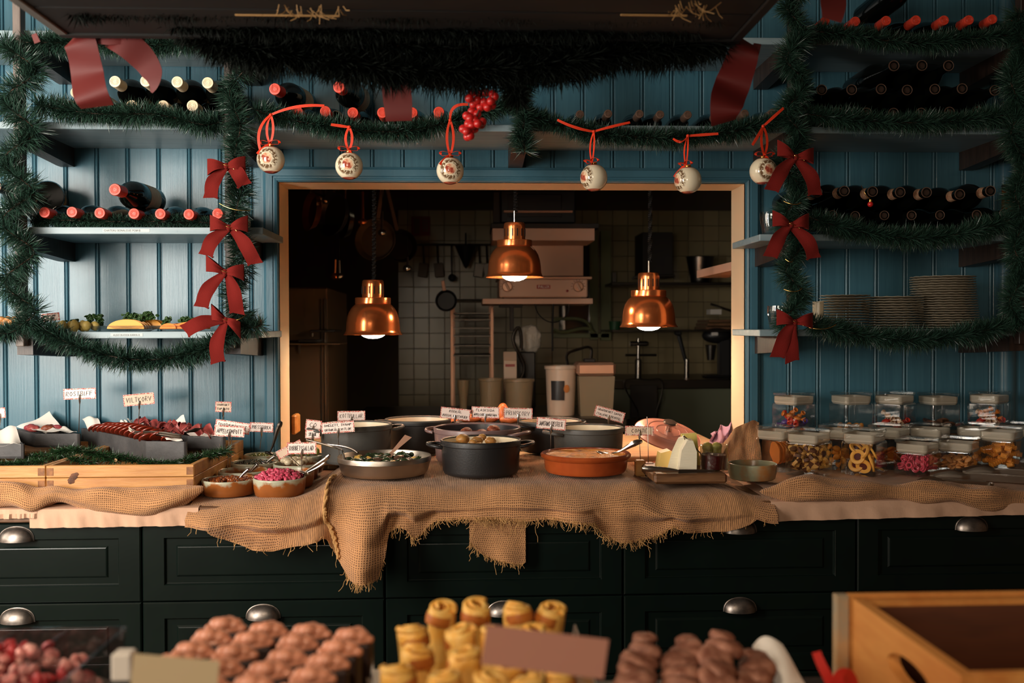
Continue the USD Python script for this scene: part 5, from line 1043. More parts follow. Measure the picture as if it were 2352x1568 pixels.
# plates
mat('plate_glaze', lin(206, 194, 172), 0.3, rnd=.06)
def plate_mesh(r):
    n = 72; v, f = lathe([(0, .0012), (r * .55, 0), (r * .60, .0005), (r * .9, .0028), (r * .985, .0036), (r, .0042), (r * .995, .0050), (r * .97, .0052), (r * .88, .0044), (r * .58, .0022), (0, .0020)], n)
    a = np.arctan2(v[:, 1], v[:, 0]); q = np.linalg.norm(v[:, :2], axis=1) / r; v[:, 2] += .0006 * np.sin(a * 18) * (q > .9); return v, f
for si, (u, dpx, vt, n, lb, dx) in enumerate(((1936, 112, 676, 13, 'left stack', .006), (2048, 135, 680, 13, 'middle stack', .002), (2176, 142, 634, 22, 'tall right stack', -.012))):
    Y = -.17; k = ppm(u, 740, Y); r = dpx / 2 / k; zt_ = P(u, vt, Y)[2]; z0 = ZR3 + TH + .0005; pit = (zt_ - z0) / n
    t = thing('dinner_plate', 'x', 'plate', 'plates in the ' + lb); part(t, 'plate', plate_mesh(r), 'plate_glaze', 50); C = Copies(t); o = P(u, 740, Y)
    for i in range(n):
        w = i / n; C.add(f'cream plate with ridged rim, {ORD[i]} from the bottom of the {lb}', loc=(o[0] + dx * (w if si < 2 else (w * (2.4 - w))) + rng.normal(0, .0008), Y + rng.normal(0, .001), z0 + i * pit), rot=(0, 0, rng.uniform(0, 360)), s=(1, 1, pit / .0052 * .98 if pit < .0052 else 1.0))
t = thing('ribbed_cup', 'white ribbed cup standing left of the left plate stack', 'cup', loc=A([P(1879, 725, -.26)[0], -.26, ZR3 + TH])); k = ppm(1879, 700, -.26); h = 64 / k
v, f = lathe([(0, 0), (.014, 0), (.015, .002), (.0165, h), (.0155, h), (.0135, .004), (0, .004)], 32); a = np.arctan2(v[:, 1], v[:, 0]); q = 1 + .035 * np.cos(8 * a); part(t, 'cup', (np.stack([v[:, 0] * q, v[:, 1] * q, v[:, 2]], 1), f), 'enamel_cream', 30)
for u, v, zr, lb in ((1762, 520, ZR2, 'pale glass half hidden behind the middle right bow'), (1778, 742, ZR3, 'clear upturned glass half hidden behind the lowest right bow')):
    t = thing('drinking_glass', lb, 'glass', loc=A([P(u + 10, v, -.24)[0], -.24, zr + TH])); part(t, 'bowl', lathe([(0, 0), (.02, 0), (.026, .006), (.034, .05), (.033, .07), (.031, .07), (.032, .05), (.024, .008), (0, .005)], 32), 'jar_glass', 50)
# ================================================================== wooden crates with slate trays and fir
def crate(x0, x1, y0, y1, z0, label, rows=3, sh=.0315, th=.013, group='wooden crates on the left of the counter'):
    t = thing('wooden_crate', label, 'crate', group, loc=(x0, y0, z0)); w, d = x1 - x0, y1 - y0
    for k in range(rows):
        a, b = k * sh + .0006, (k + 1) * sh - .0006
        for y in (0, d - th): part(t, 'slat', box(0, w, y, y + th, a, b, .0012), 'crate_wood')
        for x in (0, w - th): part(t, 'slat', box(x, x + th, th, d - th, a, b, .0012), 'crate_wood')
        for x in (0.0015, w - .0185):
            part(t, 'finger_joint', box(x, x + .017, -.0005, .004, a + .005, b - .006, .0004), 'crate_end_grain', label='end grain of a finger joint')
    part(t, 'bottom', box(th, w - th, th, d - th, .052, .060), 'crate_wood')
    return t
ca, cb = P(105.5, 1068, -.60), P(445, 1066, -.60)
c1 = crate(ca[0], cb[0], -.60, -.06, cb[2] - .0945, 'honey-coloured wooden crate with a dark knot, holding slate trays of sausage and ham')
for dx, dz, s in ((.068, .066, .010), (.062, .055, .009), (.075, .071, .006)): part(c1, 'knot', mv((lump(ball(1, 3), .35, 1.3, int(dx * 1000))[0] * A([s, .0009, s * .9]), ball(1, 3)[1]), (dx, .0, dz)), 'knot_wood', label='dark knot in the wood')
crate(ca[0] - .40, ca[0] - .002, -.60, -.06, cb[2] - .0945, 'honey-coloured wooden crate at the left edge, cut off by the frame')
mat('slate', lin(74, 72, 72), 0.6, col2=lin(56, 55, 56), scale=14, bump=.0015, bscale=30.)
mat('parchment', lin(226, 218, 208), 0.6, bump=.0004, bscale=30.)
mat('sausage', lin(172, 66, 36), 0.35, col2=lin(138, 46, 24), scale=50, rnd=.15); mat('sausage_rind', lin(120, 36, 20), 0.3)
mat('ham', lin(176, 84, 78), 0.42, col2=lin(150, 62, 60), scale=30, rnd=.15)
mat('radish', lin(150, 60, 66), 0.4)
ZT = 1.055
def tray(name_lb, a, b, c, z0=.992, z1=ZT, th=.006):
    """an open slate tray: a front corner, b the other front corner, c the far corner, as pixels of the rim"""
    A_, B_, C_ = (PZ(q[0], q[1], z1)[:2] for q in (a, b, c)); D_ = B_ + C_ - A_; t = thing('slate_tray', name_lb, 'tray', 'grey slate trays in the crates')
    def wall(p, q, s):
        n = A([-(q - p)[1], (q - p)[0]]); n = n / np.linalg.norm(n); m = (A_ + D_) / 2 - p; n = n * np.sign(np.dot(n, m)) * th
        pts = [(*x, z) for x in (p, q, p + n, q + n) for z in (z0, z1)]; return hull(pts)
    for i, (p, q) in enumerate(((A_, B_), (A_, C_), (B_, D_), (C_, D_))): part(t, 'wall', wall(p, q, 1), 'slate')
    part(t, 'base', hull([(*x, z) for x in (A_, B_, C_, D_) for z in (z0, z0 + .006)]), 'slate'); return A_, B_ - A_, C_ - A_
def parch(pts, label, amp=.004, seed=0):
    """a curled corner of parchment from four points"""
    p = [A(q) for q in pts]; g = [[p[0] * (1 - s) * (1 - t) + p[1] * s * (1 - t) + p[3] * (1 - s) * t + p[2] * s * t + A([0, -amp * 2 * math.sin(s * 3 + seed) * t, amp * math.sin(s * 6 + seed) + amp * 1.5 * math.sin(t * 4 + seed)]) for s in np.linspace(0, 1, 14)] for t in np.linspace(0, 1, 12)]
    obj('parchment', sheet(A(g), .0004), 'parchment', label, 'paper', 'parchment in the slate trays', smooth=60)
# B: sausage slices
o2, e1, e2 = tray('grey slate tray full of overlapping sausage slices', (335, 1013), (428, 1014), (189, 983))
t = thing('sausage_slice', 'x', 'sausage slice', 'sausage slices in the slate tray'); r = .0235
part(t, 'slice', lathe([(0, -.0018), (r, -.0018), (r, .0018), (0, .0018)], 26), 'sausage'); part(t, 'rind', lathe([(r, -.0018), (r + .0006, 0), (r, .0018)], 26), 'sausage_rind')
C = Copies(t); ang = math.degrees(math.atan2(e2[1], e2[0])); n_ = 0
for j, f1 in enumerate((.22, .5, .78)):
    for i in range(12):
        f2 = .10 + .072 * i; q = o2 + e1 * f1 + e2 * f2; d = e2 / np.linalg.norm(e2); z = ZT + .004 + .010 * math.sin(PI * min(max(f2 - .05, 0) / .8, 1)) + .006 * (j == 1)
        C.add(f'red-brown sausage slice in the {["near", "middle", "far"][j]} row of the slate tray, {ORD[i]} from the front', M=axis_mat(A([q[0], q[1], z]), A([d[0] * .55, d[1] * .55, .8])))
# C: ham
o3, f1_, f2_ = tray('grey slate tray of curled ham slices behind the sausage tray', (431, 1001), (516, 1003), (287, 978), 1.0152)
def curl(seed):
    g = np.random.default_rng(seed); a0 = g.uniform(.5, 1.4); return sheet(A([[(x * .028 * (1.02 - .75 * y * y) ** .5, y * .018 * (1 - .3 * x * x) + .004 * math.sin(3 * x + seed), .010 * math.sin(a0 * 2 * x + seed) + .006 * math.cos(3 * y + 2 * x) + .012 * abs(y) ** 2) for x in np.linspace(-1, 1, 14)] for y in np.linspace(-1, 1, 9)]), .0016)
for i in range(18):
    f1, f2 = rng.uniform(.2, .8), .06 + .05 * i; q = o3 + f1_ * f1 + f2_ * f2
    obj('ham_slice', mv(curl(i), A([q[0], q[1], ZT + .002 + rng.uniform(0, .012)]), (rng.uniform(-20, 20), rng.uniform(-20, 20), rng.uniform(0, 180))), 'ham', f'curled pink ham slice in the rear slate tray, {ORD[i]} from the front', 'ham slice', 'ham slices in the rear slate tray', smooth=60)
# A and D
o1, a1, a2 = tray('grey slate tray lined with parchment, left of the sausage tray', (81, 996), (183, 996), (30, 985), 1.0152); o4, d1, d2 = tray('grey slate tray at the left edge, cut off by the frame', (-70, 1019), (54, 1019), (-90, 985), 1.0152)
def on2(o, e, f, a, b, z): q = o + e * a + f * b; return (q[0], q[1], z)
parch([on2(o1, a1, a2, .35, .2, ZT - .01), on2(o1, a1, a2, 1.0, .7, ZT - .005), on2(o1, a1, a2, .95, 1.2, ZT + .055), on2(o1, a1, a2, .1, 1.0, ZT + .01)], 'tall curled sheet of parchment rising from the left slate tray', .004, 1)
parch([on2(o1, a1, a2, .1, .1, ZT + .002), on2(o1, a1, a2, .75, .05, ZT + .004), on2(o1, a1, a2, .6, .5, ZT + .014), on2(o1, a1, a2, .2, .6, ZT + .012)], 'parchment folded over the front rim of the left slate tray', .003, 2)
parch([on2(o1, a1, a2, .8, .2, ZT + .002), on2(o1, a1, a2, 1.0, .1, ZT + .003), on2(o1, a1, a2, 1.02, .6, ZT + .010), on2(o1, a1, a2, .75, .6, ZT + .01)], 'small parchment corner at the right of the left slate tray', .002, 3)
parch([on2(o4, d1, d2, .55, .0, ZT + .002), on2(o4, d1, d2, .98, .0, ZT + .002), on2(o4, d1, d2, 1.0, .4, ZT + .028), on2(o4, d1, d2, .6, .5, ZT + .01)], 'curled parchment in the slate tray at the left edge', .004, 4)
parch([on2(o2, e1, e2, .0, .88, ZT), on2(o2, e1, e2, .5, .95, ZT), on2(o2, e1, e2, .55, 1.05, ZT + .032), on2(o2, e1, e2, .0, 1.02, ZT + .028)], 'white parchment sticking up behind the sausage slices, leftmost', .004, 5)
parch([on2(o2, e1, e2, .75, .78, ZT + .01), on2(o2, e1, e2, 1, .80, ZT + .01), on2(o2, e1, e2, 1, .88, ZT + .036), on2(o2, e1, e2, .85, .88, ZT + .028)], 'small pointed parchment tip between sausage and ham', .003, 6)
parch([on2(o2, e1, e2, .55, .02, ZT), on2(o2, e1, e2, .95, .02, ZT), on2(o2, e1, e2, .95, .14, ZT + .018), on2(o2, e1, e2, .6, .12, ZT + .012)], 'little parchment corner at the front of the sausage tray', .002, 7)
parch([on2(o3, f1_, f2_, .0, .80, ZT), on2(o3, f1_, f2_, .4, .9, ZT), on2(o3, f1_, f2_, .4, 1.0, ZT + .034), on2(o3, f1_, f2_, .0, .95, ZT + .026)], 'parchment rising behind the ham, left one', .004, 8)
parch([on2(o3, f1_, f2_, .6, .55, ZT), on2(o3, f1_, f2_, 1.0, .5, ZT), on2(o3, f1_, f2_, 1.05, .62, ZT + .042), on2(o3, f1_, f2_, .7, .64, ZT + .022)], 'parchment rising behind the ham, taller right one', .004, 9)
parch([on2(o3, f1_, f2_, .15, .0, ZT + .001), on2(o3, f1_, f2_, .98, .0, ZT + .002), on2(o3, f1_, f2_, .98, .22, ZT + .012), on2(o3, f1_, f2_, .2, .2, ZT + .012)], 'parchment at the front end of the ham tray', .002, 10)
for i, (fa, fb, m) in enumerate(((.25, .55, 'ham'), (.55, .5, 'roast_meat'), (.65, .62, 'roast_meat'), (.8, .6, 'radish'), (.3, .75, 'radish'))):
    obj('meat_slice', mv(lump(ball(1, 3, (0, 0, 0), (.020, .012, .011)), .004, 80, i), on2(o1, a1, a2, fa, fb, ZT + .008)), m, f'piece of cold meat in the parchment-lined left tray, {ORD[i]} from the left', 'meat', 'cold meat in the left tray')
t = thing('serving_tongs', 'steel tongs lying over the sausage slices', 'tongs'); 
for dz in (0, .006): part(t, 'arm', tube(spline([P(297, 990, -.32), P(315, 1000, -.34 ), P(342, 1000, -.37), P(380, 1003, -.40), P(415, 1008, -.43)], 24) + A([0, 0, .004 + dz]), [.0035] * 24, 6), 'steel')
t = thing('serving_fork', 'dark fork end lying at the front of the ham tray', 'fork'); part(t, 'handle', tube(spline([P(425, 1000, -.33), P(440, 996, -.32), P(462, 990, -.30)], 12) + A([0, 0, .008]), [.002, .0025, .003, .003, .004, .005, .006, .006, .005, .004, .003, .002], 6), 'dark_steel')
# fir branches
def branch(pts, Y, r, label, seed, cut=False):
    c = spline([P(u, v, Y) if not isinstance(Y, (list, tuple)) else P(u, v, y) for (u, v), y in zip(pts, Y if isinstance(Y, (list, tuple)) else [Y] * len(pts))], 60); t = thing('fir_branch', label, 'branch', 'fir branches in the crates')
    part(t, 'twig', tube(c, np.linspace(.0042, .0014, 60), 6), 'twig'); part(t, 'needles', needles(c, r, 7500, seed, w=.0009, lean=.75, squash=(1, 1, .5), core=.002), 'fir_needles', False, kind='stuff')
    if cut: part(t, 'cut_end', mv(lathe([(0, 0), (.0045, 0), (.0045, .002), (0, .002)], 16), c[0] + A([0, -.003, 0]), (90, 0, 0)), 'cut_wood')
branch([(267, 1056), (230, 1044), (190, 1034), (150, 1034), (125, 1040)], -.56, .026, 'fir branch with a cut end in front of the sausage tray', 51, True)
branch([(255, 1050), (290, 1052), (330, 1060), (375, 1064), (410, 1064)], -.545, .022, 'fir branch pointing right along the front of the crate', 52)
branch([(130, 1050), (100, 1047), (60, 1052)], -.42, .020, 'shaded fir branch under the left slate tray', 53)
branch([(70, 1052), (110, 1049), (150, 1050), (200, 1046)], -.36, .022, 'fir branch tucked below the parchment-lined slate tray', 56)
branch([(-20, 1062), (30, 1066), (70, 1062), (100, 1060)], -.50, .020, 'fir branch below the slate tray at the left edge', 57)
branch([(440, 1052), (470, 1046), (500, 1042)], -.36, .022, 'fir branch tucked below the ham tray', 58)
branch([(420, 1058), (460, 1050), (500, 1040), (526, 1034)], [-.5, -.46, -.43, -.41], .024, 'fir branch sticking out over the right side of the crate', 54)
branch([(215, 1060), (180, 1056), (160, 1052)], -.565, .018, 'small drooping fir sprig in front of the sausage tray', 55)

# ================================================================== stoneware bowls
MAT['stoneware'] = usdkit.material(stage, '/World/Looks/stoneware', {'t': ('texture_coordinate', {}), 's': ('separate_xyz', {}), 'n': ('noise_texture', {'scale': 34., 'detail': 3.}), 'a': ('math', {'math_type': 'multiply_add', 'value2': .05}), 'r': ('rgb_ramp', {'ramp': [(0, lin(112, 62, 28)), (.58, lin(146, 84, 38)), (.67, lin(172, 170, 146)), (1, lin(166, 174, 156))]}), 'm': ('map_range', {'from_min': .0, 'from_max': .1, 'to_min': 0., 'to_max': 1.}), 'p': ('principled_bsdf', {'roughness': .25})},
    [('t.object', 's.vector'), ('t.object', 'n.vector'), ('n.fac', 'a.value1'), ('s.z', 'a.value3'), ('a.value', 'm.value'), ('m.result', 'r.fac'), ('r.color', 'p.base_color')], 'p.BSDF')
mat('celadon', lin(150, 150, 122), 0.25, col2=lin(170, 116, 66), scale=9, ramp=(.5, .65))
def stone_bowl(label, u, vr, Y, wpx, mt='stoneware', z0=ZC + .012):
    o = P(u, vr, Y); k = ppm(u, vr, Y); r = wpx / 2 / k; h = o[2] - z0; t = thing('stoneware_bowl', label, 'bowl', 'small stoneware bowls on the counter', loc=(o[0], Y, z0))
    part(t, 'bowl', lathe([(0, 0), (r * .86, 0), (r * .92, .003), (r * .97, h * .4), (r, h - .003), (r - .001, h), (r - .003, h + .001), (r - .005, h - .001), (r * .91, h * .35), (r * .85, .008), (0, .006)], 56), mt, 45)
    return t, r, h, A([o[0], Y, z0])
mat('pink_salad', lin(206, 74, 100), 0.4, island=.18, subsurface_weight=.0); mat('beet', lin(120, 26, 40), 0.35, island=.25); mat('apple_jam', lin(150, 72, 24), 0.2, island=.35, specular_ior_level=.7)
mat('caper', lin(64, 58, 34), 0.4, island=.35); mat('onion', lin(214, 196, 164), 0.3, island=.08); mat('olive', lin(128, 128, 54), 0.3, island=.25); mat('dressing', lin(196, 170, 120), 0.4, bump=.002, bscale=60.); mat('brown_sauce', lin(120, 76, 40), 0.3)
def heap(t, name, r, h, n, size, mt, seed, dome=.018, boxy=False, label=None):
    g = np.random.default_rng(seed); ms = []
    for i in range(n):
        a, q = g.uniform(0, 2 * PI), r * .88 * math.sqrt(g.random()); z = h - .006 + dome * (1 - (q / r) ** 2) * g.uniform(.75, 1.05); s = size * g.uniform(.7, 1.25)
        m = box(-s, s, -s, s, -s * .7, s * .7, s * .3) if boxy else ball(s, 1); ms.append(mv(m, (q * math.cos(a), q * math.sin(a), z), tuple(g.uniform(0, 180, 3))))
    part(t, name, cat(ms), mt, 50, kind='stuff', label=label)
t, r, h, o = stone_bowl('brown and pale blue stoneware bowl heaped with pink beetroot salad', 642, 1096, -.55, 119); heap(t, 'beetroot_salad', r, h, 190, .0055, 'pink_salad', 1, .026, True); heap(t, 'beetroot_cubes', r * .7, h + .016, 16, .0045, 'beet', 2, .008, True)
t, r, h, o = stone_bowl('stoneware bowl of chunky apple compote at the front left corner', 526, 1099, -.53, 122); heap(t, 'compote', r, h - .004, 150, .0055, 'apple_jam', 3, .012)
t, r, h, o = stone_bowl('stoneware bowl of dark jelly behind the compote bowl', 559, 1079, -.385, 113); part(t, 'jelly', lathe([(0, h - .014), (r - .007, h - .014)], 40), 'brown_sauce')
t, r, h, o = stone_bowl('stoneware bowl filled with small dark capers', 585, 1060, -.245, 108); heap(t, 'capers', r, h - .004, 260, .0038, 'caper', 4, .012)
t, r, h, o = stone_bowl('stoneware bowl at the back beside the crate, with a fork standing in it', 603, 1043, -.11, 84); heap(t, 'pickles', r, h - .006, 60, .006, 'olive', 5, .010)
t, r, h, o = stone_bowl('pale stoneware bowl of creamy dressing behind the pink salad', 665, 1081, -.415, 112); part(t, 'dressing', surface(r * .92, h - .012, .006, 60, 6), 'dressing', True)
t, r, h, o = stone_bowl('stoneware bowl of white pickled onions', 680, 1064, -.285, 104)
for i in range(12):
    a, q = i * 2.4, r * .7 * math.sqrt((i + .5) / 12); obj('pickled_onion', lump(ball(1, 3, o + A([q * math.cos(a), q * math.sin(a), h + .002 + .008 * (1 - (q / r) ** 2)]), (.011, .010, .009)), .001, 90, i), 'onion', f'white pickled onion in its bowl, {ORD[i]} counted outward from the middle', 'onion', 'pickled onions in a bowl')
t, r, h, o = stone_bowl('stoneware bowl of green olives and gherkins beside the grey pot', 700, 1044, -.155, 88)
for i in range(14):
    a, q = i * 2.4 + 1, r * .75 * math.sqrt((i + .5) / 14); obj('green_olive', lump(ball(1, 3, o + A([q * math.cos(a), q * math.sin(a), h + .004 + .010 * (1 - (q / r) ** 2)]), (.008, .008, .011)), .001, 90, i), 'olive', f'green olive in its bowl, {ORD[i]} counted outward from the middle', 'olive', 'green olives in a bowl')
stone_bowl('greenish stoneware bowl of sauce between the cheese board and the jars', 1728, 1063, -.42, 111, 'celadon', ZC + .022)
t, r, h, o = None, None, None, P(1728, 1063, -.42); obj('sauce', lathe([(0, ZC + .046), (.058, ZC + .046)], 40)if False else mv(lathe([(0, .0), (.060, .0), (.058, -.004), (0, -.004)], 40), (o[0], o[1], ZC + .050)), 'brown_sauce', 'brown sauce filling the greenish bowl beside the cheese board', 'sauce')
def cutlery(label, pts, r0=.0022, r1=.0045, mt='steel', bowl=None, name='spoon', hook=0):
    c = spline([P(*q) for q in pts], 24); t = thing(name, label, name, 'spoons in the small bowls'); part(t, 'handle', tube(c, np.concatenate([np.linspace(r0, r1, 20), [r1 * 1.15, r1 * 1.1, r1 * .9, r1 * .5]]), 8), mt)
    part(t, 'bowl', mv(ball(1, 2, (0, 0, 0), (.014, .010, .005)), c[0], (0, 20, 0)), mt)
cutlery('small spoon with a pink smear standing in the apple compote', [(545, 1104, -.53), (557, 1090, -.53), (568, 1080, -.53), (574, 1076, -.53)])
cutlery('small spoon standing in the dark jelly', [(572, 1086, -.40), (582, 1076, -.40), (590, 1068, -.40), (594, 1065, -.40)], r1=.0055)
cutlery('spoon standing in the capers', [(610, 1064, -.27), (622, 1054, -.27), (634, 1046, -.27)], r1=.005)
cutlery('tall brownish fork standing in the rear bowl beside the jamb', [(618, 1040, -.14), (630, 1012, -.14), (640, 980, -.14), (647, 968, -.14)], .002, .007, 'dark_steel', name='fork')
cutlery('long silver spoon leaning out of the pink salad towards the kale pan', [(698, 1086, -.52), (715, 1075, -.53), (735, 1062, -.54), (752, 1050, -.545), (757, 1044, -.55)], .0022, .005)
cutlery('second silver spoon leaning beside the pink salad', [(690, 1092, -.50), (712, 1082, -.50), (738, 1068, -.50), (750, 1058, -.50)], .0022, .004)

# ================================================================== cheese board
zb0 = ZC + .030
xa_, xb_ = P(1503, 1100, -.575)[0], P(1671, 1100, -.575)[0]
t = thing('cheese_board', 'thick wooden board carrying the cheeses and the jam glass', 'board'); part(t, 'board', box(xa_, xb_, -.575, -.36, zb0 + .004, zb0 + .031, .006), 'board_wood')
zc = zb0 + .0312
mat('brie', lin(232, 222, 196), 0.6, bump=.0010, bscale=40., stretch=(1, 1, 6)); mat('brie_paste', lin(226, 190, 110), 0.4); mat('cheese_yellow', lin(222, 200, 110), 0.4, col2=lin(186, 176, 90), scale=24)
def wedge(label, pts, Y, d, mt, side=None, lean=0):
    o = P(pts[0][0], pts[0][1], Y); q = [P(u, v, Y) for u, v in pts]; dz = zc - min(p[2] for p in q); m = hull([(p[0] + s * lean, Y + s * d, p[2] + dz) for p in q for s in (0, 1)])
    t = thing('cheese_wedge', label, 'cheese', 'cheeses on the board'); part(t, 'rind', m, mt)
    if side: part(t, 'paste', hull([(p[0] - .0012, Y + .006 + s * (d - .01), zc + (p[2] + dz - zc) * .94 + .001) for p in (q[0], q[-1]) for s in (0, 1)] + [(p[0] - .0006, Y + .006 + s * (d - .01), zc + (p[2] + dz - zc) * .94 + .001) for p in (q[0], q[-1]) for s in (0, 1)]), side)
wedge('low yellowish piece of cheese at the left of the board', [(1512, 1084), (1518, 1050), (1540, 1044), (1556, 1060), (1556, 1084)], -.47, .05, 'brie_paste')
wedge('tall white brie wedge leaning in the middle of the board', [(1532, 1084), (1544, 1040), (1556, 1014), (1570, 1010), (1580, 1040), (1560, 1084)], -.50, .04, 'brie', lean=.012)
wedge('white ridged brie wedge at the front of the board', [(1559, 1086), (1566, 1036), (1580, 1012), (1592, 1014), (1601, 1040), (1600, 1086)], -.55, .05, 'brie', lean=.006)
wedge('yellow cheese slab behind the white wedges', [(1562, 1084), (1566, 1012), (1600, 1010), (1608, 1084)], -.425, .015, 'cheese_yellow')
mat('jam', lin(70, 14, 14), 0.15, bump=.002, bscale=90.)
o = P(1640, 1086, -.51); k = ppm(1640, 1060, -.51); t = thing('jam_glass', 'clear glass of dark red jam at the right of the cheese board', 'glass', loc=(o[0], -.51, zc)); rj = 32 / k; hj = 57 / k
part(t, 'glass', lathe([(0, 0), (rj * .95, 0), (rj, .002), (rj, hj), (rj - .0012, hj + .0006), (rj - .0022, hj), (rj - .0022, .005), (0, .004)], 48), 'jar_glass', 45)
jm = surface(rj - .003, hj * .62, .010, 110, 4); part(t, 'jam', cat(jm, lathe([(0, .0045), (rj - .003, .0045), (rj - .003, hj * .62)], 48)), 'jam', 40)
for i, (u, v, w, hh) in enumerate(((1625, 1027, 26, 24), (1646, 1026, 26, 22))):
    m = P(u, v, -.405); k = ppm(u, v, -.405); obj('fruit_piece', cat(mv(lump(ball(1, 3, (0, 0, 0), (w / 2 / k, .014, hh / 2 / k)), .002, 50, i), m), box(m[0] - .012, m[0] + .012, -.415, -.395, zc, m[2], .003)), 'cheese_yellow', f'yellow-green melon chunk behind the jam glass, {"left" if i == 0 else "right"} one', 'fruit', 'melon chunks behind the jam glass')
cutlery('thin silver spoon leaning in the jam glass', [(1619, 1056, -.50), (1608, 1040, -.51), (1592, 1022, -.515), (1569, 1000, -.52)], .0014, .0022)
t = thing('cheese_knife', 'cheese knife with a pale handle lying across the front of the board', 'knife')
c = spline([P(1475, 1079, -.585), P(1500, 1080, -.585), P(1530, 1082, -.582), P(1558, 1085, -.58)], 20); c[:, 2] += zc + .008 - c[:, 2].min(); part(t, 'handle', tube(c, [.003, .006, .0075, .008, .008, .008, .0075, .007, .007, .007, .007, .007, .0068, .0066, .0062, .006, .0055, .005, .0045, .004], 10), 'brushed_steel'); e = c[-1]
part(t, 'blade', hull([e + A(q) for q in ((0, 0, .004), (0, 0, -.006), (.09, .004, -.004), (.10, .004, 0), (.09, .004, .003), (0, .0015, .004), (0, .0015, -.006), (.09, .0055, -.004), (.09, .0055, .003))]), 'steel')

# ================================================================== glass jars with biscuits and sweets
def rsq(a, r, n=6):
    q = []
    for cx, cy, s in ((a - r, a - r, 0), (-a + r, a - r, 1), (-a + r, -a + r, 2), (a - r, -a + r, 3)):
        for t_ in np.linspace(0, PI / 2, n): q.append((cx + r * math.cos(t_ + s * PI / 2), cy + r * math.sin(t_ + s * PI / 2)))
    return q
def loft(secs, close0=True, close1=True):
    n = len(secs[0][0]); v = [(x, y, z) for poly, z in secs for x, y in poly]; f = []
    for i in range(len(secs) - 1):
        for k in range(n): a, b = i * n + k, i * n + (k + 1) % n; f += [(a, b, b + n), (a, b + n, a + n)]
    if close0: v.append((0, 0, secs[0][1])); f += [(len(v) - 1, (k + 1) % n, k) for k in range(n)]
    if close1: v.append((0, 0, secs[-1][1])); e = (len(secs) - 1) * n; f += [(len(v) - 1, e + k, e + (k + 1) % n) for k in range(n)]
    return A(v, float), A(f)
def make_jar(H):
    t = thing('glass_jar', 'x', 'jar', 'square glass biscuit jars'); a = .0515
    part(t, 'jar', loft([(rsq(a - .002, .010), 0), (rsq(a, .012), .003), (rsq(a, .012), H - .008), (rsq(a - .002, .012), H - .003), (rsq(a - .006, .012), H), (rsq(a - .008, .012), H - .003)], True, False), 'jar_glass', 40)
    part(t, 'seal', loft([(rsq(a - .0085, .012), H - .006), (rsq(a - .0055, .012), H + .001), (rsq(a - .0055, .012), H + .0185), (rsq(a - .007, .012), H + .020)], False, False), 'jar_seal', 40, label='milky sealing band of the lid')
    part(t, 'lid', loft([(rsq(a - .006, .012), H + .002), (rsq(a - .0045, .012), H + .004), (rsq(a - .0045, .012), H + .022), (rsq(a - .002, .012), H + .024), (rsq(a - .001, .012), H + .030), (rsq(a - .004, .012), H + .0335), (rsq(a - .012, .012), H + .033), (rsq(a - .016, .012), H + .0315)]), 'jar_glass', 40, label='thick clear glass lid')
    return t
JT, JS = Copies(make_jar(.098)), Copies(make_jar(.070))
JARS = {}
def jar(key, C, label, u, v, Y, z, rz, s=1.0):
    o = P(u, v, Y); M = mat4((o[0], Y, z), (0, 0, rz), s); C.add(label, M=M); JARS[key] = (M, .0475, .098 if C is JT else .070)
zj = ZC + .017
jar('check', JT, 'glass jar of checkerboard biscuits at the front', 1858, 1060, -.315, zj, 44)
jar('ring', JT, 'glass jar of jam ring biscuits at the front', 1985, 1060, -.315, zj, 46)
jar('pink', JS, 'low glass jar of pink sugar curls at the front', 2107, 1070, -.33, zj, 42)
jar('almond', JS, 'low glass jar of almonds at the front right', 2202, 1070, -.305, zj, 48)
jar('bars', JT, 'glass jar of orange waffle bars at the right edge of the front', 2300, 1060, -.30, zj, 44, 1.02)
jar('snaps', JT, 'glass jar of thin ginger snaps behind the checkerboard jar', 1787, 1040, -.215, zj, 40)
jar('mid1', JT, 'glass jar standing behind and between the checkerboard and ring jars', 1928, 1030, -.195, zj, 45)
jar('mid2', JT, 'glass jar in the second row behind the pink curls', 2043, 1030, -.195, zj, 45)
jar('mid3', JT, 'glass jar of red sweets in the second row above the almonds', 2136, 1030, -.185, zj, 44)
jar('mid4', JT, 'glass jar in the second row behind the orange bars', 2243, 1030, -.18, zj, 46)
jar('mid5', JT, 'glass jar in the second row at the right edge of the picture', 2340, 1030, -.165, zj, 45)
zk_ = 1.029
t = thing('jar_step', 'narrow wooden step behind the jars carrying the rear row', 'step'); xs_ = P(1755, 1000, -.07)[0]; part(t, 'top', box(xs_, 1.62, -.132, -.012, zk_ - .018, zk_ - .0005, .002), 'board_wood')
for x_ in (xs_ + .01, 1.60): part(t, 'leg', box(x_, x_ + .018, -.13, -.014, ZC + .018, zk_ - .018), 'board_wood')
jar('b1', JT, 'glass jar of wrapped sweets nearest the hatch in the rear row', 1823, 930, -.075, zk_, 30, .98)
jar('b2', JT, 'glass jar in the rear row catching white reflections', 1954, 930, -.075, zk_, 12, .98)
jar('b3', JT, 'glass jar in the middle of the rear row', 2054, 930, -.075, zk_, 40, .98)
jar('b4', JT, 'glass jar second from the right in the rear row', 2154, 930, -.075, zk_, 8, .95)
jar('b5', JT, 'glass jar of wrapped sweets at the right of the rear row', 2272, 930, -.075, zk_, 38, .98)
mat('biscuit', lin(218, 168, 96), 0.6, bump=.0006, bscale=120., rnd=.1); mat('biscuit_dark', lin(92, 52, 30), 0.6, bump=.0006, bscale=120.); mat('biscuit_gold', lin(226, 162, 66), 0.55, bump=.0005, bscale=120., rnd=.1); mat('jam_dot', lin(80, 20, 16), 0.2)
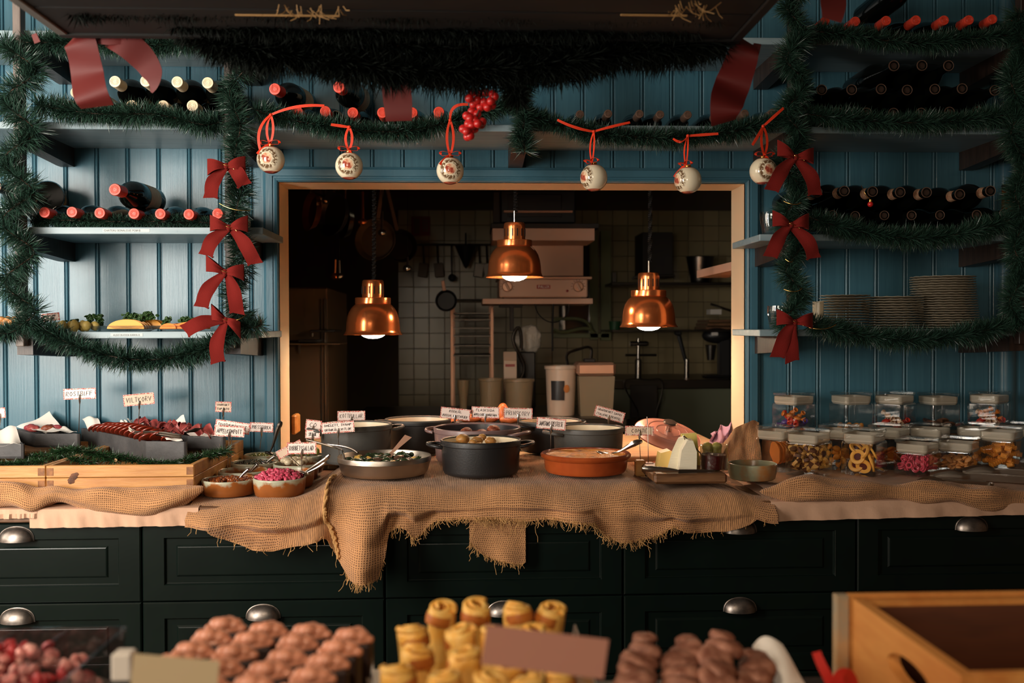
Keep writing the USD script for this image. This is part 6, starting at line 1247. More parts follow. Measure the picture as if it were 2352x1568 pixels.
mat('pink_curl', lin(208, 72, 92), 0.35, rnd=.15); mat('almond', lin(196, 130, 70), 0.55, bump=.0006, bscale=200., rnd=.15); mat('wafer', lin(226, 142, 50), 0.6, bump=.0008, bscale=140., rnd=.08); mat('ginger', lin(206, 118, 50), 0.5, rnd=.1)
mat('wrap_purple', lin(70, 50, 120), 0.25); mat('wrap_red', lin(190, 50, 36), 0.25); mat('wrap_amber', lin(200, 110, 40), 0.25); mat('wrap_clear', lin(190, 150, 120), 0.2); mat('gummy', lin(220, 140, 60), 0.3)
def disc(r, h, n=24): return lathe([(0, 0), (r * .93, 0), (r, h * .3), (r, h * .7), (r * .93, h), (0, h)], n)
def quarter(r, h, q):
    a0 = q * PI / 2; return hull([(r * math.cos(a0 + x), r * math.sin(a0 + x), z) for x in np.linspace(0, PI / 2, 7) for z in (0, h)] + [(0, 0, 0), (0, 0, h)])
def ordn(i): return ORD[i] if i < 30 else f'{i + 1}th' if i + 1 not in (31, 41, 51, 61, 32, 42, 52, 62, 33, 43, 53, 63) else f'{i + 1}' + {1: 'st', 2: 'nd', 3: 'rd'}[(i + 1) % 10]
def fill(key, proto, n, size, text, group, z0=.010, z1=None, seed=0, flat=.5, tries=4000):
    """drops copies of a piece into a jar: spread apart, more of them along the walls"""
    g = np.random.default_rng(seed); M, a, H = JARS[key]; C = Copies(proto); pts = []; z1 = z1 or H - .014
    for _ in range(tries):
        if len(pts) >= n: break
        q = A([g.uniform(-1, 1), g.uniform(-1, 1)]) * (a - size * .95); z = g.uniform(z0 + size * .5, z1 - size * .4)
        if all(np.linalg.norm(A([*q, z]) - p) > size * 1.02 for p in pts): pts.append(A([*q, z]))
    lay = {}
    for p in pts: lay.setdefault(int((p[2] - z0) / (size * .95)), []).append(p)
    ks = sorted(lay); LN = (['only'] if len(ks) == 1 else ['bottom'] + [ORD[i] + ' lowest' for i in range(1, len(ks) - 1)] + ['top'])
    for ln, k_ in zip(LN, ks):
        for i, p in enumerate(sorted(lay[k_], key=lambda p: (M[:3, :3] @ p)[0])):
            R = mat4(p, (g.uniform(-90, 90) * flat, g.uniform(-90, 90) * flat, g.uniform(0, 360))); C.add(text.format(f'{ORD[i]} from the left, {ln} layer'), group, M=M @ R)
    return C
def mk(name, cat_, parts):
    t = thing(name, 'x', cat_)
    for nm, m, mt in parts: part(t, nm, m, mt)
    return t
r = .0150
fill('check', mk('checkerboard_biscuit', 'biscuit', [('light_quarter', quarter(r, .009, 0), 'biscuit'), ('dark_quarter', quarter(r, .009, 1), 'biscuit_dark'), ('light_quarter', quarter(r, .009, 2), 'biscuit'), ('dark_quarter', quarter(r, .009, 3), 'biscuit_dark')]), 58, .0165, 'checkerboard biscuit in its jar, {}', 'checkerboard biscuits in a jar', seed=1)
fill('ring', mk('jam_ring_biscuit', 'biscuit', [('ring', lathe([(.011, .001), (.013, 0), (.021, 0), (.0225, .003), (.0215, .007), (.014, .008), (.011, .006)], 28, True), 'biscuit_gold'), ('jam', lathe([(0, .004), (.0115, .004), (.0115, .002), (0, .002)], 24), 'jam_dot')]), 19, .024, 'jam ring biscuit in its jar, {}', 'jam ring biscuits in a jar', seed=5, flat=.85)
M_, a_, H_ = JARS['ring']; tt = mk('round_biscuit', 'biscuit', [('disc', disc(.019, .006), 'biscuit_gold')]); Cc = Copies(tt)
for i, (x, y, z, rx) in enumerate(((-.030, -.034, .030, 80), (.02, -.03, .015, 20), (-.01, -.03, .06, 60))): Cc.add(f'plain golden biscuit among the jam rings, {ORD[i]} of three', 'plain biscuits among the jam rings', M=M_ @ mat4((x, y, z), (rx, 10, 20)))
th_ = np.linspace(0, 4 * PI, 40)
fill('pink', mk('sugar_curl', 'sweet', [('curl', tube(np.stack([.0075 * np.cos(th_), .0075 * np.sin(th_), th_ * .0010 - .006], 1), .0026, 6), 'pink_curl')]), 46, .0135, 'pink sugar curl in its jar, {}', 'pink sugar curls in a jar', seed=3, flat=1)
fill('almond', mk('almond', 'almond', [('kernel', lump(ball(1, 2, (0, 0, 0), (.012, .0075, .0045)), .0004, 200, 1), 'almond')]), 70, .0115, 'brown almond in its jar, {}', 'almonds in a jar', seed=4, z1=.05)
fill('bars', mk('waffle_bar', 'biscuit', [('bar', box(-.024, .024, -.009, .009, -.006, .006, .003), 'wafer'), ('ridges', cat([box(-.022 + .0075 * i, -.0185 + .0075 * i, -.0092, .0092, -.0066, .0066, .0006) for i in range(6)]), 'wafer')]), 26, .021, 'orange waffle bar in its jar, {}', 'waffle bars in a jar', seed=6, flat=.25)
M_, a_, H_ = JARS['snaps']; C = Copies(mk('ginger_snap', 'biscuit', [('snap', prism([(.026 * math.cos(t_) * (1 + .08 * math.cos(5 * t_)), .034 * math.sin(t_)) for t_ in np.linspace(0, 2 * PI, 26)[:-1]], .003), 'ginger')]))
for i in range(14): C.add(f'thin orange ginger snap in the jar beside the jamb, {ORD[i]} counted from the left', 'ginger snaps in a jar', M=M_ @ mat4(((-.034 + .0048 * i) * (1 if i < 7 else 1), -.012 + .003 * (i % 3), .052), (84 if i < 6 else 70, (i * 7) % 20 - 10, 62 + 3 * i)))
def sweet(mt): return mk('wrapped_sweet', 'sweet', [('sweet', lump(ball(1, 2, (0, 0, 0), (.013, .009, .009)), .001, 150, 2), mt), ('twisted_end', cat(mv(lathe([(.002, 0), (.009, .014), (.007, .016), (.001, .002)], 9), (.011, 0, 0), (0, 90, 0)), mv(lathe([(.002, 0), (.009, .014), (.007, .016), (.001, .002)], 9), (-.011, 0, 0), (0, -90, 0))), mt)])
for key, mts, n in (('b1', ('wrap_purple', 'wrap_red', 'wrap_amber'), 4), ('b3', ('wrap_red', 'wrap_clear'), 4), ('b5', ('wrap_red', 'wrap_clear', 'wrap_amber'), 4), ('mid3', ('wrap_red', 'jam'), 7), ('mid1', ('wafer',), 6), ('mid4', ('wrap_clear',), 6)):
    for j, mt in enumerate(mts): fill(key, sweet(mt), n, .022, f'{["purple", "red", "amber"][j] if key == "b1" else ["red", "pale", "amber"][j % 3]} sweet in the {dict(b1="first rear jar", b3="middle rear jar", b5="rightmost rear jar", mid3="jar above the almonds", mid1="jar behind the checkerboards", mid4="jar behind the bars")[key]}, ' + '{}', 'sweets in the jars', seed=20 + j + n, z0=.008 + .012 * j, z1=.045 + .02 * j + (.03 if key[0] == 'm' else 0))
fill('b2', mk('gummy_sweet', 'sweet', [('gummy', lump(ball(1, 2, (0, 0, 0), (.014, .010, .008)), .001, 90, 3), 'gummy')]), 6, .022, 'orange gummy sweet in its rear jar, {}', 'gummy sweets in a jar', z1=.03, seed=31); fill('b4', mk('brown_biscuit', 'biscuit', [('disc', disc(.019, .006), 'biscuit_dark')]), 9, .02, 'dark round biscuit in its rear jar, {}', 'dark biscuits in a jar', z1=.04, seed=32); fill('mid2', mk('brown_biscuit', 'biscuit', [('disc', disc(.019, .006), 'ginger')]), 10, .022, 'ginger biscuit in the jar behind the pink curls, {}', 'ginger biscuits in a jar', z1=.06, seed=33)
def serving_tongs(label, p0, p1, Y0, Y1, z, open_=.022):
    """spring tongs lying on the cloth: two scalloped arms joined by a bent end"""
    a, b = PZ(*p0, z), PZ(*p1, z); d = b - a; L = np.linalg.norm(d); t = thing('serving_tongs', label, 'tongs', 'steel tongs before the jars', M=frm(d / L, np.cross([0, 0, 1.], d / L), [0, 0, 1.], a))
    for s in (-1, 1):
        g = []
        for q in np.linspace(0, 1, 26):
            wd = .009 if q > .34 else .009 + .008 * math.sin(PI * min(q / .34, 1)) * (1 - .0 * q); y = s * open_ * (1 - q) ** .8 * .5 + s * .008; zc_ = .012 + .003 * math.sin(q * 4)
            g.append([(q * L, y + s * (.005 * (1 - b_ * b_)) * (q < .34), zc_ + b_ * wd) for b_ in np.linspace(-1, 1, 7)])
        part(t, 'arm', sheet(A(g), .0012), 'brushed_steel', 50)
    part(t, 'spring_end', mv(tube([(L - .002, .009 * math.cos(x), .0) for x in (0,)] + [(L + .012 * math.sin(x), .010 * math.cos(x), 0) for x in np.linspace(0, PI, 10)] , .0045, 6), (0, 0, .012)), 'steel')
serving_tongs('steel tongs lying nearest the counter edge before the jars', (2113, 1122), (2268, 1122), 0, 0, ZC + .014)
serving_tongs('steel tongs lying behind the front pair, reaching the right edge', (2140, 1104), (2360, 1110), 0, 0, ZC + .016)
serving_tongs('steel tongs lying farthest back before the orange bars', (2215, 1094), (2420, 1100), 0, 0, ZC + .018)
# ================================================================== handwritten signs
GL = {'A': ['0,0 .35,1 .7,0', '.12,.35 .58,.35'], 'B': ['0,0 0,1 .45,.95 .5,.7 .1,.52 .55,.4 .5,.08 0,0'], 'C': ['.6,.85 .3,1 0,.5 .3,0 .6,.15'], 'D': ['0,0 0,1 .4,.9 .6,.5 .4,.08 0,0'], 'E': ['.55,1 0,1 0,0 .55,0', '0,.5 .45,.5'], 'F': ['0,0 0,1 .55,1', '0,.52 .45,.52'],
      'G': ['.6,.85 .3,1 0,.5 .3,0 .6,.15 .6,.45 .35,.45'], 'I': ['.05,0 .05,1'], 'J': ['.45,1 .45,.15 .2,0 0,.2'], 'K': ['0,0 0,1', '.55,1 0,.45 .6,0'], 'L': ['0,1 0,0 .5,0'], 'M': ['0,0 .1,1 .4,.3 .7,1 .8,0'], 'N': ['0,0 0,1 .55,0 .55,1'], 'O': ['.3,1 0,.5 .3,0 .6,.5 .3,1'],
      'P': ['0,0 0,1 .5,.9 .5,.6 0,.48'], 'R': ['0,0 0,1 .5,.9 .48,.6 0,.5 .55,0'], 'S': ['.5,.88 .25,1 .03,.75 .5,.3 .3,0 0,.12'], 'T': ['0,1 .6,1', '.3,1 .3,0'], 'U': ['0,1 .05,.15 .3,0 .52,.2 .55,1'], 'V': ['0,1 .3,0 .6,1'], 'Y': ['0,1 .3,.5 .6,1', '.3,.5 .25,0'], ',': ['.1,.1 0,-.2'], '.': ['.05,0 .08,.05'], ' ': []}
for c, b, e in (('Ö', 'O', ['.12,1.2 .15,1.25', '.42,1.2 .45,1.25']), ('Ä', 'A', ['.18,1.2 .2,1.25', '.48,1.2 .5,1.25']), ('Å', 'A', ['.35,1.12 .22,1.24 .35,1.36 .48,1.24 .35,1.12']), ('É', 'E', ['.25,1.12 .42,1.3'])): GL[c] = GL[b] + e
def handwriting(text, w, h, seed, th=.0009):
    """pen strokes of a hand-lettered line, centred on the origin in xz"""
    g = np.random.default_rng(seed); x, ms = 0.0, []
    for ch in text:
        st = GL.get(ch, []); wd = max([float(p.split(',')[0]) for s in st for p in s.split()] + [.3]); dy = g.normal(0, .05)
        for s in st:
            p = A([[float(a) for a in q.split(',')] for q in s.split()]); p = p + g.normal(0, .02, p.shape); p[:, 0] += p[:, 1] * .08; ms.append(np.stack([p[:, 0] + x, p[:, 1] + dy], 1))
        x += wd + .24
    k = min(w / x, 1.15 * h); kz = h; out = []
    for p in ms:
        q = np.stack([(p[:, 0] - x / 2) * k, np.zeros(len(p)), (p[:, 1] - .5) * kz], 1); c = np.concatenate([np.linspace(q[i], q[i + 1], 3)[:-1] for i in range(len(q) - 1)] + [q[-1:]])
        t = np.gradient(c, axis=0); t /= np.maximum(np.linalg.norm(t, axis=1, keepdims=True), 1e-9); s = np.stack([-t[:, 2], t[:, 1], t[:, 0]], 1) * th / 2; out.append(sheet(np.stack([c + s, c - s], 1)))
    return cat(out)
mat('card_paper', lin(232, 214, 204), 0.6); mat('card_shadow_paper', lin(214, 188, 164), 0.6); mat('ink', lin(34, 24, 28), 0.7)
MAT['card_border'] = usdkit.material(stage, '/World/Looks/card_border', {'t': ('texture_coordinate', {}), 'v': ('voronoi_texture', {'scale': 700.}), 's': ('separate_color', {}), 'r': ('rgb_ramp', {'ramp': [(0, lin(176, 52, 48)), (.22, lin(206, 128, 112)), (.36, lin(232, 214, 202)), (.7, lin(110, 106, 74)), (.78, lin(190, 60, 52)), (1, lin(110, 54, 60))], 'interpolate': False}), 'p': ('principled_bsdf', {'roughness': .6})},
    [('t.object', 'v.vector'), ('v.color', 's.color'), ('s.r', 'r.fac'), ('r.color', 'p.base_color')], 'p.BSDF')
def sign(u, v, wpx, hpx, Y, lines, label, roll=0, yaw=0, pitch=0, foot=None, fz=None, paper='card_paper', border=True, fy=None, seed=0):
    """a small card in a metal clip on a thin rod; foot: the pixel where the rod ends"""
    k = ppm(u, v, Y); w, h = wpx / k, hpx / k; o = P(u, v, Y); t = thing('menu_sign', label, 'sign', None, loc=o)
    R = lambda m: mv(m, (0, 0, 0), (pitch, roll, yaw)); bw = .0034
    part(t, 'card', R(box(-w / 2, w / 2, 0, .0008, -h / 2, h / 2)), paper)
    if border: part(t, 'printed_border', R(cat(box(-w / 2, w / 2, -.0003, .0, h / 2 - bw, h / 2), box(-w / 2, w / 2, -.0003, .0, -h / 2, -h / 2 + bw), box(-w / 2, -w / 2 + bw, -.0003, .0, -h / 2 + bw, h / 2 - bw), box(w / 2 - bw, w / 2, -.0003, .0, -h / 2 + bw, h / 2 - bw))), 'card_border')
    n = len(lines)
    for i, ln in enumerate(lines):
        hh = (h - 2 * bw) / n * .5; zc_ = (h - 2 * bw) * (.5 - (i + .5) / n)
        part(t, 'lettering', R(mv(handwriting(ln, (w - 2 * bw) * (.9 if n > 1 or len(ln) > 7 else .62), hh, seed + i, .0011), (0, -.0006, zc_))), 'ink', False, label='handwritten lettering')
    if foot:
        f = P(foot[0], foot[1], Y if fy is None else fy) - o; b = rotm((pitch, roll, yaw)) @ A([0, -.0012, -h / 2 + .002]); b[0] += (f[0] - b[0]) * .0
        part(t, 'clip', tube([b + A([0, -.002, .012]), b + A([0, -.002, .004]), b + A([0, 0, -.008]), b + A([0, 0, -.016])], [.0016, .0026, .0030, .0014], 8), 'steel'); part(t, 'rod', tube([b + A([0, 0, -.014]), f], .0011, 6), 'steel')
    return t
S = [(183, 904, 76, 25, -.20, ['ROSTBIFF'], 'white sign reading ROSTBIFF on a tall rod behind the left slate tray', -2, (181, 992)),
     (319, 917, 69, 27, -.17, ['VILTKORV'], 'tilted brownish sign reading VILTKORV above the sausage tray', -5, (317, 985)),
     (0, 948, 26, 24, -.22, ['I'], 'cut-off sign at the left edge of the picture', -4, (-4, 1000)),
     (513, 934, 36, 24, -.15, ['VARKOKT', 'TOPPATO'], 'small brown two-line sign beside the hatch, highest of its cluster', 2, (510, 1010)),
     (534, 980, 80, 26, -.36, ['SVARTVINBÄRSGELE'], 'sign for blackcurrant jelly, tilted behind the apple compote sign', 8, (530, 1070)),
     (527, 990, 68, 25, -.40, ['ÄPPELKOMPOTT'], 'bright sign reading ÄPPELKOMPOTT in front of its cluster', 4, (523, 1075)),
     (601, 981, 54, 22, -.13, ['PRESSGURKA'], 'sign reading PRESSGURKA left of the hatch jamb', 2, (597, 1030)),
     (720, 976, 36, 24, -.24, ['CO'], 'sign half hidden behind the omelette sign at the left of the grey pot', 8, (722, 1030)),
     (718, 997, 34, 20, -.27, ['SYLTLÖK'], 'small sign reading SYLTLÖK left of the grey pot', 2, (722, 1040)),
     (807, 955, 63, 23, -.05, ['KÖTTBULLAR'], 'sign reading KÖTTBULLAR above the grey pot', 0, (807, 985)),
     (776, 981, 76, 26, -.34, ['OMELETT, SVAMP', 'GRÖNKÅL, VITLÖK'], 'two-line sign for the mushroom omelette before the grey pot', -4, (779, 1045)),
     (665, 1032, 62, 20, -.36, ['V'], 'brownish sign tilted steeply behind the beetroot salad sign', -27, (690, 1070)),
     (693, 1029, 68, 27, -.47, ['RÖDBETSSALLAD'], 'sign reading RÖDBETSSALLAD above the pink salad', -1, (693, 1085)),
     (1046, 950, 69, 26, -.08, ['RÖDKÅL', 'RUSSIN, KASTANJER'], 'two-line sign for red cabbage, left of three back signs', 7, (1041, 985)),
     (1115, 947, 64, 26, -.07, ['FLÄSKSIDA', 'ÄPPELCIDER, INGEFÄRA'], 'two-line sign for pork belly, middle of three signs at the back', 2, (1112, 985)),
     (1190, 949, 67, 25, -.06, ['PRINSKORV'], 'sign reading PRINSKORV, right of three signs at the back', 2, (1188, 985)),
     (1266, 973, 67, 26, -.30, ['JANSSONS FRESTELSE'], 'sign reading JANSSONS FRESTELSE in front of the right black pot', 5, (1265, 1030)),
     (1400, 951, 71, 25, -.10, ['GRÄDDKOKT SAVOY', 'ITALIENSK TRYFFEL'], 'steeply tilted two-line sign above the right grey pot', 16, (1396, 985)),
     (1469, 989, 66, 22, -.36, ['COMTÉ'], 'brownish sign reading COMTÉ beside the cheese board', 1, (1471, 1060)),
     (116, 728, 40, 18, -.22, ['VORDLAND', 'SALLAD'], 'small sign half hidden in the garland on the lower left shelf', -6, (124, 750))]
for i, (u, v, w, h, Y, ln, lb, rl, ft) in enumerate(S):
    sign(u, v, w, h, Y, ln, lb, rl, 4 if i % 2 else -4, 0, ft, paper='card_shadow_paper' if 'brown' in lb else 'card_paper', seed=i * 11)
for u, v, mt, lb in ((1470, 1064, 'crate_wood', 'pale wooden block holding the cheese sign'), (1490, 1070, 'dark_wood', 'dark little block beside the pale sign holder')):
    o = P(u, v, -.37); obj('sign_holder', box(o[0] - .014, o[0] + .014, -.385, -.355, ZP - .012, o[2] + .010, .003), mt, lb, 'sign holder')
obj('sign_rod', tube([P(1489, 1062, -.37), P(1488, 985, -.37), P(1486, 957, -.37)], [.0011, .0011, .0016], 6), 'steel', 'bare sign rod with an empty clip standing in the dark block', 'rod')

# ================================================================== the island in the foreground
ZI = .90
t = thing('serving_island', 'dark wooden serving island in the foreground, below the pastries', 'table'); part(t, 'top', box(-1.0, 1.1, -2.75, -1.83, ZI - .04, ZI, .003), 'dark_wood'); part(t, 'base', box(-.9, 1.0, -2.7, -1.9, 0, ZI - .04), 'cabinet_body')
mat('cake', lin(44, 24, 18), 0.7, bump=.002, bscale=90.); mat('choc_icing', lin(214, 144, 114), 0.36, bump=.0006, bscale=60., rnd=.06)
# iced chocolate cakes
t = thing('cake_tray', 'dark raised tray under the iced chocolate cakes', 'tray'); za = 1.012 - .062
part(t, 'tray', box(P(480, 1400, -1.9)[0], PZ(840, 1500, za)[0], -2.16, -1.955, za - .008, za - .0005, .002), 'dark_steel'); part(t, 'riser', box(-.36, -.19, -2.14, -1.97, ZI, za - .008, .003), 'dark_wood')
def icing(seed):
    g = np.random.default_rng(seed); bs = [m3.Manifold.sphere(1.0, 28).scale([sx, sy, sz]).translate([x, y, z]) for x, y, z, sx, sy, sz in ((-.013, .004, .004, .0115, .011, .009), (-.002, -.004, .006, .012, .012, .0105), (.011, .001, .004, .0115, .011, .009), (.003, .008, .005, .011, .009, .009), (.021, -.003, .000, .007, .008, .006), (-.022, -.001, .000, .006, .008, .006), (0, 0, -.002, .024, .016, .007))]
    m = bs[0]
    for b in bs[1:]: m = m + b.translate([*(g.normal(0, .0012, 2)), 0])
    m = m.refine_to_length(.0028); mm = m.to_mesh(); tm = trimesh.Trimesh(mm.vert_properties[:, :3], mm.tri_verts); trimesh.smoothing.filter_taubin(tm, iterations=40); return np.array(tm.vertices), np.array(tm.faces)
protos = []
for s_ in range(3):
    t = thing('iced_cake', 'x', 'cake', 'chocolate cakes with milk-chocolate icing'); part(t, 'cake', box(-.0215, .0215, -.0155, .0155, -.062, -.002, .003), 'cake'); part(t, 'icing', mv(icing(s_), s=.86), 'choc_icing', 60); protos.append(Copies(t))
CK = [[(519, 1430), (487, 1457), (446, 1487), (409, 1513)], [(615, 1441), (581, 1463), (540, 1493), (509, 1527), (478, 1562)], [(712, 1445), (684, 1470), (661, 1504), (617, 1533), (583, 1566)], [(811, 1455), (781, 1483), (753, 1514), (719, 1546), (680, 1585)]]
n_ = 0
for ci, col in enumerate(CK):
    for ri, (u, v) in enumerate(col):
        q = PZ(u, v, 1.018); protos[n_ % 3].add(f'iced chocolate cake in the foreground, {["leftmost", "second", "third", "rightmost"][ci]} column, {ORD[ri]} from the back', loc=(q[0], q[1], 1.012), rot=(0, 0, rng.uniform(-8, 8))); n_ += 1
# golden pastry rolls
mat('pastry', lin(232, 164, 62), 0.45, col2=lin(244, 200, 112), scale=40, bump=.001, bscale=90., rnd=.06); mat('pastry_brown', lin(196, 116, 44), 0.45, col2=lin(166, 84, 32), scale=60)
def roll_pastry(seed):
    g = np.random.default_rng(seed); t = thing('pastry_roll', 'x', 'pastry', 'golden pastry rolls standing in a tray')
    m = lathe([(0, -.085), (.0145, -.085), (.0155, -.07), (.0160, -.03), (.0165, -.010), (.0165, -.003), (.0150, .001), (.0095, .0005), (.0085, -.004), (0, -.004)], 36); m = lump(m, .0022, 90, seed); part(t, 'roll', m, 'pastry', 60)
    th = np.linspace(0, 3.4 * PI, 60); rr_ = .0148 - th / th[-1] * .010; part(t, 'top_swirl', tube(np.stack([rr_ * np.cos(th), rr_ * np.sin(th), .001 + .003 * np.sin(th * .9 + seed) + .003 * th / th[-1]], 1), np.linspace(.0036, .0026, 60), 7), 'pastry', 60)
    part(t, 'toasted_edge', mv(lathe([(.0168, -.016), (.0172, -.010), (.0166, -.005)], 36), (0, 0, 0), (8 * (seed % 3 - 1), 6, 0)), 'pastry_brown', 60, label='browned band below the rim'); return Copies(t)
rp_ = [roll_pastry(s_) for s_ in range(3)]
for i, (u, v) in enumerate(((1015, 1390), (1094, 1393), (1188, 1395), (1267, 1393), (948, 1440), (1055, 1446), (1140, 1452), (1225, 1450), (958, 1487), (1067, 1504), (1168, 1512), (1279, 1540), (914, 1540), (1020, 1546), (1130, 1558), (1215, 1560))):
    q = PZ(u, v, 1.022); rp_[i % 3].add(f'golden pastry roll in the foreground, {ORD[i] if i < 4 else ORD[i - 4]} {"of the tall back row" if i < 4 else "of the nearer ones"}', loc=(q[0], q[1], 1.020 + rng.uniform(-.003, .003)), rot=(rng.uniform(-5, 5), rng.uniform(-6, 6), rng.uniform(0, 360)), s=1.06)
t = thing('pastry_tray', 'steel tray with low rims under the golden pastry rolls', 'tray'); a, b = PZ(915, 1500, .94), PZ(1420, 1470, .94)
part(t, 'base', box(-.128, .118, -2.24, -1.865, .927, .932), 'brushed_steel')
for nm, m in (('rim', hull([(-.13, -1.865, .930), (-.128, -1.865, .930), (-.148, -1.865, .968), (-.146, -1.865, .968), (-.13, -2.24, .930), (-.128, -2.24, .930), (-.148, -2.24, .968), (-.146, -2.24, .968)])), ('rim', hull([(.118, -1.865, .930), (.120, -1.865, .930), (.130, -1.865, .985), (.132, -1.865, .985), (.118, -2.24, .930), (.120, -2.24, .930), (.130, -2.24, .985), (.132, -2.24, .985)]))): part(t, nm, m, 'brushed_steel')
part(t, 'riser', box(-.10, .10, -2.2, -1.9, ZI, .927), 'dark_wood')
# dark sugared biscuits in four piles
mat('dark_biscuit', lin(112, 62, 44), 0.6, col2=lin(170, 118, 96), scale=50, bump=.003, bscale=60., rnd=.1)
bp = []
for s_ in range(4):
    t = thing('sugared_biscuit', 'x', 'biscuit', 'dark sugared biscuits in four piles'); m = lump(lathe([(0, -.009), (.016, -.009), (.0205, -.004), (.0205, .001), (.016, .006), (.008, .0075), (0, .006)], 40), .0055, 55, s_ + 2); part(t, 'biscuit', m, 'dark_biscuit', 70); bp.append(Copies(t))
PILE = [('leftmost', [(1480, 1460, 56), (1480, 1484, 82), (1470, 1508, 88), (1462, 1532, 92), (1455, 1556, 96)]), ('second', [(1581, 1466, 58), (1577, 1490, 84), (1562, 1514, 88), (1566, 1540, 92), (1560, 1564, 96)]), ('third', [(1659, 1453, 58), (1664, 1476, 88), (1642, 1502, 84), (1650, 1528, 92), (1652, 1556, 96)]), ('rightmost', [(1735, 1500, 66), (1740, 1522, 86), (1734, 1546, 90), (1730, 1570, 94)])]
n_ = 0
for nm, pl_ in PILE:
    for i, (u, v, w) in enumerate(pl_):
        Y = -1.96 - .020 * i; k = ppm(u, v, Y); bp[n_ % 4].add(f'dark sugared biscuit in the foreground, {nm} pile, {ORD[i]} from the top', loc=P(u, v + 6, Y), rot=(rng.uniform(6, 20), rng.uniform(-8, 8), rng.uniform(0, 360)), s=w / 2 / k / .0205); n_ += 1
obj('biscuit_mound', lump(ball(1, 3, (.235, -2.05, .90), (.10, .075, .060)), .006, 30, 2), 'dark_biscuit', 'heap of dark biscuits filling the tray below the four piles', 'biscuits', kind='stuff', smooth=60)
t = thing('biscuit_dish', 'dish lined with parchment under the dark biscuits', 'dish'); part(t, 'dish', box(.12, .36, -2.15, -1.93, ZI, ZI + .012, .004), 'brushed_steel')
g = [[PZ(0, 0, 1) * 0 + A(P(1728 + 66 * s + 66 * t_, 1484 - 18 * math.sin(s * 3) + 110 * t_ - 4 * s, -1.93 - .05 * t_)) + A([0, .006 * math.sin(s * 4 + t_ * 5), 0]) for s in np.linspace(0, 1, 12)] for t_ in np.linspace(0, 1, 14)]
obj('parchment', sheet(A(g), .0006), 'parchment', 'sheet of parchment standing up at the right of the dark biscuits', 'paper', smooth=60)
g = [[P(838 + 18 * s + 6 * t_, 1500 + 80 * t_, -1.99 - .03 * t_) + A([0, .004 * math.sin(s * 5), 0]) for s in np.linspace(0, 1, 8)] for t_ in np.linspace(0, 1, 10)]
obj('parchment', sheet(A(g), .0006), 'parchment', 'edge of parchment standing between the cakes and the pastry rolls', 'paper', smooth=60)
# wooden crate at the right
a, b = PZ(1959, 1374, 1.028), PZ(2176, 1551, 1.028); x0, y1, y0 = a[0], a[1], b[1]; x1 = x0 + .46; z0 = ZI + .001
mat('fore_crate_wood', lin(214, 146, 76), 0.5, col2=lin(196, 122, 58), scale=3.5, stretch=(9, 1.5, 9), bump=.0006, bscale=9.); mat('fore_crate_inside_shade', lin(96, 50, 25), 0.7, col2=lin(82, 42, 21), scale=4, stretch=(2, 9, 9)); mat('grey_end', lin(150, 138, 116), 0.6, col2=lin(186, 140, 88), scale=14, ramp=(.45, .7))  # inside wood darkened: the shade within the crate is in its colour
t = thing('serving_crate', 'orange wooden crate with a slot handle in the right foreground', 'crate')
yc, zc_ = (y0 + y1) / 2 - .02, 1.028 - .040
from shapely.geometry import Polygon
pol = Polygon([(y0, z0), (y1, z0), (y1, 1.028), (y0, 1.028)]); hole = Polygon([(yc + .052 * math.cos(q) , zc_ + .016 * math.sin(q)) for q in np.linspace(0, 2 * PI, 30)[:-1]])
m = trimesh.creation.extrude_polygon(pol.difference(hole), .014, engine='earcut'); v = np.array(m.vertices); part(t, 'side_panel', (np.stack([v[:, 2] + x0, v[:, 0], v[:, 1]], 1), np.array(m.faces)), 'fore_crate_wood', 20, label='orange side panel with a slot handle')
part(t, 'front_panel', box(x0 + .0145, x1, y0, y0 + .013, z0, 1.028, .001), 'fore_crate_wood'); part(t, 'back_panel', box(x0 + .0145, x1, y1 - .012, y1, z0, 1.027, .001), 'fore_crate_wood'); part(t, 'lining', box(x0 + .0145, x1, y1 - .0155, y1 - .0122, z0 + .01, 1.021), 'fore_crate_inside_shade', label='added dark board standing for the shade inside the crate'); part(t, 'side_panel', box(x1, x1 + .014, y0, y1, z0, 1.028, .001), 'fore_crate_wood'); part(t, 'bottom', box(x0 + .0145, x1, y0 + .0135, y1 - .0125, z0, z0 + .01), 'fore_crate_inside_shade')  # dark board added before the back panel to stand for shade
t = thing('serving_crate', 'second crate right behind the orange one, showing its grey end', 'crate'); e = PZ(1912, 1361, 1.031)
part(t, 'end_panel', box(e[0], e[0] + .016, y1 + .002, e[1], z0, 1.031, .001), 'grey_end'); part(t, 'back_panel', box(e[0] + .0165, x1, e[1] - .009, e[1], z0, 1.031, .001), 'fore_crate_wood'); part(t, 'bottom', box(e[0] + .0165, x1, y1 + .002, e[1] - .0095, z0, z0 + .01), 'fore_crate_inside_shade')
t = thing('ribbon_bow', 'bright red ribbon tied at the left of the foreground crate', 'ribbon'); o = P(1918, 1545, -2.0); 
part(t, 'loop', mv(strip([(0, 0, -.035), (-.006, 0, -.01), (-.016, .004, .012), (-.019, .008, .022)], [.010, .012, .010]), o), 'red_tie', 60); part(t, 'loop', mv(strip([(0, 0, -.035), (.010, -.006, -.002), (.018, 0, -.012), (.020, .006, -.035)], [.012, .02, .016]), o), 'red_tie', 60)
part(t, 'tail', mv(strip([(0, 0, -.03), (.002, 0, -.06), (0, 0, o[2] * -1 + ZI)], .012), o), 'red_tie', 60)
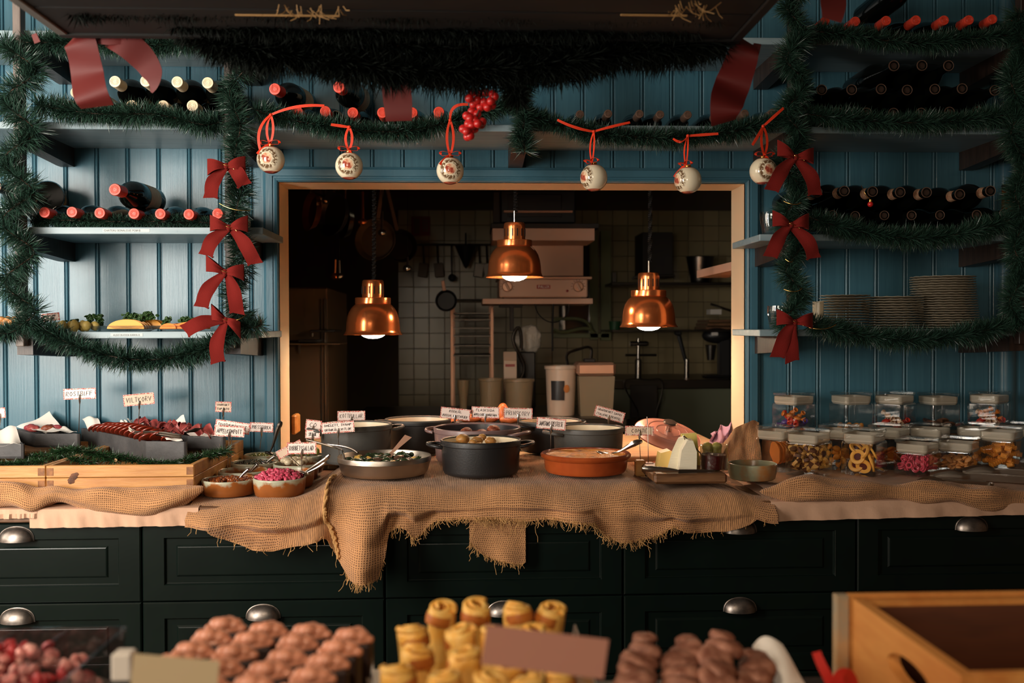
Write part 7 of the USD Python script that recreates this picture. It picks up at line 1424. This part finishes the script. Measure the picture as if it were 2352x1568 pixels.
# acrylic box of pink sweets
t = thing('sweets_box', 'clear divided box of pink sweets at the left edge of the foreground', 'box'); a = PZ(286, 1438, 1.014); xr, yb_ = a[0], a[1]; xl, yf, zb_, zt_ = xr - .33, yb_ - .27, .935, 1.014
part(t, 'wall', hull([(xr - .012 * (1 - s) + q, y, zb_ + (zt_ - zb_) * s) for s in (0, 1) for q in (0, .003) for y in (yf, yb_)]), 'acrylic'); part(t, 'wall', box(xl, xr, yb_ - .003, yb_, zb_, zt_), 'acrylic'); part(t, 'wall', box(xl, xr, yf, yf + .003, zb_, zt_), 'acrylic')
for dx in (.066, .125, .19, .25): part(t, 'divider', box(xr - dx, xr - dx + .003, yf + .004, yb_ - .004, zb_, zt_ - .002), 'acrylic')
part(t, 'base', box(xl, xr - .012, yf, yb_, zb_ - .004, zb_), 'acrylic'); part(t, 'riser', box(xl + .02, xr - .03, yf + .02, yb_ - .02, ZI, zb_ - .004), 'dark_wood')
mat('pink_sweet', lin(206, 112, 108), 0.4, col2=lin(226, 170, 158), scale=60, rnd=.15); mat('red_sweet', lin(170, 50, 52), 0.4, rnd=.15); mat('brown_sweet', lin(84, 44, 32), 0.4)
pk = [Copies(mk('pink_sweet', 'sweet', [('sweet', lump(ball(1, 2, (0, 0, 0), (.0085, .006, .005)), .002, 140, s_), mt)])) for s_, mt in enumerate(('pink_sweet', 'pink_sweet', 'red_sweet'))]
g = np.random.default_rng(77); n_ = 0
for i in range(280):
    x, y = g.uniform(xr - .20, xr - .02), g.uniform(yf + .06, yb_ - .012); zz_ = zb_ + .006 + .062 * g.random() * (1 - .35 * ((x - xr + .1) / .1) ** 2) + .012 * (yb_ - y) / .2
    pk[i % 3].add(('deep red' if i % 3 == 2 else 'pale pink') + ' sweet in the clear divided box at the lower left', 'pink sweets in the clear box', loc=(x, y, zz_), rot=tuple(g.uniform(0, 180, 3)))
def fore_card(u, v, w, h, Y, roll, label, mt, lines=(), seed=3):
    k = ppm(u, v, Y); t = thing('price_card', label, 'card', 'cards in the foreground', loc=P(u, v, Y)); ww, hh = w / k, h / k
    part(t, 'card', mv(box(-ww / 2, ww / 2, 0, .001, -hh / 2, hh / 2), (0, 0, 0), (0, roll, 0)), mt); z = ZI - P(u, v, Y)[2]
    part(t, 'rod', tube([(0, .004, hh * .25), (.0, .004, -hh / 2), (0, .003, z + .002)], .0014, 6), 'dark_steel'); part(t, 'foot', mv(lathe([(0, 0), (.016, 0), (.016, .003), (0, .004)], 20), (0, .003, z)), 'dark_steel'); return t
mat('card_back_shaded', lin(190, 170, 136), 0.7); mat('card_back_pink_shaded', lin(176, 122, 104), 0.7)  # white cards seen from behind, their shade put into the colour
fore_card(402, 1546, 196, 74, -2.18, 6, 'blurred white card, shade in its olive colour, standing before the iced cakes', 'card_back_shaded'); fore_card(1252, 1497, 284, 92, -2.22, 8, 'blurred white card, shade in its pinkish-brown colour, standing before the pastry rolls', 'card_back_pink_shaded')
o = P(285, 1526, -2.1); obj('sugar_cube', box(o[0] - .010, o[0] + .010, -2.11, -2.09, o[2] - .014, o[2] + .014, .002), 'white_cloth', 'white block between the sweets box and the left foreground card', 'block')

obj('small_box', box(o[0] - .011, o[0] + .011, -2.112, -2.088, ZI, o[2] - .0145, .001), 'iron_black', 'small dark box under the white block in the left foreground', 'box')
# ================================================================== the hanging shelf overhead with greenery
YR = -1.2; xa2, xb2 = P(132, 80, YR)[0], P(1702, 80, YR)[0]; zr0 = P(900, 88, YR)[2]
mat('rack_wood', lin(10, 8, 7), 0.7, col2=lin(7, 6, 5), scale=5, stretch=(1, 10, 10)); mat('rack_lit_grey', lin(104, 98, 92), 0.5); mat('straw', lin(196, 150, 92), 0.6, island=.3)
t = thing('hanging_shelf', 'dark wooden shelf hanging from the ceiling over the island', 'shelf')
for i in range(7):
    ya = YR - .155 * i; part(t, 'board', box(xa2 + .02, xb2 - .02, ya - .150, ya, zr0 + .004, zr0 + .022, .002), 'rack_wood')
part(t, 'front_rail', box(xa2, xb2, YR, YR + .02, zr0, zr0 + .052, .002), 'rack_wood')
for x_, mt in ((xa2, 'rack_lit_grey'), (xb2 - .02, 'rack_wood')): part(t, 'side_rail', box(x_, x_ + .02, YR - 1.1, YR - .001, zr0, zr0 + .05, .002), mt)  # left rail paler: the light on it is put into the colour
for u0, u1 in ((540, 780), (1425, 1580)): q0, q1 = PZ(u0, 38, zr0), PZ(u1, 38, zr0); part(t, 'batten', box(q0[0], q1[0], q0[1] - .003, q0[1] + .002, zr0 + .001, zr0 + .0045, .001), 'straw', label='pale strip standing for a gap of light under the shelf')  # pale strips added to stand for light along the beam edge
for x_ in (xa2 + .05, xb2 - .05):
    for y_ in (YR - .05, YR - 1.0): part(t, 'hanger', tube([(x_, y_, zr0 + .02), (x_, y_, TOPZ)], .005, 6), 'dark_steel')
def sprucey(pts, Y, r, seed, label, per=2600, droop=.5):
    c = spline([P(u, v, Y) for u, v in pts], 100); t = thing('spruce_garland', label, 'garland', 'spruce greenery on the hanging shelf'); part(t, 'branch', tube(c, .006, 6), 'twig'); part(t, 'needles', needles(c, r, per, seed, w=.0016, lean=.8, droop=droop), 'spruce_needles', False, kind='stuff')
sprucey([(470, 92), (620, 118), (780, 140), (930, 158), (1080, 160), (1230, 150), (1380, 128), (1520, 108), (1660, 92)], YR + .035, .058, 61, 'thick dark spruce garland hanging along the front of the overhead shelf', 9000, .55)
sprucey([(420, 62), (640, 84), (840, 100), (1040, 108), (1240, 102), (1440, 84), (1640, 66)], YR + .03, .05, 62, 'upper dark spruce garland on the rail of the overhead shelf', 7000, .4)
sprucey([(150, 60), (300, 66), (450, 74)], YR + .03, .022, 63, 'thin dark spruce sprigs at the left of the overhead shelf', 5000, .4)
sprucey([(170, 20), (500, 10), (900, 14), (1300, 12), (1650, 22)], YR - .10, .035, 65, 'dark spruce laid under the boards of the overhead shelf', 7000, .3)
sprucey([(400, 48), (800, 60), (1200, 62), (1600, 52)], YR - .03, .035, 66, 'dark spruce tucked behind the rail of the overhead shelf', 8000, .4)
sprucey([(1180, 176), (1185, 200), (1190, 225)], YR + .05, .04, 64, 'dark spruce tuft hanging lowest at the middle of the overhead shelf', 9000, .6)
for i, (u0, u1, Yg) in enumerate(((640, 790, -1.36), (1545, 1660, -1.40))):
    ms = []
    for j in range(26):
        p = P(rng.uniform(u0, u1), -6, Yg + rng.uniform(-.03, .03)); p[2] = zr0 + .002; q = p + A([rng.normal(0, .015), rng.normal(0, .01), -rng.uniform(.006, .022)]); ms.append(tube([p, (p + q) / 2 + A([0, 0, -.004]), q], .0008, 3))
    obj('dried_grass', cat(ms), 'straw', f'tuft of pale dried grass under the overhead shelf, {"left" if i == 0 else "right"} one', 'dried grass', 'dried grass under the shelf', 'stuff')
for i, (u, v) in enumerate(((997, 139), (1158, 186), (1320, 102), (1476, 134), (775, 97), (1143, 38))):
    t = thing('fairy_light', f'tiny glowing fairy light in the spruce overhead, {["second from the left", "lowest in the middle", "greenish right one", "rightmost", "leftmost", "topmost"][i]}', 'fairy light', 'fairy lights in the spruce', loc=P(u, v, YR + .105)); part(t, 'bulb', ball(.0042 if i < 2 else .003 if i == 2 else .0018, 2), 'tiny_bulb', True); part(t, 'wire', tube([(0, .004, 0), (.01, -.02, .02), (0, -.06, .03)], .0008, 4), 'black_cord')
# red ribbons and berries on the shelf
def hang_ribbon(label, strips, Y):
    t = thing('hanging_ribbon', label, 'ribbon', 'wide red ribbons on the hanging shelf')
    for pts, w in strips:
        q = [P(a[0], a[1], Y + (a[2] if len(a) > 2 else 0)) for a in pts]; part(t, 'ribbon', strip(q, [x / ppm(*pts[0][:2], Y) for x in np.atleast_1d(w)], th=.001), 'red_satin', 60)
YH = YR + .055
hang_ribbon('wide red ribbon bow at the left of the hanging shelf', [([(176, 80), (190, 120, -.02), (200, 165, .0), (208, 215, -.02), (224, 245)], [72, 72, 74, 78, 74]), ([(260, 80), (300, 108, -.015), (340, 150), (352, 178), (348, 212, .01)], [66, 62, 60, 48, 6]), ([(78, 78), (86, 98)], [12, 14]), ([(190, 84), (250, 92, -.02), (330, 84)], [16, 22, 16])], YH)
hang_ribbon('wide red ribbon end hanging at the middle of the hanging shelf', [([(905, 150), (910, 200, -.01), (914, 240), (916, 278)], [64, 66, 66, 60])], YH)
hang_ribbon('wide crumpled red ribbon at the right of the hanging shelf', [([(1715, 95), (1702, 140, -.02), (1684, 190, .01), (1668, 240, -.02), (1662, 282)], [58, 74, 82, 80, 58]), ([(1740, 100, .01), (1728, 140, .02), (1704, 190, .025)], [18, 20, 14]), ([(1730, 30, -.05), (1700, 70, -.03), (1660, 92)], [14, 14, 12])], YH)
hang_ribbon('dark red ribbon end hanging in from above at the upper right', [([(1912, -60), (1913, -10), (1914, 22), (1910, 46)], [60, 60, 60, 46])], -1.35)
mat('berry_stem', lin(70, 40, 30), .6)
g = np.random.default_rng(5); t = thing('berry_cluster', 'hanging cluster of shiny red berries under the overhead spruce', 'berries'); bs_ = []
BC = [(1085, 212), (1100, 215), (1116, 212), (1132, 216), (1078, 226), (1096, 230), (1112, 234), (1128, 232), (1136, 222), (1088, 240), (1104, 246), (1120, 246), (1130, 242), (1084, 256), (1096, 262), (1072, 266), (1080, 272), (1090, 276), (1108, 280), (1098, 284), (1076, 284), (1084, 288), (1064, 296), (1072, 302), (1082, 300), (1090, 296), (1080, 312), (1074, 314), (1105, 286)]
for u, v in BC: part(t, 'berry', ball(.0088, 2, P(u, v, YH + g.uniform(-.015, .015))), 'berry_red', True)
part(t, 'stem', tube(spline([P(1110, 195, YH), P(1108, 230, YH), P(1095, 265, YH), P(1080, 305, YH)], 20), .0016, 5), 'berry_stem')
